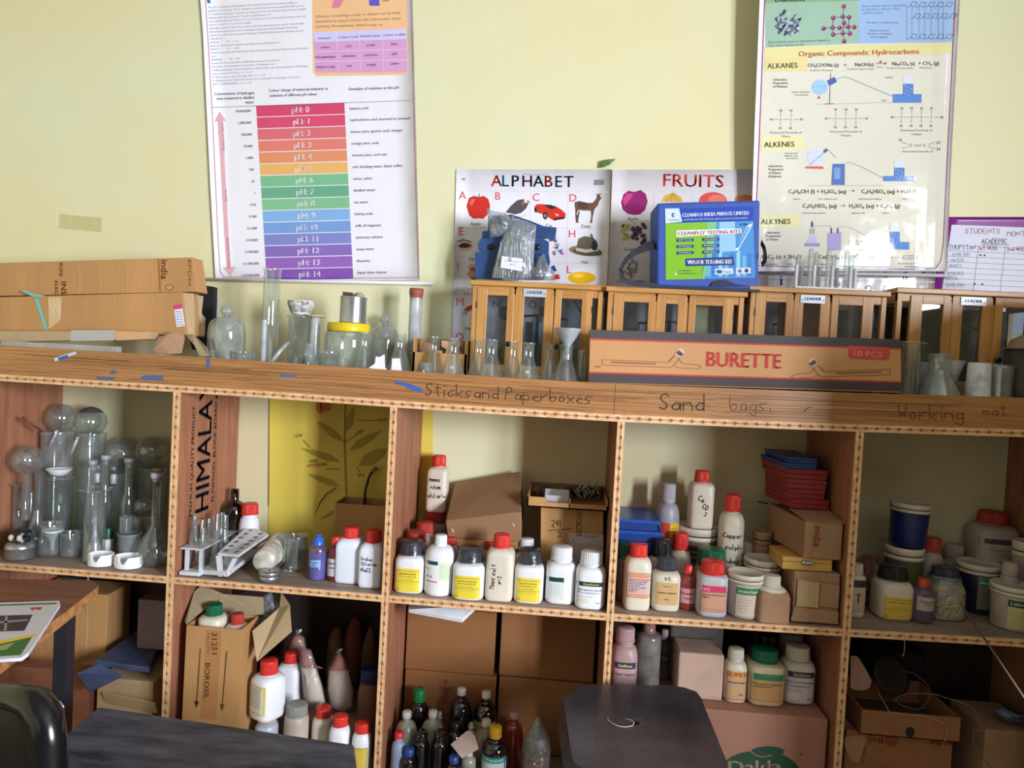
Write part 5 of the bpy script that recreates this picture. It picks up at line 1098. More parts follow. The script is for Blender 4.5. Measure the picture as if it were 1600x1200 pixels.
def bagmesh(outline, Y, depth, m, seed=0, b=Vector((0, 0, 0)), rough=.35):
    """pillow-shaped film bag from its outline"""
    rnd = random.Random(seed); c = (sum(x for x, y in outline)/len(outline), sum(y for x, y in outline)/len(outline)); rings = [(1, 0), (.85, .55), (.6, .85), (.3, 1)]; mb = MB(); k = len(outline)
    for sgn in (-1, 1):
        vs = []; fs = []
        for s_, d in rings:
            for x, y in outline:
                vs.append(at(c[0]+(x-c[0])*s_, c[1]+(y-c[1])*s_, Y+sgn*d*depth*(1+rnd.uniform(-rough, rough)))-b)
        vs.append(at(c[0], c[1], Y+sgn*depth)-b)
        for r_ in range(len(rings)-1):
            for i in range(k): j = (i+1) % k; fs.append((r_*k+i, r_*k+j, (r_+1)*k+j, (r_+1)*k+i))
        for i in range(k): fs.append(((len(rings)-1)*k+i, (len(rings)-1)*k+(i+1) % k, len(vs)-1))
        mb.add(vs, fs, m, True)
    return mb
t = thing('plastic_bag', 'clear plastic bag full of thin glass capillary tubes on the first cabinet', 'bag', (at(810, 437, .16).x, .16, zc1)); b = t.location
bagmesh([(800, 340), (822, 345), (838, 352), (836, 380), (834, 405), (838, 437), (805, 438), (768, 434), (774, 408), (782, 378), (792, 358)], .16, .014, POLY, 3, b).build('film', t)
mb = MB(); r_ = random.Random(5); CAP = pm('capillary_glass', (206, 214, 226), .15, var=.1)
for i in range(60):
    u = r_.uniform(0, 1); x1_ = 772+u*62; x0_ = 783+u*50
    mb.tube([at(x1_, 434, .16+r_.uniform(-.008, .008))-b, at(x0_+r_.uniform(-3, 3), 376+r_.uniform(-2, 6), .16+r_.uniform(-.008, .008))-b], .0011, CAP, 5)
o = mb.build('capillary_tubes', t); o['kind'] = 'stuff'
mb = MB(); p = PR(lambda u, v, off: at(u, v, .1435-off)-b, mb, 'matte', down=True); p.poly([(784, 400), (817, 404), (815, 424), (782, 418)], (222, 222, 240), 0); p.text('capillary tubes', 789, 408, 2.4, (120, 120, 150), 1, w=22, rot=-.1); p.text('100 nos', 796, 414, 2.4, (120, 120, 150), 1, rot=-.1); mb.build('paper_label', t)
t = thing('plastic_bag', 'crumpled clear plastic bag at the right foot of the capillary tube bag', 'bag', (at(850, 437, .15).x, .15, zc1)); b = t.location
bagmesh([(842, 402), (850, 396), (856, 414), (866, 424), (866, 438), (836, 438), (834, 424)], .15, .02, POLY, 8, b, .6).build('film', t)
t = thing('plastic_bag', 'clear plastic bag of small steel-blue parts, at the upper left above the navy clamps', 'bag', (at(780, 345, .17).x, .17, at(780, 374, .17).z)); b = t.location
bagmesh([(760, 325), (772, 330), (790, 333), (800, 342), (796, 358), (788, 368), (766, 372), (764, 350)], .17, .014, POLY, 9, b, .5).build('film', t)
mb = MB(); r_ = random.Random(9)
for i in range(26):
    x_, y_ = 768+r_.uniform(0, 24), 338+r_.uniform(0, 14); mb.tube([at(x_, y_, .17+r_.uniform(-.006, .006))-b, at(x_+r_.uniform(6, 12), y_+r_.uniform(-3, 4), .17)-b], .0016, pm('steel_blue_parts', (96, 118, 150), .3, met=.4), 5)
o = mb.build('small_parts', t); o['kind'] = 'stuff'
mb = MB(); mb.slab([at(x, y, .178) for x, y in [(745, 436), (751, 436), (768, 413), (764, 408)]], .003, CAP)
# --- blue water testing kit on cabinet 2
BAG = pm('blue_bag_fabric', (46, 82, 174), .55, var=.08, scale=30, bump=.1, bscale=300)
BAGD = pm('dark_blue_binding', (24, 30, 66), .6)
z2 = at(1060, 450, .12).z; fy = .115
fc = [at(1027, 317, fy), at(1188, 312.5, fy), at(1186, 441, fy), at(1026, 446, fy)]; zz = max(at(1058, 452, .12).z, 0)
b = Vector(((fc[2].x+fc[3].x)/2, fy, at(1057, 452, .12).z+.0005)); t = thing('testing_kit_bag', 'bright blue box-shaped CLEANFLO water testing kit bag with black shoulder strap', 'bag', b)
q = [p_-b for p_ in fc]; q[2].z = q[3].z = .004; n = Vector((0, .10, 0)); off = Vector((-.004, 0, 0))
mb = MB(); mb.hexa([q[3], q[2], q[2]+n, q[3]+n+off], [q[0], q[1], q[1]+n, q[0]+n+off], BAG); mb.build('bag_body', t, bevel=.005)
mb = MB(); mb.slab([Vector((q[3].x-.004, -.004, 0)), Vector((q[2].x+.002, -.004, 0)), Vector((q[2].x+.002, .104, 0)), Vector((q[3].x-.004, .104, 0))], .006, BAGD); mb.slab([at(1110, 447, fy-.006)-b, at(1114, 441, fy-.006)-b, at(1124, 437, fy-.006)-b, at(1136, 438, fy-.006)-b, at(1150, 444, fy-.006)-b, at(1170, 447, fy-.006)-b], .004, BAGD); mb.build('base_flap', t)
mb = MB(); p = PR(lambda u, v, off_: at(u, v, fy-off_-.0008)-b, mb, 'gloss', down=True)
p.poly([(1039, 327), (1176, 322), (1180, 434), (1040, 437)], (74, 146, 214), 0); p.poly([(1039, 327), (1177, 322), (1177, 345), (1040, 349)], (30, 72, 178), 1)
p.poly([(1040, 349), (1104, 347), (1104, 400), (1096, 436), (1040, 437)], (132, 190, 50), 1); p.poly([(1104, 347), (1120, 346.5), (1110, 420), (1100, 436), (1096, 436)], (130, 196, 130), 1)
p.poly([(1124, 346), (1148, 345), (1150, 392), (1124, 394)], (150, 200, 236), 1); p.poly([(1148, 392), (1168, 352), (1177, 348), (1172, 358), (1152, 394)], (206, 228, 246), 2); p.poly([(1150, 388), (1168, 355), (1172, 354), (1155, 386)], (96, 150, 210), 3)
for i in range(8): p.quad([(1104+i*9.3, 400-i % 3*4), (1110+i*9.3, 400-i % 3*4), (1110+i*9.3, 432), (1104+i*9.3, 432)], [(110, 180, 226), (62, 128, 206), (146, 206, 240)][i % 3], 2)
p.poly([(1039, 326), (1061, 325.5), (1066, 346.5), (1040, 349)], (206, 222, 240), 2); p.ell(1052, 336, 2.6, 3.4, (44, 90, 130), 3, 14); p.ell(1053, 336, 1.3, 1.8, (206, 222, 240), 4, 10); p.text('CLEANFLO', 1043.5, 345, 2.6, (60, 90, 130), 3, w=19)
p.text('CLEANFLO INDIA PRIVATE LIMITED', 1066, 339, 6, (232, 236, 246), 3, w=104, rot=.035, bold=.08); p.text('An ISO 9001:2015, 14001:2015 & UK certified manufacturer of water testing kits', 1068, 344.5, 2.6, (220, 226, 240), 3, w=100, rot=.03)
p.poly([(1057, 360), (1158, 357), (1159, 364.5), (1057, 370)], (226, 232, 230), 3); p.text('CLEANFLO\u02b9 TESTING KITS', 1059, 367.5, 5.6, (190, 40, 90), 4, w=98, rot=.035, bold=.08); p.text('A TM', 1156, 352.5, 3.6, (30, 50, 90), 3, bold=.1)
for i, t_ in enumerate(['EASY TO USE', 'DURABLE', 'ECONOMICAL', 'ACCURATE', 'RAPID', 'RELIABLE']):
    x_, y_ = (1057, 1097)[i//3], 377.5+(i % 3)*9.9-(i//3)*1.2; p.poly([(x_, y_-4.3), (x_+27, y_-5), (x_+27, y_-.6), (x_, y_+.2)], (40, 58, 120), 3); p.text(t_, x_+13.5, y_-1.2, 2.5, (220, 226, 240), 4, 'c', w=20)
p.poly([(1071, 404), (1146, 401), (1148, 414), (1071, 416)], (38, 62, 140), 3); p.text('WATER TESTING KIT', 1074, 412.8, 6.6, (236, 238, 246), 4, w=70, rot=.015, bold=.1)
p.text('+91 9860084711', 1060, 424, 2.2, (40, 80, 90), 3); p.text('www.cleanfloindia.com', 1060, 428, 2.2, (40, 80, 90), 3); p.ell(1056, 428, 2, 2, (200, 220, 240), 3, 8)
p.poly([(1117, 420), (1145, 419), (1146, 428), (1117, 429)], (214, 222, 236), 3); p.ell(1124, 424.5, 5, 3, (44, 96, 150), 4, 14); p.text('Care', 1131, 426.5, 4, (50, 60, 90), 4, w=12); p.poly([(1150, 419), (1173, 418), (1173, 427), (1150, 428)], (214, 222, 236), 3); p.ell(1156, 423.5, 3, 3, (90, 110, 150), 4, 12); p.ell(1166.5, 423, 3.2, 3.2, (50, 60, 90), 4, 12)
mb.build('printed_panel', t)
def ribbon(pts, w, m, name, t, b):
    """flat webbing: pts (x, y, Y, half width px dx, dy)"""
    mb = MB(); vs = []; fs = []
    for x, y, Y, dx, dy in pts: vs += [at(x-dx, y-dy, Y)-b, at(x+dx, y+dy, Y)-b, at(x+dx, y+dy, Y+.0025)-b, at(x-dx, y-dy, Y+.0025)-b]
    for i in range(len(pts)-1):
        for k in range(4): fs.append((i*4+k, i*4+(k+1) % 4, i*4+4+(k+1) % 4, i*4+4+k))
    mb.add(vs, fs, m); return mb.build(name, t)
STR = pm('black_webbing', (26, 28, 40), .7)
ribbon([(1024, 382, .13, 2, 8), (1010, 386, .10, 3, 6), (992, 394, .08, 3, 4), (978, 406, .07, 3, 2), (970, 420, .07, 3, 0), (972, 434, .08, 3.5, -2), (984, 442, .085, 2, -4), (1003, 444.5, .09, 0, -3), (1028, 446, .10, 0, -3)], 1, STR, 'shoulder_strap', t, b)
ribbon([(1189, 378, .13, 1, -4), (1194, 388, .11, 2, -3), (1195.5, 398, .10, 3, 0), (1195, 408, .11, 3, 1), (1190, 414, .13, 1, 4)], 1, STR, 'side_handle', t, b)
# --- test tube rack on cabinet 3
z3 = at(1282, 451, .12).z; t = thing('test_tube_rack', 'white drying rack of upright pegs with upturned test tubes on the third cabinet', 'rack', (at(1292, 448, .17).x, .17, z3+.0005)); b = t.location
RTUBE = glassy('whitish_tube_glass', haze=.30, gl=.14, edge=.8); mb = MB(); a0 = at(1236, 447, .17)-b; a1 = at(1348, 450, .17)-b; mb.box(a0.x, a1.x, -.03, .03, 0, .006, WHTC)
for i in range(8):
    x = a0.x+(a1.x-a0.x)*(i+.3)/8; mb.lathe([(.0038, .006), (.0038, .056), (.0028, .058), (0, .058)], pm('grey_white_plastic', (222, 222, 226), .4), 12, T=Matrix.Translation((x, (-.012, .012)[i % 2], 0)))
mb.build('rack', t, bevel=.0008)
for i in (0, 1, 2, 3, 4, 5, 6):
    x = a0.x+(a1.x-a0.x)*(i+.8)/8; hh = [.078, .090, .086, .091, .080, .090, .084][i]
    mb = MB(); r = .0056; mb.lathe([(r*1.1, 0), (r, .002), (r, hh-r), (r*.75, hh-r*.4), (r*.4, hh-.06*r), (0, hh)], RTUBE, 16); o = mb.build('test_tube', loc=(b.x+x, .17+(.012, -.012)[i % 2], b.z+.007)); tag(o, ['leftmost', 'second from left', 'third from left', 'middle', 'third from right', 'second from right', 'rightmost'][i]+' of the upturned test tubes drying on the white peg rack', 'test tube', 'test tubes drying on the rack of the third cabinet')
# ================================================================ first bay: glassware
GR0 = 'glassware in the first bay'
def G(*a, **k): return glass(*a, z=k.pop('z', ZM), **k)
FLN = [(0, 0), (1, 0), (1.02, .012), (.86, .03), (.86, .965), (1.25, .97), (1.27, .985), (.9, .99)]
G('gas_jar', 'gas jar at the far left of the first bay, cut by the photo edge', 'gas jar', 15, 39, 754, 872, Y=.13, prof=FLN)
G('gas_jar', 'slim cylinder just right of the far-left gas jar', 'gas jar', 42, 55, 768, 866, Y=.18, prof=CYLP)
# inverted bulb over conical flask
o = G('conical_flask', 'conical flask with an upturned round flask standing in its mouth', 'flask', 34, 80, 797, 872, Y=.10, prof=[(0, 0), (.95, 0), (1, .03), (.25, .9), (.2, 1)])
def bulbprof(R, zc_, rn, zl, seg=10):
    p = [(rn, zl)]
    a0 = math.asin(min(.99, rn/R))
    for i in range(seg+1):
        a = a0+(PI-a0)*i/seg; p.append((R*math.sin(a), zc_-R*math.cos(a)))
    return p
def bulb(label, cx_, cy_, rp, rn, yl, Y, m=GLASS, name='round_flask', flare=None, cap=None):
    C0 = at(cx_, cy_, Y); s_ = (Y-CAM.y)/FPX; R = rp*s_; rn_ = rn*s_; zl = at(cx_, yl, Y).z-C0.z
    pr = bulbprof(R, 0, rn_, zl)
    if flare: pr = [(flare*s_, zl)]+[(rn_, zl*.80)]+bulbprof(R, 0, rn_, -R*1.0)[1:]
    mb = MB().lathe(pr, m, 36); o = mb.build(name, loc=(C0.x, Y, C0.z)); tag(o, label, 'flask')
    if cap:
        c = MB(); c.lathe([(R*.75, R*.66), (R*.55, R*.86), (R*.2, R*1.02), (0, R*1.05)], cap, 28); c.build('cover', o)
    return o
bulb('upturned round flask at the left, its bulb against the brown side panel', 43, 719, 24, 6.5, 812, spot(34, 80, 797, 872, .10, ZM)[1])
G('test_tube', 'tapered glass tube standing right of the left upturned flask', 'tube', 53, 68, 716, 820, Y=.17, prof=[(.35, .0), (.5, .3), (.95, .9), (1, 1)])
G('gas_jar', 'tall cylinder under the highest round bulb by the side panel', 'gas jar', 64, 112, 673, 858, Y=.20, prof=CYLP, m=GLASS2)
bulb('highest upturned round flask standing in the tall cylinder by the side panel', 97, 653, 23, 8, 700, spot(64, 112, 673, 858, .20, ZM)[1])
G('gas_jar', 'tall cylinder in front of the wall strip, under the dark-capped round flask', 'gas jar', 121, 162, 676, 850, Y=.24, prof=CYLP, m=GLASS2)
bulb('round flask with a dark plastic cover on its top, right of the highest one', 142, 659, 24, 12, 700, spot(121, 162, 676, 850, .24, ZM)[1], cap=pm('dark_film', (92, 84, 84), .4))
mb = MB(); mb.tube([at(36, 653, .10), at(66, 674, .15)], .0028, pm('dark_stick', (112, 66, 52), .6), 8); mb.tube([at(36, 653, .10), at(40, 656, .107)], .0045, pm('dark_stick', (112, 66, 52), .6), 8); tag(mb.build('stirring_stick'), 'thin brown stick leaning out of the tall cylinder by the side panel', 'stick')
for a_, b_, l_ in (((90, 672), (78, 697), 'short glass tube leaning in the mouth of the tall cylinder, left one'), ((122, 682), (111, 710), 'short glass tube leaning between the two tall cylinders, right one')):
    mb = MB(); mb.tube([at(*a_, .17), at(*b_, .17)], .0036, FROST, 10); tag(mb.build('glass_tube'), l_, 'tube')
G('gas_jar', 'gas jar carrying a white evaporating dish', 'gas jar', 78, 110, 744, 858, Y=.13, prof=FLN, m=GLASS)
yj = spot(78, 110, 744, 858, .13, ZM)[1]; q = at(92, 744, yj); mb = MB(); mb.lathe([(0, 0), (.012, 0), (.021, .006), (.030, .018), (.0305, .019), (.028, .017), (.012, .003), (0, .002)], PORC, 36); tag(mb.build('evaporating_dish', loc=(q.x, yj, q.z+.001)), 'white porcelain evaporating dish on top of a gas jar', 'dish')
G('gas_jar', 'gas jar with a wide ground lid ring, nearest the front behind the porcelain boats', 'gas jar', 130, 166, 762, 868, Y=.075, prof=[(0, 0), (1, 0), (1.02, .012), (.9, .03), (.9, .965), (1.38, .97), (1.4, .985), (.9, .99)])
G('plastic_funnel', 'white upturned funnel standing inside the front gas jar', 'funnel', 134, 162, 806, 860, Y=.075, prof=[(.95, .02), (.9, .1), (.25, .6), (.2, 1)], m=FROST)
def tower(label, x0, x1, yt, yl, Y, arms):
    t = thing('wash_bottle', label, 'bottle'); X, Yc, zb, r, h = spot(x0, x1, yt, yl, Y, ZM); t.location = (X, Y, zb)
    MB().lathe([(0, 0), (r*1.5, 0), (r*1.6, .01), (r*1.6, h*.5), (r*1.3, h*.56), (r*.9, h*.62), (r*.9, h*.93), (r, h*.95)], GLASS, 28).build('body', t)
    MB().lathe([(r*.7, h*.90), (r*.9, h*.95), (r*1.1, h*.955), (r*1.15, h), (0, h)], FROST, 24).build('stopper', t)
    for s_ in arms:
        mb = MB(); mb.blob((s_*r*2.1, 0, h*.86), r*.85, r*.85, r*1.0, GLASS, 0, nu=16, nv=10); mb.tube([(s_*r*.8, 0, h*.9), (s_*r*1.5, 0, h*.9)], r*.3, GLASS, 8); mb.lathe([(r*.7, h*.70), (r*.8, h*.78), (r*.6, h*.8)], FROST, 16, T=Matrix.Translation((s_*r*2.2, 0, 0))); mb.build('side_bulb', t)
tower('stoppered narrow glass bottle, left of the one with side bulbs', 138, 149, 719, 850, .15, ())
tower('glass bottle with two round side bulbs and a frosted stopper', 157, 170, 711, 852, .18, (-1, 1))
bulb('left of the two big dusky round flasks against the back wall', 190, 709, 26, 12, 800, spot(172, 213, 737, 850, .262, ZM)[1], GLASS2)
bulb('right of the two big dusky round flasks against the back wall', 238, 706, 26, 12, 800, spot(216, 258, 730, 850, .262, ZM)[1], GLASS2)
G('gas_jar', 'dusty wide jar under the left dusky round flask', 'gas jar', 172, 213, 737, 850, Y=.262, prof=CYLP, m=GLASS2); G('gas_jar', 'dusty wide jar under the right dusky round flask', 'gas jar', 216, 258, 730, 850, Y=.262, prof=CYLP, m=GLASS2)
tower('tall stoppered glass bottle in the middle right, without side bulbs', 193, 207, 716, 850, .20, ())
G('plastic_beaker', 'grey plastic beaker holding two small glass beakers', 'beaker', 184, 220, 832, 866, Y=.10, prof=[(0, .01), (.86, .01), (.9, .1), (.94, .9), (1.06, .95), (1.04, 1), (.92, .98)], m=pm('grey_plastic', (128, 132, 134), .45))
G('small_beaker', 'left of the two small glass beakers stacked in the grey plastic beaker', 'beaker', 186, 206, 806, 862, Y=.095, prof=BEAK, z=ZM+.02); G('small_beaker', 'right of the two small glass beakers stacked in the grey plastic beaker', 'beaker', 203, 219, 808, 862, Y=.105, prof=BEAK, z=ZM+.02)
bottle('small_bottle', 'small white bottle with a dark green cap behind the front gas jar', 'bottle', 160, 177, 824, 864, Y=.13, cap=GRNC, cw=.95, ch=.42, sh=.5, nk=.56, sq=2, capk='smooth')
bulb('small round flask lying high at the right behind the grey beaker', 226, 792, 16, 5, 812, .20, GLASS2)
G('plastic_funnel', 'dull white funnel lying behind the volumetric flask', 'funnel', 222, 246, 806, 830, Y=.17, prof=[(1, .9), (.9, .8), (.2, .1), (.15, -.3)], m=FROST, z=ZM+.04)
t = thing('volumetric_flask', 'large pear-shaped volumetric flask with a long stoppered neck beside the post', 'flask'); X, Yc, zb, r, h = spot(216, 270, 735, 891, None, ZM); X = min(X, -.0085-r*1.03); Yc = max(Yc, .045); t.location = (X, Yc, zb); h = at(254, 735, Yc).z-zb
MB().lathe([(0, .002), (r*.7, 0), (r*.95, .012), (r, .028), (r*.93, .045), (r*.7, .065), (r*.4, .082), (r*.25, .095), (r*.24, h*.9), (r*.3, h*.905), (r*.3, h*.92)], GLASS, 36).build('body', t)
MB().lathe([(r*.22, h*.88), (r*.3, h*.915), (r*.36, h*.92), (r*.36, h*.97), (0, h*.97)], pm('pale_stopper', (190, 190, 214), .4), 20).build('stopper', t); mb = MB(); mb.tube([(-.010, 0, h*1.0), (.012, 0, h*1.0)], .0035, pm('cork', (168, 120, 82), .8), 8); mb.build('cork', t)
t = thing('spirit_lamp', 'silver tin spirit lamp with black burner knobs at the front left', 'lamp'); X, Yc, zb, r, h = spot(10, 54, 842, 879, None, ZM); t.location = (X, Yc, zb); h = .040
MB().lathe([(0, 0), (r*.97, 0), (r, .003), (r, h*.6), (r*1.02, h*.62), (r*1.02, h*.7), (r*.98, h*.78), (r*.9, h*.9), (r*.5, h), (0, h)], TIN, 40).build('reservoir', t)
mb = MB(); mb.lathe([(r*.62, h*.95), (r*.62, h*1.25), (r*.55, h*1.3), (0, h*1.3)], BLK, 24); mb.lathe([(r*.68, h*1.5), (r*.68, h*1.6), (r*.5, h*1.68), (0, h*1.68)], BLK, 24); mb.lathe([(r*.2, h*1.25), (r*.2, h*1.55)], TIN, 16); mb.build('burner', t)
for k in (-1, 1): mb = MB(); mb.blob((k*r*.33, -r*.55, h*1.28), .006, .006, .008, pm('cream_knob', (206, 196, 170), .4), 0); mb.build('knob', t)
G('glass_beaker', 'beaker with a white funnel standing in it beside the spirit lamp', 'beaker', 60, 101, 817, 873, prof=BEAK)
X, Yc, zb, r, h = spot(64, 98, 832, 873, None, ZM); mb = MB().lathe([(r*.14, .004), (r*.22, h*.45), (r*.28, h*.52), (r*.95, h*.94), (r, h), (r*.93, h*.95), (r*.24, h*.55)], WHTC, 32); tag(mb.build('plastic_funnel', loc=(X+.001, Yc, zb+.008)), 'opaque white funnel with its stem down inside the front beaker', 'funnel')
G('glass_beaker', 'empty low beaker left of the front gas jar', 'beaker', 95, 127, 831, 874, prof=BEAK)
for l_, x0, x1, yt, yb in (('white porcelain ring dish with a notch, left of the pair at the front edge', 131, 173, 863, 891), ('white porcelain ring dish with a notch, right of the pair at the front edge', 174, 218, 863, 894)):
    X, Yc, zb, r, h = spot(x0, x1, yt, yb, None, ZM, .8); h = .027; mb = MB(); n = 40; vs = []; fs = []; R = r
    for i in range(n):
        a = 2*PI*i/n; nt_ = max(0, 1-(abs(a-1.5*PI-.05)/.36)**2)*.62 if abs(a-1.5*PI-.05) < .36 else 0
        c_, s_ = math.cos(a), math.sin(a)*.8; hh = h*(1-nt_)
        vs += [(R*c_, R*s_, 0), (R*1.0*c_, R*s_, hh), (R*.88*c_, R*.88*s_, hh), (R*.88*c_, R*.88*s_, .004)]
    for i in range(n):
        j = (i+1) % n
        for k in range(3): fs.append((i*4+k, j*4+k, j*4+k+1, i*4+k+1))
    fs.append(tuple(i*4 for i in range(n))[::-1]); fs.append(tuple(i*4+3 for i in range(n)))
    mb.add(vs, fs, PORC, False); tag(mb.build('porcelain_dish', loc=(X, max(Yc, .045), zb), bevel=.001), l_, 'dish')

# ================================================================ second bay
t = bottle('glass_bottle', 'round brown glass bottle with a long neck, open, against the side panel', 'bottle', 338, 376, 761, 845, Y=.22, body=AMBER, cap=None, sh=.60, nk=.80, nw=.34, sq=2, lab=(.02, .30, Lplain((196, 206, 186), rows=(('Glycerine', 0, .5, .14, .6, (60, 70, 70)),)), .9))
h = 0.115; MB().lathe([(.0105, .123), (.0105, .132), (.008, .134)], AMBER, 24).build('neck_ring', t)
bottle('plastic_jar', 'white jar with a wide red lid and a red rim line behind the test tubes', 'jar', 374, 405, 786, 850, Y=.25, body=HDPE, cap=REDC, cw=.84, ch=.2, sh=.55, nk=.76, sq=2.2)
# white racks
t = thing('test_tube_rack', 'white plastic test tube rack standing at the left of the bay', 'rack'); RW = pm('white_rack_plastic', (214, 216, 222), .4)
A = on(277, 902, ZM); B = on(313, 903, ZM); z_ = ZM+sag(A.x, ZM)+.0006; t.location = (A.x, .012, z_); wd = .135
mb = MB(); mb.box(.002, .052, .002, .030, 0, .010, RW); mb.box(.002, .052, .002, .20, 0, .004, RW); mb.build('base', t, bevel=.002)
hr_ = at(290, 858, .02).z-z_; 
for x in (.010, .044):
    for y_ in (.012, .17): mb = MB(); mb.box(x, x+.007, y_, y_+.008, .004, hr_, RW); mb.build('upright', t)
mb = MB(); mb.box(.001, .055, .004, .19, hr_, hr_+.004, RW); mb.build('top_plate', t, bevel=.001)
r_ = random.Random(2)
spots_ = [(293, 806, .04, 7), (309, 803, .07, -6), (311, 812, .06, 3), (320, 810, .10, 4), (326, 805, .12, 5), (335, 803, .10, 2), (344, 801, .11, 0), (352, 805, .09, -2), (331, 822, .05, 6), (315, 826, .03, 1)]
for i, (x_, y_, Y_, an) in enumerate(spots_):
    b_ = at(x_, 888, Y_); top = at(x_, y_, Y_).z-(z_+.012); mb = MB(); r = .0058
    mb.lathe([(0, 0), (r*.5, .001), (r*.9, .004), (r, .008), (r, top-.002), (r*1.15, top), (r, top)], GLASS, 16)
    o = mb.build('test_tube', loc=(b_.x, Y_, z_+.0125), rot=(0, math.radians(an), 0)); tag(o, ['first', 'second', 'third', 'fourth', 'fifth', 'sixth', 'seventh', 'eighth', 'ninth', 'tenth'][i]+' upright glass test tube in and behind the white plastic rack', 'test tube', 'test tubes in the white rack of the second bay')
t = thing('test_tube_rack', 'second white plastic rack, tipped over with its holed tray facing up', 'rack'); A = on(318, 906, ZM); t.location = (A.x, .02, z_); b = t.location
q4 = [at(340, 868, .03)-b, at(373, 871, .02)-b, at(420, 838, .17)-b, at(388, 824, .19)-b]
mb = MB(); mb.slab(q4, .006, RW); mb.build('top_tray', t, bevel=.001)
mb = MB(); n3 = (q4[1]-q4[0]).cross(q4[2]-q4[0]).normalized()
for i in range(2):
    for j in range(6):
        u, v = (i+.5)/2, (j+.7)/6.4; c_ = q4[0]*(1-u)*(1-v)+q4[1]*u*(1-v)+q4[2]*u*v+q4[3]*(1-u)*v+n3*.0064
        e1 = (q4[1]-q4[0]).normalized(); e2 = n3.cross(e1); vs = [c_+e1*.0055*math.cos(a)+e2*.0075*math.sin(a) for a in [k*PI/8 for k in range(16)]]; mb.add(vs, [tuple(range(16))], pm('hole_grey', (120, 122, 128), .6))
o = mb.build('tray_holes', t); 
mb = MB(); z0_ = .0
mb.hexa([at(313, 898, .03)-b, at(357, 901, .012)-b, at(405, 864, .16)-b, at(360, 860, .18)-b], [at(313, 891, .03)-b, at(357, 893, .012)-b, at(405, 858, .16)-b, at(360, 854, .18)-b], RW); mb.build('base_tray', t, bevel=.002)
mb = MB(); 
for a_, b_, Y_ in (((345, 900), (342, 868), .025), ((354, 900), (368, 872), .018)): 
    p0, p1 = at(*a_, Y_)-b, at(*b_, Y_)-b; mb.hexa([p0+Vector((-.005, -.004, 0)), p0+Vector((.005, -.004, 0)), p0+Vector((.005, .004, 0)), p0+Vector((-.005, .004, 0))], [p1+Vector((-.005, -.004, 0)), p1+Vector((.005, -.004, 0)), p1+Vector((.005, .004, 0)), p1+Vector((-.005, .004, 0))], RW)
mb.build('end_frame', t)
# tumbler lying down
t = thing('plastic_tumbler', 'translucent white plastic tumbler lying on its side with its base to the front', 'tumbler'); z_ = ZM+sag(.18, ZM)
A = at(412, 876, .05); B = at(440, 838, .19); t.location = (A.x, .05, z_+.037); d = (Vector((B.x, .19, z_+.039))-Vector((A.x, .05, z_+.037))); L = d.length
t.rotation_euler = d.to_track_quat('Z', 'Y').to_euler(); MW = glassy('milky_tumbler', tint=(214, 208, 196), haze=.75, gl=.05, rough=.3, hcol=(214, 208, 196))
MB().lathe([(0, 0), (.024, 0), (.0265, .004), (.031, L*.92), (.033, L*.93), (.033, L), (.03, L), (.025, .006), (0, .005)], MW, 36).build('cup', t)
mb = MB(); mb.lathe([(.0345, .045), (.0345, .050), (.0325, .052)], MW, 36); mb.build('rim_ring', t)
G('glass_beaker', 'graduated beaker behind the small tin lid, right of the lying tumbler', 'beaker', 443, 480, 836, 888, Y=.13, prof=BEAK)
t = thing('small_tin', 'small round silver tin with a lid at the front edge', 'tin'); X, Yc, zb, r, h = spot(404, 438, 889, 913, None, ZM); t.location = (X, Yc, zb)
MB().lathe([(0, 0), (r*.95, 0), (r*.95, .014), (0, .014)], TIN, 36).build('body', t); MB().lathe([(r*.96, .012), (r, .0122), (r, .020), (r*.96, .022), (0, .021)], TIN, 36).build('lid', t); MB().lathe([(.002, .0215), (.002, .024), (0, .0245)], BLK, 10).build('wick_hole', t)
t = thing('glass_stopcock', 'small glass T-shaped joint lying beside the small tin', 'joint'); A = on(449, 897, ZM); t.location = (A.x, max(A.y, .02), ZM+sag(A.x, ZM)+.005); mb = MB(); mb.tube([(-.012, 0, 0), (.014, .006, 0)], .0042, GLASS, 10); mb.tube([(.004, 0, .0), (.006, .004, .010)], .003, GLASS, 8); mb.lathe([(.005, 0), (.007, .003), (.005, .006)], GLASS, 14, T=Matrix.Translation((.006, .004, .006))); mb.build('joint', t)
BPL = glassy('pinkish_clear_plastic', tint=(222, 212, 236), haze=.14, gl=.07, rough=.2, hcol=(190, 150, 190))
bottle('dropper_bottle', 'clear bottle of deep blue liquid with a blue dropper cap', 'bottle', 482, 511, 834, 909, body=BPL, cap=pm('bright_blue_cap', (30, 100, 214), .3), cw=.62, ch=.24, sh=.62, nk=.76, nw=.55, sq=2, capk='dropper', liq=(pm('blue_liquid', (84, 124, 190), .2), .60), lab=(.30, .46, Lplain((140, 170, 214), rows=(('Methylene', 0, .55, .2, .7, (80, 100, 160)), ('blue', 0, .2, .2, .3, (80, 100, 160)))), .62))
bottle('reagent_bottle', 'small brown-red bottle with a red cap squeezed between the blue bottle and the white ones', 'bottle', 512, 536, 838, 905, Y=.075, body=pm('maroon_plastic', (112, 40, 48), .3), cap=REDC, cw=.62, ch=.18, sh=.55, nk=.8, sq=2, capk='smooth', lab=(.12, .52, Lplain((196, 186, 200), rows=(('Indicator', 0, .7, .12, .7, None), ('solution', 0, .45, .1, .5, None))), .9))
WB = pm('bright_white_plastic', (226, 230, 244), .35, var=.03)
bottle('reagent_bottle', 'blank white chamfered bottle with a red cap, left of the Sodium Chloride bottle', 'bottle', 527, 568, 823, 914, body=WB, cap=REDC, cw=.60, ch=.205, sh=.66, nk=.82, sq=6)
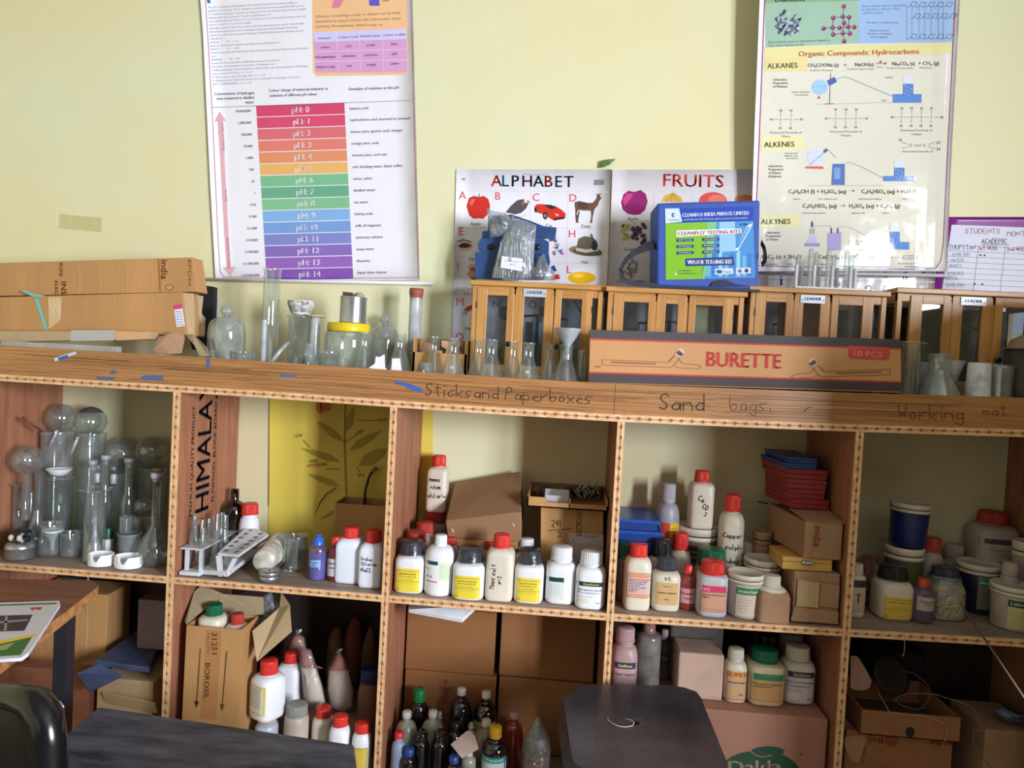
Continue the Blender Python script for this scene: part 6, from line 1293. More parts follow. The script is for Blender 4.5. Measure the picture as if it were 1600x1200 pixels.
bottle('reagent_bottle', 'white bottle with red cap and handwritten Sodium Chloride NaCl', 'bottle', 563, 602, 828, 921, body=WB, cap=REDC, cw=.62, ch=.22, sh=.62, nk=.80, sq=6, write=[('Sodium', -.72, .50, .075, -.02), ('Chloride', -.68, .41, .075, 0), ('NaCl', -.66, .29, .095, .0)])
A = at(522, 790, .20); B = at(604, 790, .20); openbox('cardboard_box', 'open brown cardboard box at the back right, behind the white bottles', ((A.x+.495-.010)/2, .243, ZM+sag(.31, ZM)+.0015), (.485-A.x), .085, at(560, 790, .20).z-ZM, CARD)
RD = pm('dark_bent_strip', (62, 46, 34), .6)
mb = MB(); mb.tube([at(493, 801, .285), at(500, 786, .285), at(510, 772, .285), at(525, 762, .285)], [.0008, .0016, .0016, .0012], RD, 8); tag(mb.build('bent_strip'), 'thin dark bent strip leaning on the yellow plant drawing, left one', 'strip')
mb = MB(); mb.tube([at(569, 792, .27), at(571, 765, .275), at(577, 744, .28), at(584, 734, .285)], .0035, RD, 8); mb.tube([at(582, 736, .285), at(588, 731, .285)], .005, pm('pale_strip_end', (150, 130, 96), .6), 8); tag(mb.build('bent_strip'), 'thick dark bent strip rising out of the cardboard box, right one', 'strip')

# ================================================================ third bay
SEAL = pm('sealed_dark_cap', (58, 58, 68), .22, var=.25, scale=60, bump=.4, bscale=120)
Y3 = [(614, 661, 843, 929, 'first yellow-labelled jar with dark sealed cap, next to the post', ('AMMONIUM SULPHATE', 'Purified')), (708, 759, 855, 943, 'yellow-labelled jar with a dark sealed cap, between the white bottle and the salt bottle', ('DI SODIUM HYDROGEN', 'PHOSPHATE')), (804, 850, 857, 945, 'yellow-labelled jar with dark sealed cap, right of the red-capped salt bottle', ('SODIUM SULPHITE', 'Anhydrous'))]
for x0, x1, yt, yb, l_, nm in Y3: bottle('reagent_jar', l_, 'jar', x0, x1, yt, yb, cap=SEAL, cw=.76, ch=.25, sh=.60, nk=.72, sq=3.6, capk='sealed', lab=(.04, .50, Lyellow(nm), .94), group='yellow-labelled reagent jars')
def Ltall(p, w, h):
    bg(p, w, h, (226, 226, 232)); p.rect(-w*.5, h*.80, w*.02, h*.95, (26, 66, 66), 1); p.rect(w*.08, h*.18, w*.5, h*.92, (204, 224, 186), 1); p.rect(-w*.5, h*.10, w*.02, h*.145, (196, 60, 66), 1); p.text('K', -w*.36, h*.84, h*.07, (230, 232, 236), 2, bold=.1)
    for i in range(7): p.rect(w*.12, h*(.80-.08*i), w*.44, h*(.815-.08*i), (150, 170, 140), 2)
    for i in range(2): p.ell(-w*(.36-.14*i), h*.32, w*.04, h*.05, (130, 130, 150), 1, 10)
    p.text('Ethanol', -w*.46, h*.60, h*.05, (70, 80, 110), 1, bold=.05)
bottle('reagent_bottle', 'tall round white bottle with narrow white cap and pale green label panel', 'bottle', 664, 710, 835, 934, cap=WHTC, cw=.42, ch=.16, sh=.66, nk=.83, nw=.40, sq=2.2, lab=(.20, .62, Ltall, .98))
bottle('salt_bottle', 'cream bottle with a red cap and vertical pencilled writing', 'bottle', 760, 804, 834, 942, body=HDPEC, cap=REDC, cw=.60, ch=.20, sh=.68, nk=.80, sq=5, write=[('Mass salt', -.35, .20, .085, PI/2-.06), ('m-2', .15, .28, .08, PI/2-.06)])
bottle('reagent_jar', 'white jar with white cap, teal band and pale side label, second from the right', 'jar', 853, 899, 853, 946, cap=WHTC, cw=.72, ch=.235, sh=.62, nk=.74, sq=3.4, lab=(.10, .50, lambda p, w, h: (bg(p, w, h, (214, 218, 214), 0, -w*.5, w*.12), p.rect(-w*.5, h*.78, w*.12, h*.98, (26, 66, 66), 1), [p.rect(-w*.44, h*(.64-.09*i), -w*.02, h*(.655-.09*i), (160, 164, 172), 1) for i in range(6)]), .94))
bottle('reagent_jar', 'white jar with white cap and a Qualikems label, rightmost of the front row', 'jar', 899, 946, 860, 954, cap=WHTC, cw=.72, ch=.235, sh=.60, nk=.74, sq=3.4, lab=(.07, .51, Lqual(('Light Magnesium Carbonate', 'Precipitated')), .94))
DCR = pm('deep_red_cap', (178, 52, 42), .5)
bottle('reagent_jar', 'dusty jar with a wide red lid, lowest at the left behind the first yellow-labelled jar', 'jar', 630, 668, 829, 905, Y=.12, body=HDPED, cap=DCR, cw=.82, ch=.2, sh=.66, nk=.78, sq=2.4)
bottle('reagent_jar', 'dusty jar with a wide red lid, second step of the red lids at the left', 'jar', 645, 682, 815, 890, Y=.185, body=HDPED, cap=DCR, cw=.8, ch=.2, sh=.66, nk=.78, sq=2.4)
o = bottle('reagent_jar', 'dusty jar with a wide red lid carrying the Ammonium chloride bottle', 'jar', 658, 700, 795, 880, Y=.25, body=HDPED, cap=DCR, cw=.76, ch=.2, sh=.66, nk=.78, sq=2.4)
zz = at(679, 797, .25).z; bottle('reagent_bottle', 'cream bottle with red cap and handwritten Ammonium chloride, standing high at the back', 'bottle', 668, 701, 711, 796, Y=.25, z=zz, body=HDPEC, cap=REDC, cw=.66, ch=.19, sh=.70, nk=.80, sq=5, foot=.92, write=[('Ammo', -.7, .55, .10, .02), ('nium', -.5, .42, .10, .02), ('chloride', -.75, .26, .10, .02)])
bottle('reagent_jar', 'jar with a red lid half hidden right of the narrow white cap', 'jar', 684, 716, 838, 900, Y=.13, body=HDPED, cap=DCR, cw=.8, ch=.16, sh=.66, nk=.82, sq=2.4)
bottle('reagent_jar', 'white jar with a flat red lid under the tilted brown carton', 'jar', 711, 757, 843, 900, Y=.13, body=HDPE, cap=DCR, cw=.72, ch=.13, sh=.62, nk=.84, sq=2.6)
bottle('reagent_jar', 'jar with a deep red cap just left of the salt bottle cap', 'jar', 752, 778, 846, 905, Y=.13, body=HDPED, cap=DCR, cw=.7, ch=.15, sh=.66, nk=.82, sq=2.4)
bottle('reagent_bottle', 'white bottle with a white cap behind the third yellow-labelled jar', 'bottle', 802, 842, 841, 905, Y=.13, cap=WHTC, cw=.56, ch=.24, sh=.55, nk=.72, nw=.5, sq=2.4)
# big tilted carton
c8 = [at(696, 814, .13), at(815, 800, .12), at(813, 736, .27), at(711, 753, .28)]; c8b = [at(700, 840, .135), at(814, 848, .125), at(818, 800, .275), at(705, 806, .285)]
b = at(757, 845, .15); b.z = ZM+.12; t = thing('flat_carton', 'large brown flat carton lying tilted on the back row of jars', 'box', b)
m_ = MB(); m_.hexa([p_-b for p_ in c8b], [p_-b for p_ in c8], pm('brown_kraft', (150, 112, 80), .75, var=.06, scale=6)); m_.build('lid_box', t, bevel=.002)
m_ = MB(); pgt = PR(lambda u, v, off: at(u, v, .122-off)-b, m_, 'metal', down=True)
for x_, y_ in ((706, 829), (801, 820)): pgt.line([(x_, y_-2), (x_+3, y_+2)], 1.6, (214, 206, 190), 0)
m_.build('staple', t)
m_ = MB(); m_.hexa([at(701, 852, .137)-b, at(812, 858, .127)-b, at(816, 806, .27)-b, at(707, 812, .28)-b], [at(703, 841, .139)-b, at(810, 847, .129)-b, at(815, 799, .27)-b, at(708, 805, .28)-b], CARD); m_.build('inner_tray', t)
# box 291/3 and tray
def pr291(p):
    K = (44, 38, 32); p.hand('291', 862, 823, 11, K, 1, .11, .66, rot=.05); p.line([(857, 829), (893, 826)], 1.2, K, 1); p.hand('3', 871, 840, 10, K, 1, .12, .8)
    p.text('ELECTRONICS', 909, 838, 9, (138, 96, 60), 1, rot=PI/2, w=42, bold=.06)
    p.poly([(889, 832), (943, 836), (942, 884), (888, 882)], (196, 180, 178), 0)
    p.line([(891, 835), (940, 838), (939, 880), (891, 878), (891, 835)], .6, (120, 110, 120), 1); p.text('1', 895, 846, 5, (90, 80, 90), 1, bold=.1); p.text('TEST REPORT', 912, 840, 2.6, (90, 80, 100), 1, w=22)
    for i in range(9): p.line([(892, 849+i*3.4), (939, 851+i*3.3)], .45, (150, 140, 150), 1)
carton('cardboard_box', 'brown cardboard box marked 291/3 in black handwriting, at the back right', [(845, 792), (943, 796), (943, 903), (845, 898)], .145, .14, CARD, prt=pr291, z0=ZM)
t = thing('carton_tray', 'shallow open cardboard tray of laboratory bits on the 291/3 box', 'tray'); zt_ = at(897, 794, .145).z+.002; Xa, Xb = at(824, 785, .13).x, .9905; Ya, Yb = .12, .292; t.location = ((Xa+Xb)/2, (Ya+Yb)/2, zt_); w_, d_ = Xb-Xa, Yb-Ya
mb = MB(); hh = .024
mb.box(-w_/2, w_/2, -d_/2, d_/2, 0, .003, CARD); mb.box(-w_/2+.045, w_/2, -d_/2, -d_/2+.003, 0, hh*.55, CARD); mb.box(-w_/2, -w_/2+.045, -d_/2, -d_/2+.003, 0, hh, CARD); mb.box(-w_/2, w_/2, d_/2-.003, d_/2, 0, hh+.006, CARD3)
for x in (-w_/2, w_/2-.003): mb.box(x, x+.003, -d_/2, d_/2, 0, hh+.003, CARD)
mb.build('tray', t); mb = MB(); mb.box(.004, .007, -d_/2, d_/2, .003, hh, CARD3); mb.build('partition', t)
b = t.location
mb = MB(); mb.box(-.028, .028, -.018, .018, 0, .002, WHTC)
for s_ in (-1, 1): mb.box(s_*.028-.001, s_*.028+.001, -.018, .018, 0, .017, WHTC); mb.box(-.028, .028, s_*.018-.001, s_*.018+.001, 0, .017, WHTC)
q = at(870, 776, .16); tag(mb.build('white_tray', loc=(q.x, .175, zt_+.012), rot=(.25, 0, 0)), 'small white plastic tray standing in the cardboard tray', 'tray')
q = at(843, 765, .2); 
for i, (x_, l_) in enumerate(((840, 'left coil of dull wire in the cardboard tray'), (852, 'right coil of dull wire in the cardboard tray'))):
    q = at(x_, 765, .22); mb = MB(); mb.lathe([(0, 0), (.012, 0), (.013, .01), (.012, .024), (.005, .027), (0, .026)], pm('dull_coil', (92, 74, 62), .6, var=.3, scale=90), 20); tag(mb.build('wire_coil', loc=(q.x, .225, zt_+.004)), l_, 'coil')
mb = MB(); r_ = random.Random(12)
for i in range(26):
    x0_, y0_ = 902+r_.uniform(0, 34), 758+r_.uniform(0, 22); Y0_ = .15+r_.uniform(0, .08); p0 = at(x0_, y0_, Y0_); p0.z = max(p0.z, zt_+.006); mb.tube([p0, p0+Vector((r_.uniform(-.02, .02), r_.uniform(-.01, .03), r_.uniform(.004, .022)))], .0008, pm('thin_steel', (206, 206, 210), .25, met=.6), 5)
tag(mb.build('wire_clips'), 'tangle of thin bright wire clips in the right half of the cardboard tray', 'wire clips', kind='stuff')
mb = MB(); r_ = random.Random(14)
for i in range(9):
    x0_ = 890+i*6.5+r_.uniform(-2, 2); q = at(min(x0_, 942), 765, .24); mb.blob((q.x, .235+r_.uniform(-.02, .03), zt_+.0205), .010, .010, .012, pm('dull_parts', (78, 70, 66), .4, var=.3, scale=60), .1, i, 10, 6)
tag(mb.build('small_parts'), 'dull dark round parts heaped at the back of the cardboard tray', 'small parts', kind='stuff')
# ================================================================ fourth bay
def L3a(p, w, h):
    bg(p, w, h, (222, 200, 90)); bg(p, w, h, (206, 178, 176), 1, -w*.42, w*.5, h*.04, h*.97); p.line([(-w*.42, h*.04), (w*.48, h*.04), (w*.48, h*.97), (-w*.42, h*.97), (-w*.42, h*.04)], h*.016, (70, 76, 60), 2)
    bg(p, w, h, (226, 140, 100), 2, -w*.36, w*.44, h*.80, h*.93); bg(p, w, h, (226, 140, 100), 2, -w*.36, w*.44, h*.08, h*.16)
    for i, (t_, f_) in enumerate((('BARIUM CHLORIDE', .6), ('Minimum assay 99.0%', .5), ('Maximum limits of', .46), ('impurities', .3), ('Chloride  0.005%', .5), ('Sulphate', .3), ('500 g', .2))): p.text(t_, -w*.33, h*(.70-.075*i), h*.045, (90, 70, 90), 3, w=w*f_*1.3, bold=.06)
bottle('reagent_bottle', 'cream bottle with red cap and bordered orange and pink label in the fourth bay', 'bottle', 975, 1016, 849, 956, body=HDPEC, cap=REDC, cw=.66, ch=.19, sh=.66, nk=.81, sq=4, lab=(.20, .60, L3a, .97))
bottle('reagent_jar', 'jar with dark grey cap, tan label and S-5 written on its shoulder', 'jar', 1018, 1061, 869, 957, body=HDPEC, cap=GREYC, cw=.68, ch=.25, sh=.62, nk=.74, sq=3.6, lab=(.13, .56, Lplain((206, 168, 118), rows=(('Sodium sulphide', 0, .52, .07, .7, None), ('500 g', 0, .24, .05, .2, None), ('Laboratory use', 0, .82, .05, .3, None)), K=(70, 54, 44)), .95), write=[('S-5', 0, .61, .07, 0)])
bottle('reagent_bottle', 'small reddish clear bottle with a red cap and pink label', 'bottle', 1060, 1088, 882, 955, body=glassy('red_clear_plastic', tint=(186, 96, 92), haze=.6, gl=.06, rough=.2, hcol=(170, 70, 66)), cap=REDC, cw=.55, ch=.19, sh=.56, nk=.80, sq=2, capk='smooth', lab=(.16, .50, Lplain((206, 150, 156), rows=(('Phenolphthalein', 0, .6, .14, .9, (130, 50, 60)), ('indicator', 0, .3, .12, .5, (130, 50, 60)))), .93))
def L3d(p, w, h):
    bg(p, w, h, (204, 152, 126)); bg(p, w, h, (206, 58, 104), 1, v0=h*.76, v1=h*.97); p.text('NICE', -w*.44, h*.80, h*.10, (240, 180, 200), 2, bold=.1)
    p.text('Ferrous Ammonium', -w*.42, h*.62, h*.055, (70, 50, 50), 2, w=w*.8, bold=.08); p.text('Sulphate', -w*.42, h*.53, h*.055, (70, 50, 50), 2, bold=.08); p.line([(-w*.46, h*.03), (w*.46, h*.03), (w*.46, h*.75), (-w*.46, h*.75), (-w*.46, h*.03)], h*.014, (150, 60, 70), 2)
    p.line([(-w*.42, h*.12), (w*.3, h*.12)], h*.01, (150, 60, 70), 2)
bottle('reagent_jar', 'white jar with a wide bright red lid, pink band and salmon label', 'jar', 1089, 1134, 875, 966, body=pm('cool_grey_plastic', (190, 188, 196), .4, var=.06), cap=REDC, cw=.80, ch=.24, sh=.70, nk=.77, nw=.74, sq=3.6, lab=(.10, .60, L3d, .96))
GRB = (44, 128, 74)
def Ltub(band=GRB, c=(206, 190, 176), t1='Laboratory Reagent'):
    def f(p, w, h):
        bg(p, w, h, c); bg(p, w, h, band, 1, v0=h*.72, v1=h*.95); p.text(t1, -w*.42, h*.79, h*.10, (206, 214, 190), 2, w=w*.8, bold=.06)
        for i in range(5): p.rect(-w*.38, h*(.55-.1*i), -w*.38+w*(.5-.05*i), h*(.56-.1*i), (130, 110, 100), 1)
        p.line([(w*.32, h*.56), (w*.32, h*.24)], h*.015, (70, 60, 60), 2); p.ell(w*.32, h*.2, w*.05, h*.08, (70, 60, 60), 2, 12); p.ell(w*.32, h*.2, w*.035, h*.06, c, 3, 12)
    return f
tub('reagent_tub', 'white round tub with dusty lid and a green-banded label, front of the fourth bay', 1136, 1190, 893, 970, lab=(.06, .76, Ltub(), 1.5))
bottle('reagent_bottle', 'bottle wrapped in brown cardboard with a cream cap', 'bottle', 1182, 1227, 898, 976, body=HDPEC, cap=HDPEC, cw=.56, ch=.24, sh=.60, nk=.76, sq=3.6)
t = bpy.data.objects['reagent_bottle.%03d' % 0] if 'reagent_bottle.000' in bpy.data.objects else None
wrapped = [o for o in C.objects if o.get('label') == 'bottle wrapped in brown cardboard with a cream cap'][0]
X, Yc, zb, r, h = spot(1182, 1227, 898, 976, None, ZM); mb = MB(); mb.loft([(0, r*1.05, r*1.05, 7), (.56*h, r*1.05, r*1.05, 7), (.66*h, r*.98, r*.98, 5), (.73*h, r*.66, r*.66, 3)], CARD3, 36, cap=False, smooth=False); mb.build('cardboard_wrap', wrapped)
zc_ = ZM+sag(1.488, ZM)+.0012
t = thing('cardboard_box', 'small brown carton with its front flap hanging, under the yellow wooden box', 'box', (0, 0, 0)); A = on(1236, 972, ZM); B = on(1312, 975, ZM); zt2 = at(1270, 895, .02).z-zc_; x0_, x1_ = A.x, min(B.x, 1.488); t.location = ((x0_+x1_)/2, .022, zc_); hw = (x1_-x0_)/2
mb = MB(); mb.box(-hw, hw, 0, .14, 0, zt2, CARD3); mb.build('case', t, bevel=.002)
mb = MB(); mb.slab([(-hw-.004, -.004, .004), (hw, -.004, .004), (hw, -.001, .030), (-hw+.002, -.001, .034)], .002, CARD3); mb.build('lower_flap', t); mb = MB(); mb.slab([(-hw+.006, -.003, .036), (.004, -.003, .036), (.004, -.003, zt2-.02), (-hw+.006, -.003, zt2-.016)], .002, CARD2); mb.slab([(.006, -.003, .040), (hw-.002, -.003, .038), (hw-.002, -.003, zt2-.022), (.006, -.003, zt2-.02)], .002, CARD3); mb.build('upper_flap', t)
YW = pm('yellow_varnished_wood', (206, 162, 74), .4, var=.12, scale=4, stretch=(1, 8, 8)); z1_ = zc_+zt2+.001; A = at(1222, 888, .03); B = at(1300, 892, .03); h2 = at(1262, 872, .03).z-z1_
t = thing('wooden_box', 'small yellow wooden box with a metal clasp between two cartons', 'box', ((A.x+B.x)/2, .03, z1_)); hw = (B.x-A.x)/2
mb = MB(); mb.box(-hw, hw, 0, .10, 0, h2*.60, YW); mb.build('case', t, bevel=.0015); mb = MB(); mb.box(-hw, hw, 0, .10, h2*.62, h2, YW); mb.build('lid', t, bevel=.0015); mb = MB(); 
for s_ in (-1, 0, 1): mb.lathe([(0, 0), (.0055, 0), (.004, .003), (0, .004)], TIN, 12, T=Matrix.Translation((s_*.008, 0, h2*.6)) @ Matrix.Rotation(PI/2, 4, 'X'))
mb.build('clasp', t, label='metal clasp')
z3_ = z1_+h2+.001; A = at(1257, 845, .025); B = at(1316, 848, .025); h3 = at(1286, 817, .025).z-z3_; x1_ = min(B.x, 1.488); hw = (x1_-A.x)/2; dx_ = 1.0
t = thing('cardboard_box', 'open brown carton with orange india printing under the red boxes', 'box', (A.x+hw, .025, z3_)); X0 = at(1204, 812, .20).x-(A.x+hw)
mb = MB(); P0 = [Vector((-hw, 0, 0)), Vector((hw, 0, 0)), Vector((hw, .20, 0)), Vector((X0, .20, 0))]; up = Vector((0, 0, h3)); mb.hexa(P0, [p_+up for p_ in P0], CARD3); mb.build('case', t, bevel=.0015)
mb = MB(); mb.slab([P0[0]+up+Vector((0, 0, .001)), P0[1]+up+Vector((.004, 0, .001)), P0[1]*.5+P0[2]*.5+up+Vector((0, 0, .012)), P0[0]*.6+P0[3]*.4+up+Vector((0, 0, .010))], .002, CARD3); mb.build('top_flap', t)
mb = MB(); p = PR(lambda u, v, off: Vector((u, -off, v)), mb, 'matte'); p.text('india', -hw*.50, h3*.90, .015, (186, 84, 52), 1, rot=-PI/2, w=.045, bold=.06); p.line([(-hw*.62, h3*.9), (-hw*.62, 0)], .0006, (190, 110, 76), 0); p.ell(-hw*.3, h3*.14, .010, .006, (186, 110, 80), 1, 14); p.ell(-hw*.3, h3*.14, .007, .004, (166, 128, 98), 2, 14); mb.build('printing', t)
RB = pm('maroon_box_card', (150, 44, 46), .5, var=.08); BB = pm('royal_blue_box', (30, 64, 140), .35, var=.1); zs = z3_+h3+.014
for i, (xa, xb, ya, yb, m_, l_) in enumerate(((1209, 1300, 786, 806, RB, 'lowest of the four flat maroon boxes stacked on the india carton'), (1207, 1290, 768, 786, RB, 'second from the bottom of the four flat maroon boxes'), (1204, 1293, 752, 768, RB, 'third from the bottom of the four flat maroon boxes'), (1204, 1295, 734, 752, RB, 'top one of the four flat maroon boxes, under the blue ones'), (1200, 1278, 723, 733, BB, 'lower of the two flat blue cases on top of the maroon boxes'), (1204, 1279, 714, 723, BB, 'upper of the two flat blue cases on top of the maroon boxes'))):
    A = at(xa+27, yb, .10); B = at(xb, yb, .10); hh = (at(1250, 733, .10).z-(z3_+h3+.014))/4-.0008 if m_ is RB else .0128
    w_ = min(B.x, 1.488)-A.x; t = thing('specimen_box', l_, 'box', (A.x+w_/2, .10, zs), .05-.03*(i % 3), 'flat boxes stacked on the india carton'); 
    mb = MB(); mb.hexa([(-w_/2, 0, 0), (w_/2-.004, 0, 0), (w_/2-.004, .15, 0), (-w_/2-.010, .15, 0)], [(-w_/2, 0, hh*.48), (w_/2-.004, 0, hh*.48), (w_/2-.004, .15, hh*.48), (-w_/2-.010, .15, hh*.48)], m_); mb.build('base', t, bevel=.001)
    mb = MB(); mb.hexa([(-w_/2-.001, -.001, hh*.52), (w_/2-.003, -.001, hh*.52), (w_/2-.003, .151, hh*.52), (-w_/2-.011, .151, hh*.52)], [(-w_/2-.001, -.001, hh), (w_/2-.003, -.001, hh), (w_/2-.003, .151, hh), (-w_/2-.011, .151, hh)], m_); mb.build('lid', t, bevel=.001)
    zs += hh+.0008
# blue cases at the left
BB2 = pm('bright_blue_case', (36, 84, 176), .3, var=.1)
zq = at(1000, 868, .12).z
for i, (yt_, l_, dx_) in enumerate(((853, 'lowest of the three bright blue cases at the left of the fourth bay', 8), (833, 'middle one of the three bright blue cases at the left', 6), (817, 'top one of the three bright blue cases, its dusty lid showing', 0))):
    z_a = zq+.0265*i+.001; A = 1.0075; B = at(1030+dx_, yt_, .14).x; t = thing('blue_case', l_, 'case', ((A+B)/2, .14, z_a), 0, 'bright blue cases in the fourth bay'); w_ = B-A
    mb = MB(); mb.box(-w_/2, w_/2-.004, 0, .145, 0, .015, BB); mb.build('base', t, bevel=.001); mb = MB(); mb.box(-w_/2, w_/2, -.003, .148, .0155, .0255, BB2); mb.build('lid', t, bevel=.002, label='bright blue lid')
zb_ = ZM+sag(1.03, ZM); 
bottle('reagent_jar', 'jar with dark green cap at the left end of the fourth bay behind a bottle', 'jar', 962, 990, 847, 936, Y=.075, body=pm('dim_plastic', (120, 112, 104), .5), cap=GRNC, cw=.9, ch=.24, sh=.6, nk=.74, sq=2.6, nw=.7)
tag(MB().box(1.0075, 1.0075+.08, .14, .285, 0, zq-zb_-.001, pm('brown_block_card', (96, 78, 60), .8)).build('cardboard_box', loc=(0, 0, zb_+.0055)), 'dim brown carton underneath the bright blue cases', 'box')
bottle('reagent_jar', 'white jar with a black cap behind the S-5 jar', 'jar', 1012, 1052, 842, 920, Y=.13, body=HDPEC, cap=BLK, cw=.74, ch=.27, sh=.55, nk=.72, sq=3)
o = bottle('reagent_bottle', 'cream bottle with red cap behind the small reddish bottle', 'bottle', 1046, 1079, 832, 905, Y=.15, body=HDPEC, cap=REDC, cw=.70, ch=.26, sh=.55, nk=.72, sq=2.6)
zk = at(1088, 828, .2).z
t = tub('reagent_tub', 'round tub with white lid, black label and dark ring, carrying the calcium bottle', 1054, 1120, 820, 905, Y=.20, body=pm('tub_tan', (150, 124, 100), .5), lab=(.30, .72, lambda p, w, h: (bg(p, w, h, (60, 54, 56)), p.text('Laboratory Reagent', 0, h*.55, h*.13, (196, 180, 160), 1, 'c', w=w*.7), p.line([(-w*.4, h*.4), (w*.4, h*.4), (w*.4, h*.8), (-w*.4, h*.8), (-w*.4, h*.4)], h*.02, (196, 180, 160), 1)), 1.3))
X, Yc, zb, r, h = spot(1054, 1120, 820, 905, .20, ZM); zk = zb+h+.0003
bottle('reagent_bottle', 'tall white bottle with a red cap and handwritten CaCO3 standing on the round tub', 'bottle', 1077, 1113, 735, 827, Y=.20, z=zk-sag(1.1, .8), body=HDPEC, cap=REDC, cw=.62, ch=.19, sh=.72, nk=.81, sq=5, write=[('Ca', -.5, .52, .12, -.5), ('CO', -.1, .38, .11, -.5), ('3', .1, .24, .09, -.4)])
def Lry(p, w, h): bg(p, w, h, (206, 70, 56), 0, -w*.5, -w*.08); bg(p, w, h, (222, 186, 40), 0, -w*.08, w*.5); [p.rect(-w*.02, h*(.84-.09*i), w*.40, h*(.86-.09*i), (130, 100, 40), 1) for i in range(6)]; [p.rect(w*(-.0+.14*i), h*.06, w*(.09+.14*i), h*.16, (60, 50, 50), 1) for i in range(3)]
bottle('reagent_bottle', 'grey bottle with grey cap and a red and yellow label at the back left', 'bottle', 1025, 1061, 755, 850, Y=.23, body=pm('grey_blue_plastic', (160, 160, 172), .4), cap=pm('grey_cap', (176, 176, 186), .4), cw=.58, ch=.17, sh=.66, nk=.82, nw=.52, sq=2.2, lab=(.30, .64, Lry, .80), rz=.25)
bottle('reagent_bottle', 'tall cream bottle, red cap, handwritten Copper sulphate', 'bottle', 1124, 1161, 772, 880, Y=.17, body=HDPEC, cap=REDC, cw=.66, ch=.16, sh=.72, nk=.83, sq=2.6, write=[('Copper', -.82, .60, .058, 0), ('sulph', -.6, .49, .058, 0), ('Cubes', -.7, .36, .06, -.03)])
bottle('reagent_jar', 'jar with a dark green lid behind the pink-banded jar', 'jar', 1086, 1134, 856, 930, Y=.115, body=HDPED, cap=GRNC, cw=.88, ch=.3, sh=.55, nk=.70, sq=2.6)
bottle('reagent_jar', 'dusty translucent jar with a cream lid behind the green-banded tub', 'jar', 1141, 1188, 846, 920, Y=.16, body=HDPED, cap=HDPEC, cw=.68, ch=.2, sh=.45, nk=.74, sq=3)
tub('reagent_tub', 'round tub with a dusty lid and dark ring behind the cardboard-wrapped bottle', 1163, 1218, 871, 935, Y=.125)
tub('reagent_tub', 'tan dusty tub at the back, left of the india carton, lower one', 1184, 1222, 850, 905, Y=.20, body=CARD3, lid=pm('tan_lid', (164, 130, 96), .6))
tub('reagent_tub', 'tan dusty tub further back, left of the india carton, upper one', 1176, 1204, 829, 880, Y=.262, body=CARD3, lid=pm('tan_lid', (164, 130, 96), .6))
mb = MB(); mb.tube([at(1184, 784, .27), at(1200, 787, .26)], .002, pm('dark_stick', (112, 66, 52), .6), 8); tag(mb.build('stick_end'), 'dark stick end poking out left of the maroon boxes', 'stick')

# ================================================================ fifth bay
bottle('reagent_bottle', 'white bottle at the left edge of the fifth bay, half behind the post', 'bottle', 1322, 1349, 880, 966, body=HDPEC, cap=HDPEC, cw=.7, ch=.18, sh=.7, nk=.8, sq=3, lab=(.1, .72, Lplain((200, 180, 160), band=(40, 40, 46), rows=(('T', 0, .3, .3, .3, None),)), .9))
bottle('reagent_jar', 'cream jar with a black cap and a yellow label, front left of the fifth bay', 'jar', 1367, 1419, 883, 971, body=HDPEC, cap=BLK, cw=.76, ch=.25, sh=.58, nk=.73, sq=3.4, lab=(.04, .46, Lyellow(('SODIUM CARBONATE',), (216, 180, 74)), .95))
bottle('reagent_bottle', 'small violet-grey bottle with an orange-red cap between two yellow-labelled jars', 'bottle', 1425, 1457, 903, 976, body=pm('violet_grey_plastic', (96, 80, 104), .3), cap=pm('orange_red_cap', (186, 70, 44), .4), cw=.54, ch=.18, sh=.62, nk=.80, nw=.5, sq=2, capk='smooth', lab=(.30, .62, Lplain((176, 160, 152), rows=(('Methyl orange', 0, .6, .12, .8, None), ('indicator', 0, .4, .1, .5, None))), .8))
t = bottle('reagent_jar', 'grey-capped yellow-labelled jar in a loose clear wrapper, fifth bay', 'jar', 1450, 1499, 885, 971, body=pm('dim_cream_plastic', (176, 158, 130), .4), cap=SEAL, cw=.76, ch=.24, sh=.55, nk=.74, sq=3.4, lab=(.04, .48, Lyellow(('Zinc',), (206, 170, 60)), .95))
X, Yc, zb, r, h = spot(1450, 1499, 885, 971, None, ZM); MB().loft([(.002, r*1.04, r*1.04, 3.2), (h*.5, r*1.07, r*1.07, 3), (h*.72, r*.9, r*.9, 2.4), (h*.84, r*.84, r*.84, 2)], POLY, 32, cap=False).build('clear_wrapper', t)
tub('reagent_tub', 'large round tub with cream lid and a dark blue body with green label band', 1497, 1556, 878, 962, body=pm('midnight_plastic', (34, 36, 66), .4), lab=(.10, .78, Ltub(GRB, (130, 120, 116)), 1.0))
tub('reagent_tub', 'low wide white tub at the right edge with a dark band on a yellowish label', 1551, 1612, 912, 990, lab=(.06, .76, Ltub((40, 62, 60), (190, 180, 130), 'Laboratory'), 1.5))
X, Yc, zb, r, h = spot(1384, 1438, 852, 920, .17, ZM)
tub('reagent_tub', 'greenish round tub with a cream lid carrying the dark blue tub', 1384, 1438, 852, 930, Y=.17, body=pm('murky_green_plastic', (88, 96, 70), .4))
tub('reagent_tub', 'dark blue round tub with a dusty lid standing tilted on another tub', 1391, 1447, 785, 858, Y=.17, z=zb+h+.001-sag(1.6, .8), body=pm('deep_blue_plastic', (24, 40, 104), .3), lid=HDPEC, tilt=(0, .02), H=at(1418, 787, .17).z-zb-h)
bottle('reagent_bottle', 'translucent bottle with an orange cap behind the small violet-grey bottle', 'bottle', 1436, 1470, 839, 930, Y=.17, body=HDPED, cap=pm('orange_red_cap', (186, 70, 44), .4), cw=.80, ch=.19, sh=.6, nk=.78, sq=2.2)
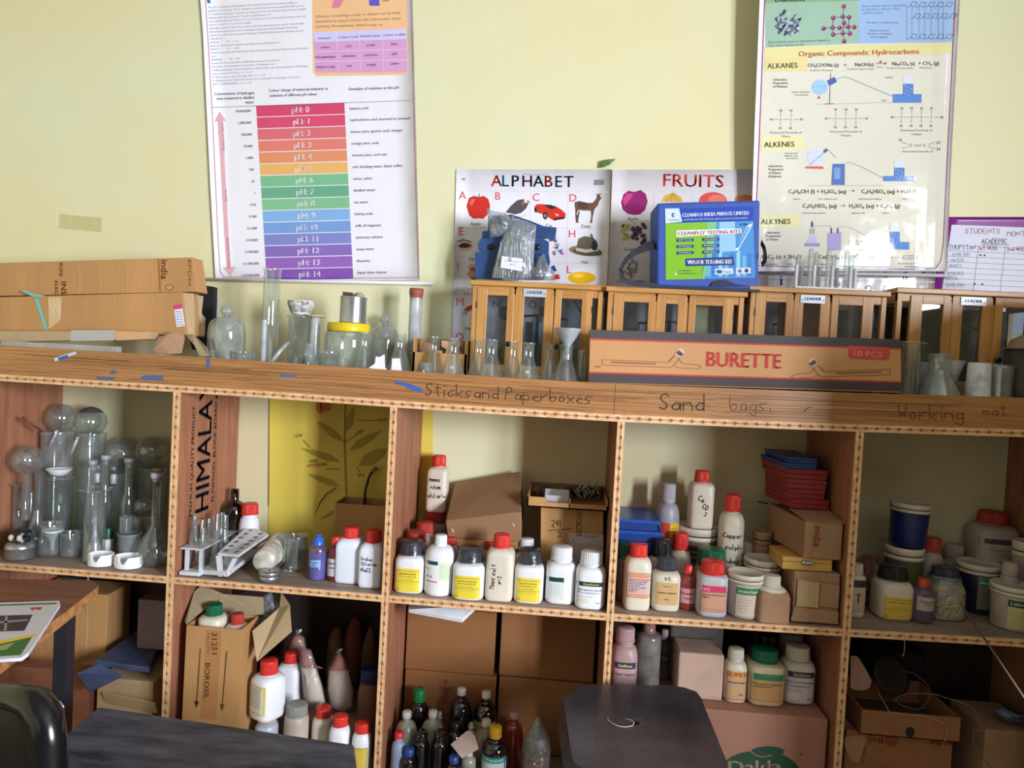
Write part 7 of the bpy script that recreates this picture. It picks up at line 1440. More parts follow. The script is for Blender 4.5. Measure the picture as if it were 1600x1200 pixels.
bottle('reagent_jar', 'jar wrapped in loose clear film behind the grey-capped jar', 'jar', 1466, 1510, 850, 930, Y=.19, body=HDPED, cap=HDPED, cw=.6, ch=.2, sh=.45, nk=.7, sq=2.4)
zz = at(1556, 879, .21).z
tub('reagent_tub', 'dim tub under the deep red-lidded jar in the fifth bay', 1530, 1588, 879, 960, Y=.23, body=pm('dim_plastic2', (96, 70, 60), .5))
X, Yc, zb, r, h = spot(1530, 1588, 879, 960, .23, ZM)
bottle('reagent_jar', 'wide jar with a deep red lid and dark-banded label, high at the right', 'jar', 1524, 1585, 799, 879, Y=.23, z=zb+h+.001-sag(1.8, .8), body=HDPED, cap=DCR, cw=.64, ch=.23, sh=.62, nk=.76, sq=3.4, lab=(.06, .52, Lplain((176, 160, 150), band=(84, 62, 84), rows=(('Potassium iodide', 0, .5, .07, .7, None), ('500 g', 0, .3, .06, .3, None))), .95))
tub('reagent_tub', 'round tub cut by the right edge of the photo, behind the low white one', 1587, 1625, 845, 925, Y=.15, body=HDPED, lab=(.1, .78, Ltub((40, 120, 90), (150, 150, 110)), 1.2))
bottle('reagent_jar', 'small translucent jar between the large tub and the right edge tubs', 'jar', 1564, 1590, 878, 935, Y=.16, body=HDPED, cap=HDPED, cw=.8, ch=.2, sh=.6, nk=.8, sq=2)
A = at(1362, 880, .19); mb = MB(); mb.blob((0, 0, .052), .036, .04, .055, glassy('pinkish_film', tint=(220, 160, 140), haze=.45, gl=.08, rough=.15, bump=.8, hcol=(170, 120, 104)), .10, 3, 22, 14); mb.lathe([(0, 0), (.028, 0), (.03, .05), (.026, .07), (0, .072)], pm('pale_inner_jar', (160, 130, 110), .6), 20)
tag(mb.build('plastic_bag', loc=(A.x, .19, ZM+sag(A.x, ZM)+.006)), 'pinkish plastic bag round a pale jar at the back left of the fifth bay', 'bag')
mb = MB(); mb.tube([at(1500, 942, .055), at(1560, 1030, -.06), at(1640, 1148, -.22)], .0022, TIN, 10); tag(mb.build('metal_rod'), 'thin bright metal rod slanting out of the fifth bay to the right', 'rod')
mb = MB(); mb.tube([on(1395, 968, ZM+.010), on(1406, 981, ZM+.010), at(1413, 988, -.004), at(1413.5, 1012, -.004), at(1412, 1024, -.004)], .0006, pm('grey_thread', (170, 160, 150), .8), 6); mb.blob(at(1411, 1024, -.003), .001, .001, .0025, pm('grey_thread', (170, 160, 150), .8), .2); tag(mb.build('thread'), 'short grey thread hanging over the edge of the fifth bay shelf', 'thread')
# ================================================================ lower row, first bay
def zl(x):
    a_, b_ = [(a, b) for a, b in zip(PX, PX[1:]) if a < x < b][0]
    return ZL+max(sag(a_+(b_-a_)*i/8, ZL) for i in range(9))+.0008
DARKR = pm('dim_red_board', (92, 48, 46), .7)
def boxat(name, label, px0, px1, pyt, Y, d, z0, m, cat='box', xmax=None, xmin=None, rz=0, bevel=.002, group=None, h=None):
    A = at(px0, pyt, Y); B = at(px1, pyt, Y); xa = max(A.x, xmin) if xmin is not None else A.x; xb = min(B.x, xmax) if xmax is not None else B.x
    h = h or (A.z+B.z)/2-z0; mb = MB(); mb.box(-(xb-xa)/2, (xb-xa)/2, 0, d, 0, h, m)
    o = mb.build(name, loc=((xa+xb)/2, Y, z0), rot=(0, 0, rz), bevel=bevel); tag(o, label, cat, group); return o
boxat('cardboard_box', 'tall brown carton in the lower first bay, right beside the black desk leg', 48, 168, 925, .18, .10, zl(-.4), CARD, xmin=-.488)
o = [q for q in C.objects if q.get('label', '').startswith('tall brown carton in the lower first')][0]
mb = MB(); w_ = .5*(at(168, 925, .10).x-max(at(48, 925, .10).x, -.488)); mb.box(w_-.050, w_-.046, -.0012, 0, .16, .40, CARD2); mb.build('tape_edge', o)
boxat('cardboard_box', 'low reddish carton in the lower first bay under the desk', 0, 140, 1045, .055, .04, zl(-.4), pm('reddish_carton', (140, 84, 62), .8, var=.1), xmin=-.488)
b = boxat('cardboard_box', 'pale carton with a ribbed torn flap under the blue folders', 152, 240, 1062, .06, .20, zl(-.2), CARD2, xmax=-.012)
mb = MB(); A = at(160, 1083, .045)-b.location; B = at(242, 1099, .045)-b.location; mb.slab([A, B, B+Vector((0, .012, -.03)), A+Vector((0, .012, -.03))], .003, CARD2); mb.build('torn_flap', b)
zf = at(190, 1058, .06).z+.001; FB = pm('slate_blue_folder', (66, 78, 112), .5, var=.15)
for i in range(2):
    z_ = zf+i*.0155; mb = MB(); f_ = [on(152-i*4, 1040, z_), on(233, 1052, z_), on(252, 1006, z_), on(214, 992, z_)]
    f_[2].y = min(f_[2].y, .28); f_[3].y = min(f_[3].y, .285)
    for k, q in enumerate(f_): q.z = z_; q.x = min(q.x, -.012)
    mb.hexa(f_, [q+Vector((0, 0, .0135)) for q in f_], FB); tag(mb.build('box_file', bevel=.002), ['lower of the two slate blue folders lying on the pale carton', 'upper slate blue folder on the pale carton, worn at its corners'][i], 'folder')
mb = MB(); mb.slab([at(121, 1056, .02), at(140, 1083, -.005), at(190, 1058, .045), at(157, 1040, .05)], .010, FB); tag(mb.build('box_file', bevel=.001), 'tilted slate blue folder sticking out at the left of the stack', 'folder')
t = boxat('cardboard_box', 'lilac-grey square carton on top of the folders by the post', 216, 262, 938, .15, .10, zf+.0305, pm('lilac_grey_card', (140, 116, 122), .7), xmax=-.010)
# ================================================================ lower row, second bay
zc_ = zl(.1)
t = thing('cardboard_box', 'tall open carton with two printed down arrows, holding capped jars', 'box', (0, 0, 0)); Yf = .012
A = at(289, 977, Yf); B = at(374, 984, Yf); b = Vector(((A.x+B.x)/2+.004, Yf, zc_)); t.location = b; hw = (B.x-A.x)/2; hw0 = hw+.004; H = (A.z+B.z)/2-zc_; D_ = .090
mb = MB()
def wall4(hw0, hw, D_, H, m, th=.003):
    mb.hexa([(-hw0, 0, 0), (hw0, 0, 0), (hw0, th, 0), (-hw0, th, 0)], [(-hw, 0, H), (hw, 0, H), (hw, th, H), (-hw, th, H)], m); mb.hexa([(-hw0, D_-th, 0), (hw0, D_-th, 0), (hw0, D_, 0), (-hw0, D_, 0)], [(-hw, D_-th, H), (hw, D_-th, H), (hw, D_, H), (-hw, D_, H)], m)
    for s_ in (-1, 1): mb.hexa([(s_*hw0-th/2, th, 0), (s_*hw0+th/2, th, 0), (s_*hw0+th/2, D_-th, 0), (s_*hw0-th/2, D_-th, 0)], [(s_*hw-th/2, th, H), (s_*hw+th/2, th, H), (s_*hw+th/2, D_-th, H), (s_*hw-th/2, D_-th, H)], m)
    mb.box(-hw0, hw0, 0, D_, 0, th, m)
wall4(hw0, hw, D_, H, CARD); mb.build('case', t)
def fl(pts, m, name='flap'):
    mb = MB(); mb.slab([at(*p_)-b for p_ in pts], .0025, m); mb.build(name, t)
fl([(291, 976, .02), (289, 970, .03), (303, 925, .09), (315, 914, .105), (349, 928, .104), (330, 945, .10), (322, 950, .10), (309, 966, .08)], CARDIN); fl([(345, 931, .103), (350, 928, .105), (411, 933, .105), (412, 960, .103), (330, 965, .103)], CARDIN)
fl([(395, 986, .05), (402, 1034, .02), (456, 987, .05), (453, 945, .085), (440, 925, .10), (437, 950, .095)], CARD2)
mb = MB(); K = (92, 60, 36); p = PR(lambda u, v, off: at(u, v, Yf-off)-b, mb, 'matte', down=True)
p.poly([(322, 984), (346, 986), (338, 1126), (313, 1122)], (170, 118, 70), 0)
for (x0_, y0_), (x1_, y1_) in (((313, 1014), (307, 1101)), ((354, 1018), (347, 1106))): p.line([(x0_, y0_), (x1_, y1_)], 1.8, K, 1); p.poly([(x1_-4, y1_-6), (x1_+4, y1_-5), (x1_-.5, y1_+6)], K, 1)
p.text('31251', 331, 988, 9, (130, 84, 56), 1, rot=-PI/2, w=34, bold=.06); p.text('HLGIH', 323, 990, 6, (130, 84, 56), 1, rot=-PI/2, w=30); p.text('BOROSIL', 321, 1036, 8, K, 1, rot=-PI/2-.05, w=56, bold=.06)
mb.build('printing', t)
bottle('reagent_jar', 'white jar with dark green lid inside the arrow carton', 'jar', 312, 354, 943, 1040, Y=.058, z=zc_+.245, body=HDPEC, cap=GRNC, cw=.62, ch=.22, sh=.70, nk=.78, sq=3)
bottle('reagent_jar', 'jar with a dim red cap deeper inside the arrow carton', 'jar', 352, 388, 958, 1040, Y=.066, z=zc_+.245, body=HDPEC, cap=DCR, cw=.55, ch=.25, sh=.60, nk=.75, sq=3)
tag(MB().box(-.05, .05, 0, .065, 0, .238, CARD3).build('cardboard_box', loc=(b.x, .025, zc_+.004)), 'inner carton at the bottom of the arrow carton under the jars', 'box')
t2 = thing('plastic_bag', 'crumpled clear bag with a greenish lump at the right flap of the arrow carton', 'bag', at(418, 975, .125)); b2 = t2.location
bagmesh([(412, 930), (424, 925), (434, 944), (438, 958), (425, 972), (405, 982), (396, 975), (403, 950)], .125, .018, POLY, 21, b2, .5).build('film', t2); mb = MB(); mb.blob(at(415, 958, .125)-b2, .017, .010, .013, pm('dull_green', (96, 130, 110), .6), .1, 4); mb.build('green_lump', t2)
def Lyb(p, w, h): bg(p, w, h, (214, 196, 60)); bg(p, w, h, (222, 214, 196), 1, -w*.44, w*.44, h*.05, h*.95); [p.rect(-w*.36, h*(.85-.1*i), w*.3, h*(.87-.1*i), (120, 110, 90), 2) for i in range(7)]
zj = at(418, 1121, .055).z
bottle('reagent_jar', 'pale jar carrying the front red-capped white bottle of the lower second bay', 'jar', 398, 434, 1118, 1200, Y=.055, z=ZL, body=pm('bluish_white_plastic', (170, 176, 188), .35), cap=HDPED, cw=.8, ch=.12, sh=.75, nk=.86, sq=2.2)
X, Yc, zb, r, h = spot(398, 434, 1118, None, .055, ZL)
bottle('reagent_bottle', 'front white bottle with a bright red cap and yellow-bordered label on its left side', 'bottle', 395, 443, 1030, 1120, Y=.055, z=zb+h+.001-sag(.2, .5), body=HDPE, cap=REDC, cw=.58, ch=.23, sh=.62, nk=.76, sq=3.4, rz=-.5, lab=(.12, .62, Lyb, .8))
mb = MB(); mb.box(.215, .420, .11, .285, 0, .072, CARD3); tag(mb.build('cardboard_box', loc=(0, 0, zl(.3))), 'low carton under the bags in the lower second bay', 'box'); zlow = zl(.3)+.073-.0007
bottle('reagent_bottle', 'white bottle with a red cap just behind and right of the front one', 'bottle', 432, 471, 1018, 1106, Y=.125+.035, z=zlow-sag(.25, .5), body=HDPE, cap=REDC, cw=.60, ch=.17, sh=.70, nk=.82, sq=4, tilt=(0, .03))
bottle('reagent_jar', 'grey-lidded jar low in front of the bags', 'jar', 443, 482, 1099, 1200, Y=.06, z=ZL, body=HDPED, cap=pm('grey_lid', (140, 138, 130), .5), cw=.86, ch=.17, sh=.7, nk=.83, sq=2)
PB = pm('powder_white', (232, 220, 208), .8, var=.06); PINKB = pm('pinkish_bag_top', (170, 104, 92), .5, var=.2)
BAGF = glassy('thin_bag_film', tint=(244, 240, 238), haze=.10, gl=.07, rough=.12, bump=.6, edge=.3)
def tiedbag(label, pts, Y, topc, botc, split, seed, knot=None):
    t = thing('plastic_bag', label, 'bag'); q = at(pts[len(pts)//2][0], max(y for x, y in pts), Y); b = Vector((q.x, Y, q.z)); t.location = b
    up = [p_ for p_ in pts if p_[1] < split]; 
    xs = sorted(pts, key=lambda p_: p_[1]); 
    bagmesh(pts, Y, .028, BAGF, seed, b, .2).build('film', t)
    c = (sum(x for x, y in pts)/len(pts), sum(y for x, y in pts)/len(pts)); inner = [(c[0]+(x-c[0])*.9, c[1]+(y-c[1])*.93) for x, y in pts]
    low = [(x, max(y, split)) for x, y in inner]; bagmesh(low, Y, .022, botc, seed+1, b, .1).build('contents', t)
    hi = [(x, min(y, split+3)) for x, y in inner]; bagmesh(hi, Y, .012, topc, seed+2, b, .2).build('upper_contents', t)
    if knot: mb = MB(); mb.blob(at(*knot, Y)-b, .005, .004, .006, POLY, .3, seed); mb.tube([at(knot[0], knot[1], Y)-b, at(knot[0]+5, knot[1]-3, Y)-b], .003, PB, 6); mb.build('knot', t)
    return t
tiedbag('knotted clear bag with a pinkish top behind the pair of white bottles', [(452, 1000), (462, 988), (476, 995), (480, 1015), (474, 1035), (450, 1035), (444, 1020)], .20, PINKB, PB, 1022, 31, (466, 987))
tiedbag('long clear bag of white powder with a pinkish twisted top', [(470, 1010), (486, 1015), (494, 1038), (504, 1070), (510, 1100), (486, 1113), (474, 1090), (470, 1050), (466, 1025)], .14, PINKB, PB, 1042, 33)
tiedbag('clear bag knotted over a white red-capped bottle, centre right of the lower second bay', [(529, 1016), (538, 1025), (546, 1045), (554, 1080), (552, 1108), (535, 1117), (516, 1108), (510, 1080), (512, 1045), (522, 1026)], .15, pm('salmon_red', (206, 96, 84), .5), PB, 1046, 36, (530, 1017))
TB = pm('tan_sack', (132, 96, 62), .8, var=.15)
for l_, c_, rx, rz_, Y_, m_ in (('dim tan bag at the back right of the lower second bay', (524, 1012), .022, .055, .25, TB), ('dim reddish-brown bag top behind the knotted bag', (553, 985), .026, .035, .262, pm('dim_red_bag', (120, 58, 44), .7)), ('dim round brown bag beside the post in the lower second bay', (578, 1010), .020, .05, .25, pm('dim_brown_bag', (110, 76, 62), .8))):
    q = at(*c_, Y_); q.x = min(q.x, .46); mb = MB(); mb.blob((0, 0, 0), rx, .03, rz_, m_, .1, int(c_[0])); z0 = zlow+.001
    hh = (q.z+rz_-z0)/2; mb = MB(); mb.blob((0, 0, hh), rx, .026, hh, m_, .09, int(c_[0])); tag(mb.build('dark_bag', loc=(q.x, Y_, z0)), l_, 'bag')
bottle('reagent_jar', 'brownish jar with a dark blue lid beside the post', 'jar', 558, 594, 1043, 1200, Y=.13, z=ZL, body=pm('brown_pink_plastic', (128, 82, 66), .5), cap=pm('navy_lid', (30, 38, 90), .4), cw=.88, ch=.15, sh=.7, nk=.84, sq=2.4)
for x0, x1, yt, Y_, l_ in ((487, 520, 1104, .035, 'red-capped bottle low at the front, left of three beside the black table'), (514, 547, 1116, .010+.025, 'red-capped bottle low at the front, middle of three beside the black table')):
    pass
bottle('reagent_bottle', 'red-capped bottle low at the front, left of three beside the black table', 'bottle', 487, 520, 1104, 1200, Y=.085, z=ZL, body=HDPEC, cap=REDC, cw=.76, ch=.16, sh=.7, nk=.83, sq=2.6)
bottle('reagent_bottle', 'red-capped bottle low at the front, middle of three beside the black table', 'bottle', 514, 547, 1117, 1200, Y=.035, z=ZL, body=HDPE, cap=REDC, cw=.72, ch=.16, sh=.7, nk=.83, sq=2.6)
bottle('reagent_bottle', 'red-capped white bottle with a yellow label, right of three beside the black table', 'bottle', 550, 580, 1128, 1200, Y=.03, z=ZL, body=HDPE, cap=REDC, cw=.78, ch=.16, sh=.66, nk=.83, sq=2.6, lab=(.1, .62, Lplain((206, 180, 80), border=(120, 100, 60)), .9))

# ================================================================ lower row, third bay
CB = pm('brown_kraft_deep', (150, 100, 58), .8, var=.08, scale=5)
zb3 = zl(.75); hq = at(700, 1053, .19).z-zb3
boxat('cardboard_box', 'lower left of the four big cartons filling the lower third bay, with india printing', 633, 776, 1052, .19, .10, zb3, CB, xmin=.512)
boxat('cardboard_box', 'lower right of the four big cartons filling the lower third bay', 780, 940, 1064, .19, .10, zb3, CB, xmax=.986)
o = [q for q in C.objects if q.get('label', '').startswith('lower left of the four big')][0]; mb = MB(); p = PR(lambda u, v, off: at(u, v, .19-off)-o.location, mb, 'matte', down=True); p.text('india', 699, 1100, 10, (150, 62, 34), 1, rot=PI/2, w=38, bold=.08); p.poly([(686, 1060), (688, 1060), (694, 1130), (692, 1130)], (130, 76, 44), 0); mb.build('printing', o)
z2_ = zb3+hq+.002
boxat('cardboard_box', 'upper left of the four big cartons, just under the middle shelf', 633, 776, 952, .195, .095, z2_, CB, xmin=.512)
boxat('cardboard_box', 'upper right of the four big cartons, just under the middle shelf', 784, 937, 962, .195, .095, at(860, 1064, .19).z+.002, CB, xmax=.984)
mb = MB(); mb.slab([at(639, 957, .03), at(722, 973, .02), at(745, 951, .06), at(640, 945, .10)], .010, pm('white_foam', (238, 238, 244), .8)); tag(mb.build('foam_sheet'), 'white foam sheet jammed under the middle shelf above the cartons', 'foam')
MILK = glassy('milky_bottle', tint=(190, 190, 176), haze=.8, gl=.06, rough=.25, hcol=(180, 180, 166)); WN = WHTC
ORC = pm('orange_label_bottle', (176, 120, 44), .5)
L = 'small reagent bottles crowded in the lower third bay'
def sb(label, x0, x1, yt, Y, body, cap, cw=.45, ch=.14, sh=.62, nk=.84, nw=None, sq=2, capk='smooth', lab=None, name='reagent_bottle'):
    return bottle(name, label, 'bottle', x0, x1, yt, 1200, Y=Y, z=ZL, body=body, cap=cap, cw=cw, ch=ch, sh=sh, nk=nk, nw=nw, sq=sq, capk=capk, lab=lab, group=L)
sb('dark bottle with a tall green cap at the back left of the crowd', 637, 669, 1076, .145, DARKG, pm('bright_green_cap', (24, 132, 76), .35), .62, .18, .6, .80, .5)
sb('dark round bottle with a small white cap, back row left of two', 700, 737, 1075, .15, DARKG, WN, .38, .085, .55, .86, .3)
sb('dark round bottle with a small white cap and beige label, back row right of two', 738, 776, 1080, .15, DARKG, WN, .38, .085, .55, .86, .3, lab=(.3, .62, Lplain((176, 156, 110), rows=(('Acid', 0, .5, .2, .5, None),)), .9))
sb('milky bottle with a white cap at the left, behind the red caps', 616, 652, 1111, .105, MILK, WN, .42, .10, .55, .84, .34)
sb('milky bottle with a white cap, right of the leftmost milky one', 656, 693, 1110, .11, MILK, WN, .40, .10, .55, .84, .34)
sb('small dropper bottle with a white pointed nozzle between milky and dark bottles', 679, 692, 1111, .135, MILK, WN, .6, .16, .6, .8, .5, capk='nozzle')
sb('bottle of reddish orange liquid with a pinkish cap', 784, 818, 1113, .14, glassy('orange_liquid_bottle', tint=(176, 76, 46), haze=.6, gl=.08, hcol=(170, 74, 46)), pm('pinkish_cap', (206, 160, 156), .4), .42, .10, .5, .84, .34)
sb('tan milky bottle with a cream cap in the middle of the crowd', 739, 777, 1124, .09, glassy('tan_milky', tint=(160, 140, 116), haze=.8, gl=.06, rough=.2, hcol=(160, 140, 116)), HDPEC, .38, .10, .55, .84, .34)
sb('small cone-nozzled bottle behind the folded paper label', 725, 745, 1128, .12, MILK, HDPEC, .5, .12, .6, .82, .4, capk='nozzle')
sb('wide dark glass jar with a dusty top, left of two alike', 643, 671, 1142, .06, DARKG, DARKG, .72, .13, .6, .80, .7)
sb('wide dark glass jar with a dusty top, right of two alike', 673, 701, 1142, .065, DARKG, DARKG, .72, .13, .6, .80, .7)
sb('dark square bottle behind the folded paper label', 698, 722, 1128, .115, DARKG, BLK, .6, .12, .6, .8, .5)
sb('pale bottle with a red cap, second from the post', 611, 634, 1143, .075, pm('pale_blue_bottle', (150, 164, 190), .4), REDC, .66, .12, .6, .82, .5)
t = sb('pale blue-white bottle with a red cap nearest the post at the front', 601, 629, 1157, .035, pm('pale_blue_bottle', (150, 164, 190), .4), REDC, .64, .18, .6, .80, .5)
sb('small dark bottle with a blue cap, left of the two blue caps', 627, 651, 1168, .03, DARKG, BLUC, .7, .2, .55, .76, .5)
sb('small brown bottle with a red cap and red label at the front', 662, 688, 1161, .03, AMBER, REDC, .52, .18, .6, .78, .44, lab=(.1, .5, Lplain((190, 64, 44)), .9))
sb('small bottle with a blue cap, right of the two blue caps', 697, 721, 1180, .027, DARKG, BLUC, .7, .2, .55, .76, .5)
sb('small clear dropper bottle with a white pointed nozzle at the front', 720, 745, 1166, .028, MILK, WN, .5, .22, .6, .76, .44, capk='nozzle')
sb('big dark glass bottle with a bright yellow cap and a teal-banded label', 752, 795, 1134, .04, DARKG, pm('bright_yellow_cap', (224, 176, 36), .35), .46, .17, .55, .79, .40, lab=(.20, .60, Lplain((196, 206, 206), band=(52, 142, 138), rows=(('Hydrogen peroxide', 0, .86, .10, .8, (210, 226, 226)),)), .9))
t = sb('bottle wrapped in clear film twisted to a point, with an orange label', 816, 859, 1135, .06, pm('hazy_plastic', (150, 130, 120), .4), None, .5, .1, .55, .86, .3, lab=(.05, .62, Lplain((190, 124, 40), rows=(('Sulphuric acid', 0, .8, .08, .6, None),)), .96))
X, Yc, zb, r, h = spot(816, 859, 1135, None, .06, ZL); MB().lathe([(r*1.03, .01), (r*1.08, h*.62), (r*.95, h*.8), (r*.62, h*.96), (r*.35, h*1.06), (r*.12, h*1.16), (0, h*1.17)], POLY, 24).build('clear_wrapper', t)
mb = MB(); mb.slab([at(704, 1163, .012), at(722, 1185, .010), at(748, 1170, .014), at(742, 1150, .02), at(733, 1141, .022), at(728, 1143, .02)], .0008, pm('white_peach_paper', (214, 186, 172), .7, var=.1)); tag(mb.build('paper_label'), 'loose folded white and peach paper label among the crowded bottles', 'paper')

# ================================================================ lower row, fourth bay
zb4 = zl(1.25); DC = pm('dusty_pink_carton', (166, 118, 98), .8, var=.06, scale=5)
A = at(1098, 1108, .03); B = at(1297, 1124, .03); zt4 = (A.z+B.z)/2
b = boxat('cardboard_box', 'dusty carton with a green oval brand emblem at its foot, carrying three labelled bottles', 1098, 1299, 1116, .03, .25, zb4, DC, xmax=1.486, h=zt4-zb4)
mb = MB(); p = PR(lambda u, v, off: at(u, v, .03-off)-b.location, mb, 'matte', down=True); p.ell(1188, 1206, 62, 33, (28, 70, 50), 0, 32, rot=.03); p.ell(1200, 1174, 26, 8, (28, 70, 50), 1, 16); p.text('Dalda', 1138, 1207, 19, (176, 138, 116), 2, w=82, bold=.07, rot=.02); p.line([(1172, 1173), (1180, 1180), (1192, 1183), (1206, 1180)], 1.4, (166, 124, 104), 2)
p.ell(1252, 1179, 2.5, 2.5, (120, 80, 66), 0, 10); p.line([(1291, 1178), (1290, 1215)], .8, (90, 60, 50), 0); mb.build('printing', b)
b = boxat('cardboard_box', 'second dusty carton to the left behind the black stool', 950, 1094, 1080, .06, .22, zb4, DC, xmin=1.012, h=zt4-zb4-.004)
zt4 += .0012
bottle('reagent_bottle', 'cream bottle with orange lettering and red line, left of three on the green-emblem carton', 'bottle', 1131, 1165, 1012, 1092, Y=.09, z=zt4-sag(1.3, .5), body=HDPEC, cap=HDPEC, cw=.70, ch=.19, sh=.60, nk=.78, sq=3, lab=(.04, .62, Lplain((206, 164, 124), band=(214, 172, 110), rows=(('SUMER', 0, .82, .15, .9, (190, 90, 50)), ('Laboratory reagent', 0, .60, .06, .8, (60, 60, 100)), ('500 g', .1, .2, .05, .2, None)), border=(176, 60, 50)), .95))
bottle('reagent_jar', 'cream jar with dark green lid and tan label, middle of three on the carton', 'jar', 1165, 1220, 1011, 1103, Y=.075, z=zt4-sag(1.3, .5), body=pm('ivory_plastic', (196, 178, 142), .4), cap=GRNC, cw=.72, ch=.24, sh=.70, nk=.77, sq=4.5, lab=(.08, .62, Lplain((186, 140, 84), band=(28, 122, 78), rows=(('Potassium sulphate', -.42, .62, .06, .8, None), ('anhydrous', -.42, .53, .06, .5, None)), border=(150, 110, 60)), .96))
bottle('reagent_bottle', 'white jar with a navy Qualikems band, right of three on the carton', 'bottle', 1220, 1268, 1007, 1104, Y=.065, z=zt4-sag(1.3, .5), body=HDPEC, cap=HDPEC, cw=.72, ch=.23, sh=.62, nk=.76, sq=3.4, lab=(.04, .62, Lqual(('Barium Sulphate', 'Precipitated'), (206, 198, 200), (44, 50, 86)), .96))
bottle('reagent_bottle', 'pinkish jar with a navy band label beside the post, behind the black stool', 'bottle', 955, 996, 979, 1068, Y=.075, z=zt4-.006-sag(1.05, .5), body=pm('pinkish_plastic', (176, 142, 140), .45), cap=pm('pinkish_plastic', (176, 142, 140), .45), cw=.70, ch=.2, sh=.55, nk=.76, sq=3, lab=(.04, .56, Lqual(('Copper Sulphate',), (186, 150, 152), (58, 58, 92)), .95))
bottle('reagent_bottle', 'murky translucent bottle with an orange cap behind the black stool', 'bottle', 993, 1032, 971, 1062, Y=.10, z=zt4-.006-sag(1.1, .5), body=glassy('murky_plastic', tint=(150, 146, 140), haze=.8, gl=.05, rough=.25, hcol=(128, 122, 118)), cap=pm('orange_red_cap', (186, 70, 44), .4), cw=.5, ch=.16, sh=.78, nk=.86, nw=.5, sq=2)
bottle('reagent_bottle', 'small dim bottle with a pale cap behind the murky one', 'bottle', 1026, 1048, 983, 1050, Y=.18, z=zt4-.006-sag(1.1, .5), body=pm('dim_plastic', (120, 112, 104), .5), cap=HDPED, cw=.5, ch=.2, sh=.6, nk=.78, sq=2, lab=(.3, .6, Lplain((90, 80, 80), rows=(('Acid', 0, .4, .3, .5, (170, 160, 150)),)), .9))
mb = MB(); A = at(1058, 1076, .07); B = at(1129, 1078, .07); hh = at(1095, 1021, .07).z-zt4-.001; mb.box(A.x, B.x, .07, .16, 0, hh, pm('pinkish_white_foam', (206, 172, 156), .7)); tag(mb.build('white_block', loc=(0, 0, zt4), bevel=.004), 'pinkish white block-shaped box between the murky bottle and the orange-lettered one', 'box')
mb = MB(); A = at(1046, 1010, .17); B = at(1130, 1010, .17); mb.box(A.x, B.x, .17, .28, 0, at(1090, 976, .17).z-zt4, pm('dim_grey_tub', (96, 88, 84), .6)); tag(mb.build('grey_container', loc=(0, 0, zt4), bevel=.006), 'dim grey container behind the pinkish white block', 'container')
bottle('reagent_jar', 'dark-lidded jar behind the green-lidded one, close under the shelf', 'jar', 1170, 1216, 986, 1060, Y=.18, z=zt4-sag(1.3, .5), body=pm('dim_plastic', (120, 112, 104), .5), cap=BLK, cw=.9, ch=.3, sh=.6, nk=.7, sq=2.4)
bottle('reagent_jar', 'translucent grey-lidded jar behind the right bottle, close under the shelf', 'jar', 1221, 1266, 988, 1060, Y=.15, z=zt4-sag(1.3, .5), body=HDPED, cap=FROST, cw=.9, ch=.2, sh=.65, nk=.8, sq=2.4)

# ================================================================ lower row, fifth bay
zb5 = zl(1.7)
b = boxat('cardboard_box', 'brown carton with upside-down india INS lettering in the dark lower fifth bay', 1322, 1490, 1148, .05, .20, zb5, pm('rust_brown_carton', (148, 98, 64), .8, var=.08), xmin=1.512)
mb = MB(); p = PR(lambda u, v, off: at(u, v, .05-off)-b.location, mb, 'matte', down=True); RU = (110, 46, 26); p.text('INS', 1380, 1153, 9, RU, 1, rot=PI, w=24, bold=.08); p.text('ELE', 1378, 1143, 6, RU, 1, rot=PI, w=20, bold=.08); p.ell(1393, 1157, 10, 10, (126, 60, 34), 0, 18); p.text('mj', 1399, 1154, 6, (170, 104, 64), 1, rot=PI, w=12); p.text('india', 1488, 1158, 8, RU, 1, rot=PI, w=34, bold=.08); p.poly([(1320, 1152), (1354, 1147), (1350, 1170), (1342, 1192), (1330, 1188), (1320, 1168)], (170, 122, 96), 1); p.text('INDIA LTD', 1350, 1165, 6, (90, 44, 30), 2, rot=-1.8, w=30); mb.build('printing', b)
t = thing('shallow_carton', 'open brown carton lid with a round hole, lying on the upside-down lettered carton', 'lid'); zt5 = at(1406, 1150, .045).z+.002; A = at(1346, 1125, .035); B = at(1500, 1140, .035); hw = (B.x-A.x)/2; t.location = (A.x+hw, .035, zt5)
mb = MB(); RC = pm('rust_brown_carton', (148, 98, 64), .8, var=.08)
hh = at(1420, 1115, .035).z-zt5
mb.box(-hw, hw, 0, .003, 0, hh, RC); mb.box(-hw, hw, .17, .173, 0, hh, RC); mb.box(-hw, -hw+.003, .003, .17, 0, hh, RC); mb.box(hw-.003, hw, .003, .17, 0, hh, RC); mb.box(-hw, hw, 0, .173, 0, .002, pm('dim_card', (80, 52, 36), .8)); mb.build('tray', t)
mb = MB(); p = PR(lambda u, v, off: Vector((u, -off, v)), mb, 'matte'); p.ell(0, hh*.25, .010, hh*.22, (20, 14, 12), 0, 18); mb.build('hand_hole', t)
mb = MB(); vs = []; 
mb.slab([at(1328, 1024, .12), at(1338, 1024, .12), at(1343, 1030, .12), at(1352, 1045, .12), at(1361, 1062, .11), at(1358, 1073, .11), at(1348, 1078, .11), at(1335, 1077, .11), at(1328, 1074, .11)][::-1], .004, pm('pinkish_card', (190, 150, 132), .7)); tag(mb.build('card_piece'), 'pale rounded piece of card standing against the post in the lower fifth bay', 'card')
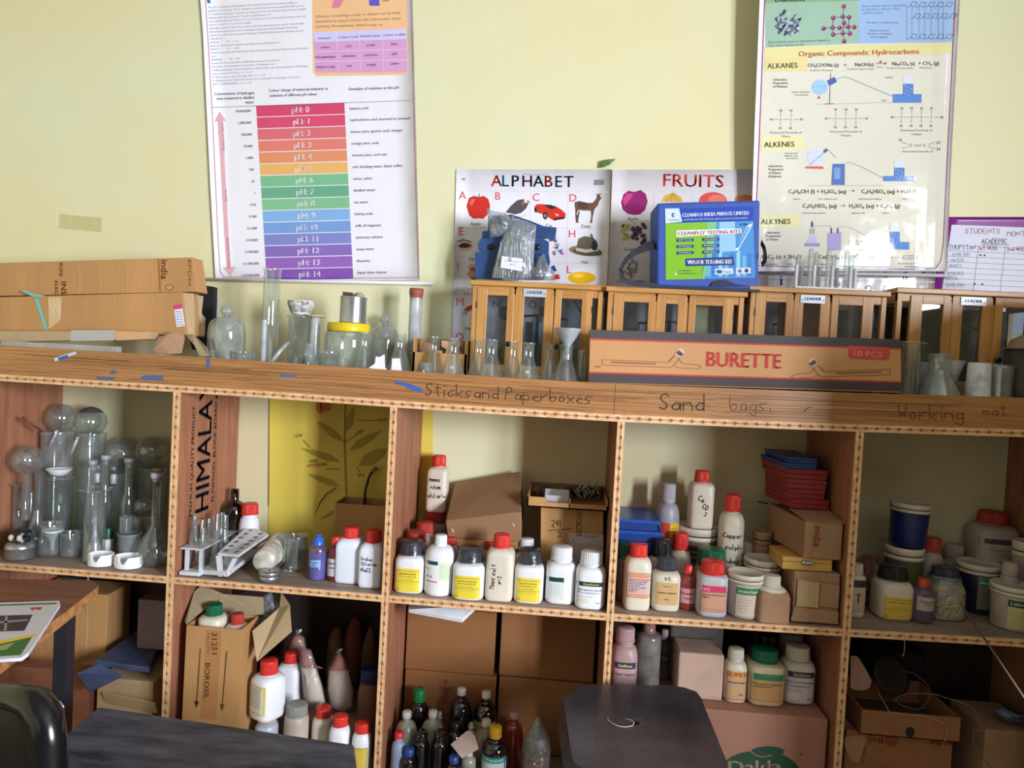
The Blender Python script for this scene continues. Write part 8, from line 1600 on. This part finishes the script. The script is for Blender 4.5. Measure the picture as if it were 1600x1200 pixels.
mb = MB(); mb.lathe([(0, 0), (.040, 0), (.046, .004), (.046, .006), (.038, .005), (0, .003)], pm('dark_dish', (56, 46, 40), .5), 32); q = at(1391, 1056, .20); tag(mb.build('dark_dish', loc=(q.x, .20, q.z), rot=(1.0, .45, 0)), 'dim dark round dish tilted above the open carton lid', 'dish')
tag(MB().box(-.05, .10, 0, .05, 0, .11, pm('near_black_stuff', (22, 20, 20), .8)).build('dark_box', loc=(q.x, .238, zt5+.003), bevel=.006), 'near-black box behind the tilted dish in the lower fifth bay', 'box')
GW = pm('grey_wire', (122, 110, 100), .6)
mb = MB(); mb.tube([at(*p_) for p_ in [(1410, 1047, .15), (1428, 1052, .14), (1444, 1064, .13), (1452, 1076, .12), (1452, 1092, .10), (1443, 1105, .08), (1430, 1109, .07), (1410, 1103, .06), (1397, 1093, .07), (1408, 1086, .08), (1428, 1083, .08), (1462, 1085, .06), (1490, 1094, .05), (1514, 1102, .04), (1524, 1112, .03), (1530, 1128, .03), (1535, 1141, .03), (1522, 1142, .03), (1520, 1155, .03), (1528, 1175, .03), (1548, 1200, .03)]], .0009, GW, 6); tag(mb.build('wire'), 'long looping grey wire hanging over the carton in the lower fifth bay', 'wire')
mb = MB(); mb.tube([at(*p_) for p_ in [(1368, 1070, .10), (1374, 1085, .08), (1383, 1100, .05), (1390, 1113, .033), (1420, 1117, .032), (1445, 1119, .032), (1465, 1125, .028), (1486, 1137, .024), (1480, 1132, .026), (1480, 1145, .028), (1474, 1163, .028)]], .0010, pm('pale_string', (176, 150, 130), .8), 6); tag(mb.build('string'), 'pale string lying along the front rim of the carton lid', 'string')
boxat('cardboard_box', 'dim tan carton cut by the bottom right corner of the photo', 1540, 1625, 1143, .05, .14, zb5, CARD3, xmax=1.975)
t = thing('plastic_bag', 'crumpled pale blue and white plastic bag at the right edge of the lower fifth bay', 'bag', at(1590, 1143, .09)); b2 = t.location
bagmesh([(1553, 1110), (1566, 1105), (1590, 1115), (1615, 1118), (1625, 1135), (1610, 1132), (1580, 1132), (1566, 1124)], .09, .03, pm('pale_blue_film', (108, 116, 140), .3, var=.2, bump=.6, bscale=40), 41, b2, .5).build('film', t)

# ================================================================ in front of the shelving
BT = pm('black_table_paint', (30, 32, 44), .42, var=.35, scale=9, col2=(88, 88, 100), stretch=(1, 4, 1), bump=.25, bscale=30)
ZB = .72
c = [on(155, 1104, ZB), on(553, 1163, ZB), on(570, 1290, ZB), on(20, 1215, ZB)]
t = thing('table', 'scratched black wooden table top at the bottom left in front of the shelving', 'table', (c[0]+c[2])/2*1.0); t.location.z = FL; b = Vector(t.location)
mb = MB(); q = [Vector((p_.x, p_.y, ZB))-b for p_ in c]; dn = Vector((0, 0, -.028)); mb.hexa([p_+dn for p_ in (q[3], q[2], q[1], q[0])], [q[3], q[2], q[1], q[0]], BT); mb.build('tabletop', t, bevel=.003)
ct = sum(q, Vector())/4
for p_ in q:
    l_ = p_+(ct-p_)*.10; mb = MB(); mb.box(l_.x-.02, l_.x+.02, l_.y-.02, l_.y+.02, 0, ZB-.0285-FL, BT); mb.build('leg', t)
mb = MB(); p = PR(lambda u, v, off: (lambda k: Vector((k.x, k.y, ZB+off))-b)(on(u, v, ZB)), mb, 'matte', down=True); r_ = random.Random(8)
for i in range(30):
    x_, y_ = r_.uniform(150, 540), r_.uniform(1120, 1198)
    if y_ < 1104+(x_-155)*.15+8: continue
    a = r_.uniform(-.3, 1.1); L_ = r_.uniform(4, 22); p.line([(x_, y_), (x_+L_*math.cos(a), y_-L_*math.sin(a)*.6)], .5, (104, 100, 106), 0)
mb.build('scratch_marks', t)['kind'] = 'stuff'
# brown desk with magazine
ZD = .95; BD = grain('brown_desk_top', (134, 84, 60), (108, 64, 46), 4, (1, 12, 1), .4)
c = [on(-60, 903, ZD), on(143, 907, ZD), on(154, 913, ZD), on(152, 918, ZD), on(76, 976, ZD), on(-10, 1040, ZD), on(-120, 1040, ZD)]
t = thing('desk', 'brown laminated desk corner with chipped edges and a black leg at the left', 'desk', (c[4].x-.2, c[4].y, FL)); b = Vector(t.location); q = [Vector((p_.x, p_.y, ZD))-b for p_ in c]
mb = MB(); k = len(q); dn = Vector((0, 0, -.02)); mb.add(q+[p_+dn for p_ in q], [tuple(range(k))[::-1], tuple(range(k, 2*k))], BD); mb.add(q+[p_+dn for p_ in q], [(i, (i+1) % k, (i+1) % k+k, i+k) for i in range(k)], pm('raw_chipboard_edge', (176, 120, 70), .7, var=.25, scale=60)); mb.build('desktop', t)
BM = pm('black_steel', (30, 30, 44), .35, var=.1)
l_ = at(101, 985, -.20); mb = MB(); mb.box(l_.x-b.x-.013, l_.x-b.x+.013, l_.y-b.y-.013, l_.y-b.y+.013, 0, ZD-FL-.021, BM); mb.build('leg', t); mb = MB(); mb.box(l_.x-b.x-.62, l_.x-b.x-.594, l_.y-b.y-.013, l_.y-b.y+.013, 0, ZD-FL-.021, BM); mb.build('leg', t)
mb = MB(); 
for i in range(14): mb.box(l_.x-b.x-.019, l_.x-b.x-.013, l_.y-b.y-.004, l_.y-b.y+.004, .62+i*.0105, .626+i*.0105, BM)
mb.build('threaded_edge', t)
t = thing('magazine', 'white and green magazine lying at the corner of the brown desk', 'magazine', (0, 0, 0)); zm = ZD+.001
mk = lambda x, y, dz=0: (lambda k: Vector((k.x, k.y, zm+dz)))(on(x, y, zm))
mb = MB(); qq = [mk(-30, 948), mk(92, 944), mk(94, 949), mk(44, 1026), mk(34, 1033), mk(-40, 1037)]; k = 6; mb.add(qq+[p_+Vector((0, 0, .006)) for p_ in qq], [tuple(range(k)), tuple(range(k, 2*k))[::-1]]+[(i, (i+1) % k, (i+1) % k+k, i+k) for i in range(k)], pm('paper_pages', (214, 214, 222), .5)); mb.build('pages', t)
mb = MB(); zm2 = zm+.006; p = PR(lambda u, v, off: (lambda k: Vector((k.x, k.y, zm2+off)))(on(u, v, zm2)), mb, 'gloss', down=True)
p.poly([(-30, 948), (90, 945), (90, 949), (42, 1020), (33, 1028), (-40, 1033)], (206, 204, 212), 0); p.poly([(-30, 963), (51, 961), (38, 986), (-30, 988)], (52, 48, 58), 1); p.poly([(8, 964), (12, 963), (10, 986), (6, 986)], (150, 150, 156), 2); p.poly([(-30, 974), (44, 968), (43, 971), (-30, 978)], (140, 140, 150), 2)
p.poly([(-30, 1008), (57, 991), (56, 995), (-30, 1013)], (226, 196, 40), 1); p.poly([(-30, 1013), (50, 996), (32, 1024), (-36, 1028)], (52, 110, 50), 1); p.poly([(47, 950), (66, 949), (63, 954), (54, 952), (50, 955)], (196, 70, 50), 1); p.poly([(0, 1010), (24, 1004), (10, 1016), (-8, 1018)], (150, 160, 120), 2); p.line([(-30, 947), (88, 943)], 2, (60, 110, 60), 1)
mb.build('cover', t)
# black chair bottom left
t = thing('plastic_chair', 'glossy black plastic chair back at the bottom left corner', 'chair', (at(20, 1150, -.75).x, -.75, FL)); b = Vector(t.location); GB = pm('gloss_black_plastic', (12, 12, 16), .22, var=.1)
def chx(x, y, Y): return at(x, y, Y)-b
mb = MB(); mb.tube([chx(-60, 1075, -.72), chx(-10, 1085, -.74), chx(30, 1090, -.76), chx(58, 1100, -.78), chx(72, 1122, -.79), chx(78, 1160, -.79), chx(82, 1230, -.79), chx(84, 1330, -.78)], [.012, .014, .016, .018, .018, .017, .016, .015], GB, 14); mb.build('back_frame', t)
mb = MB(); mb.slab([chx(-60, 1085, -.735), chx(30, 1098, -.765), chx(62, 1120, -.785), chx(72, 1240, -.785), chx(-60, 1240, -.735)][::-1], .006, GB); mb.build('backrest', t)
zs = .46-FL; mb = MB(); x1_ = chx(80, 1200, -.79).x; mb.box(x1_-.40, x1_, -.42, .0, zs-.02, zs, GB); mb.build('seat', t, bevel=.01)
for x_ in (x1_-.38, x1_-.02):
    for y_ in (-.40, -.03): mb = MB(); mb.tube([(x_, y_, 0), (x_, y_, zs-.02)], .014, GB, 10); mb.build('leg', t)
q = at(75, 1105, -.70); mb = MB(); mb.slab([at(52, 1093, -.72), at(72, 1091, -.70), at(90, 1094, -.69), at(96, 1102, -.69), at(94, 1118, -.69), at(84, 1126, -.70), at(70, 1110, -.72)][::-1], .004, pm('grey_film_scrap', (112, 116, 124), .3)); tag(mb.build('plastic_scrap'), 'grey translucent plastic scrap draped on the black chair back', 'plastic')
# black stool
t = thing('plastic_stool', 'dusty black plastic stool with a hole in its top in front of the fourth bay', 'stool'); ZS = .742
SP = pm('dusty_black_plastic', (66, 60, 64), .26, var=.3, scale=7, col2=(46, 42, 48), bump=.15, bscale=180)
c = [on(906, 1069, ZS), on(1060, 1071, ZS), on(1092, 1082, ZS), on(1138, 1196, ZS), on(1134, 1206, ZS), on(906, 1200, ZS), on(895, 1190, ZS), on(879, 1088, ZS), on(886, 1083, ZS), on(904, 1082, ZS)]
ct = sum(c, Vector())/len(c); t.location = (ct.x, ct.y, FL); b = Vector((ct.x, ct.y, FL)); q = [p_-b for p_ in c]; k = len(q)
hc_ = on(991, 1129, ZS)-b; n_ = 20; hole = [hc_+Vector((.0095*math.cos(a), .0095*math.sin(a), 0)) for a in [2*PI*i/n_ for i in range(n_)]]
mb = MB(); nseg = 40
def ringpts(poly, n):
    tot = [0]; m_ = len(poly)
    for i in range(m_): tot.append(tot[-1]+(poly[(i+1) % m_]-poly[i]).length)
    out = []
    for j in range(n):
        s_ = tot[-1]*j/n; i = max(i for i in range(m_) if tot[i] <= s_); f = (s_-tot[i])/max(1e-9, tot[i+1]-tot[i]); out.append(poly[i]*(1-f)+poly[(i+1) % m_]*f)
    return out
P_ = ringpts(q, nseg); A0 = math.atan2(P_[0].y-hc_.y, P_[0].x-hc_.x); ang = [math.atan2(p_.y-hc_.y, p_.x-hc_.x) for p_ in P_]
H_ = [hc_+Vector((.010*math.cos(a), .010*math.sin(a), 0)) for a in ang]
mid = [p_+(hc_-p_)*.10 for p_ in P_]; out1 = [p_*1.0+Vector(((p_.x)*.02, (p_.y)*.02, -.012)) for p_ in P_]; out2 = [p_+Vector((p_.x*.05, p_.y*.05, -.065)) for p_ in P_]; hb = [p_+Vector((0, 0, -.012)) for p_ in H_]
rings_ = [hb, H_, mid, P_, out1, out2]; vs = [p_ for r__ in rings_ for p_ in r__]; fs = []
for r__ in range(5):
    for i in range(nseg): j = (i+1) % nseg; fs.append((r__*nseg+i, r__*nseg+j, (r__+1)*nseg+j, (r__+1)*nseg+i))
mb.add(vs, fs, SP, False); o = mb.build('seat', t); sd = o.modifiers.new('solid', 'SOLIDIFY'); sd.thickness = .003; sd.offset = -1
mb = MB(); r_ = random.Random(3)
for i in range(26):
    for j in range(30):
        x_, y_ = 915+j*6.2+i*.8, 1078+i*3.2
        if (x_-991)**2/500+(y_-1129)**2/90 < 1: continue
        if x_ > 1080+i*1.0 or i > 25: continue
        p_ = on(x_, y_, ZS)-b; mb.box(p_.x-.0012, p_.x+.0012, p_.y-.0012, p_.y+.0012, p_.z+.0001, p_.z+.0009, SP)
o = mb.build('grip_bumps', t); o['kind'] = 'stuff'
for ii in (9, 2, 4, 5):
    p_ = q[ii]*.86; fx, fy = p_.x*1.12, p_.y*1.12; mb = MB()
    mb.hexa([(fx-.018, fy-.013, 0), (fx+.018, fy-.013, 0), (fx+.018, fy+.013, 0), (fx-.018, fy+.013, 0)], [(p_.x-.018, p_.y-.015, ZS-FL-.02), (p_.x+.018, p_.y-.015, ZS-FL-.02), (p_.x+.018, p_.y+.015, ZS-FL-.02), (p_.x-.018, p_.y+.015, ZS-FL-.02)], SP); mb.build('leg', t, bevel=.005)
mb = MB(); p0 = [on(x, y, ZS+.002) for x, y in ((949, 1120), (951, 1126), (958, 1131), (968, 1135), (978, 1136), (988, 1134), (991, 1129), (986, 1125), (977, 1123))]; mb.tube(p0, .0007, pm('white_thread', (200, 196, 190), .6), 6); tag(mb.build('white_thread'), 'curled white thread lying beside the hole of the black stool', 'thread')
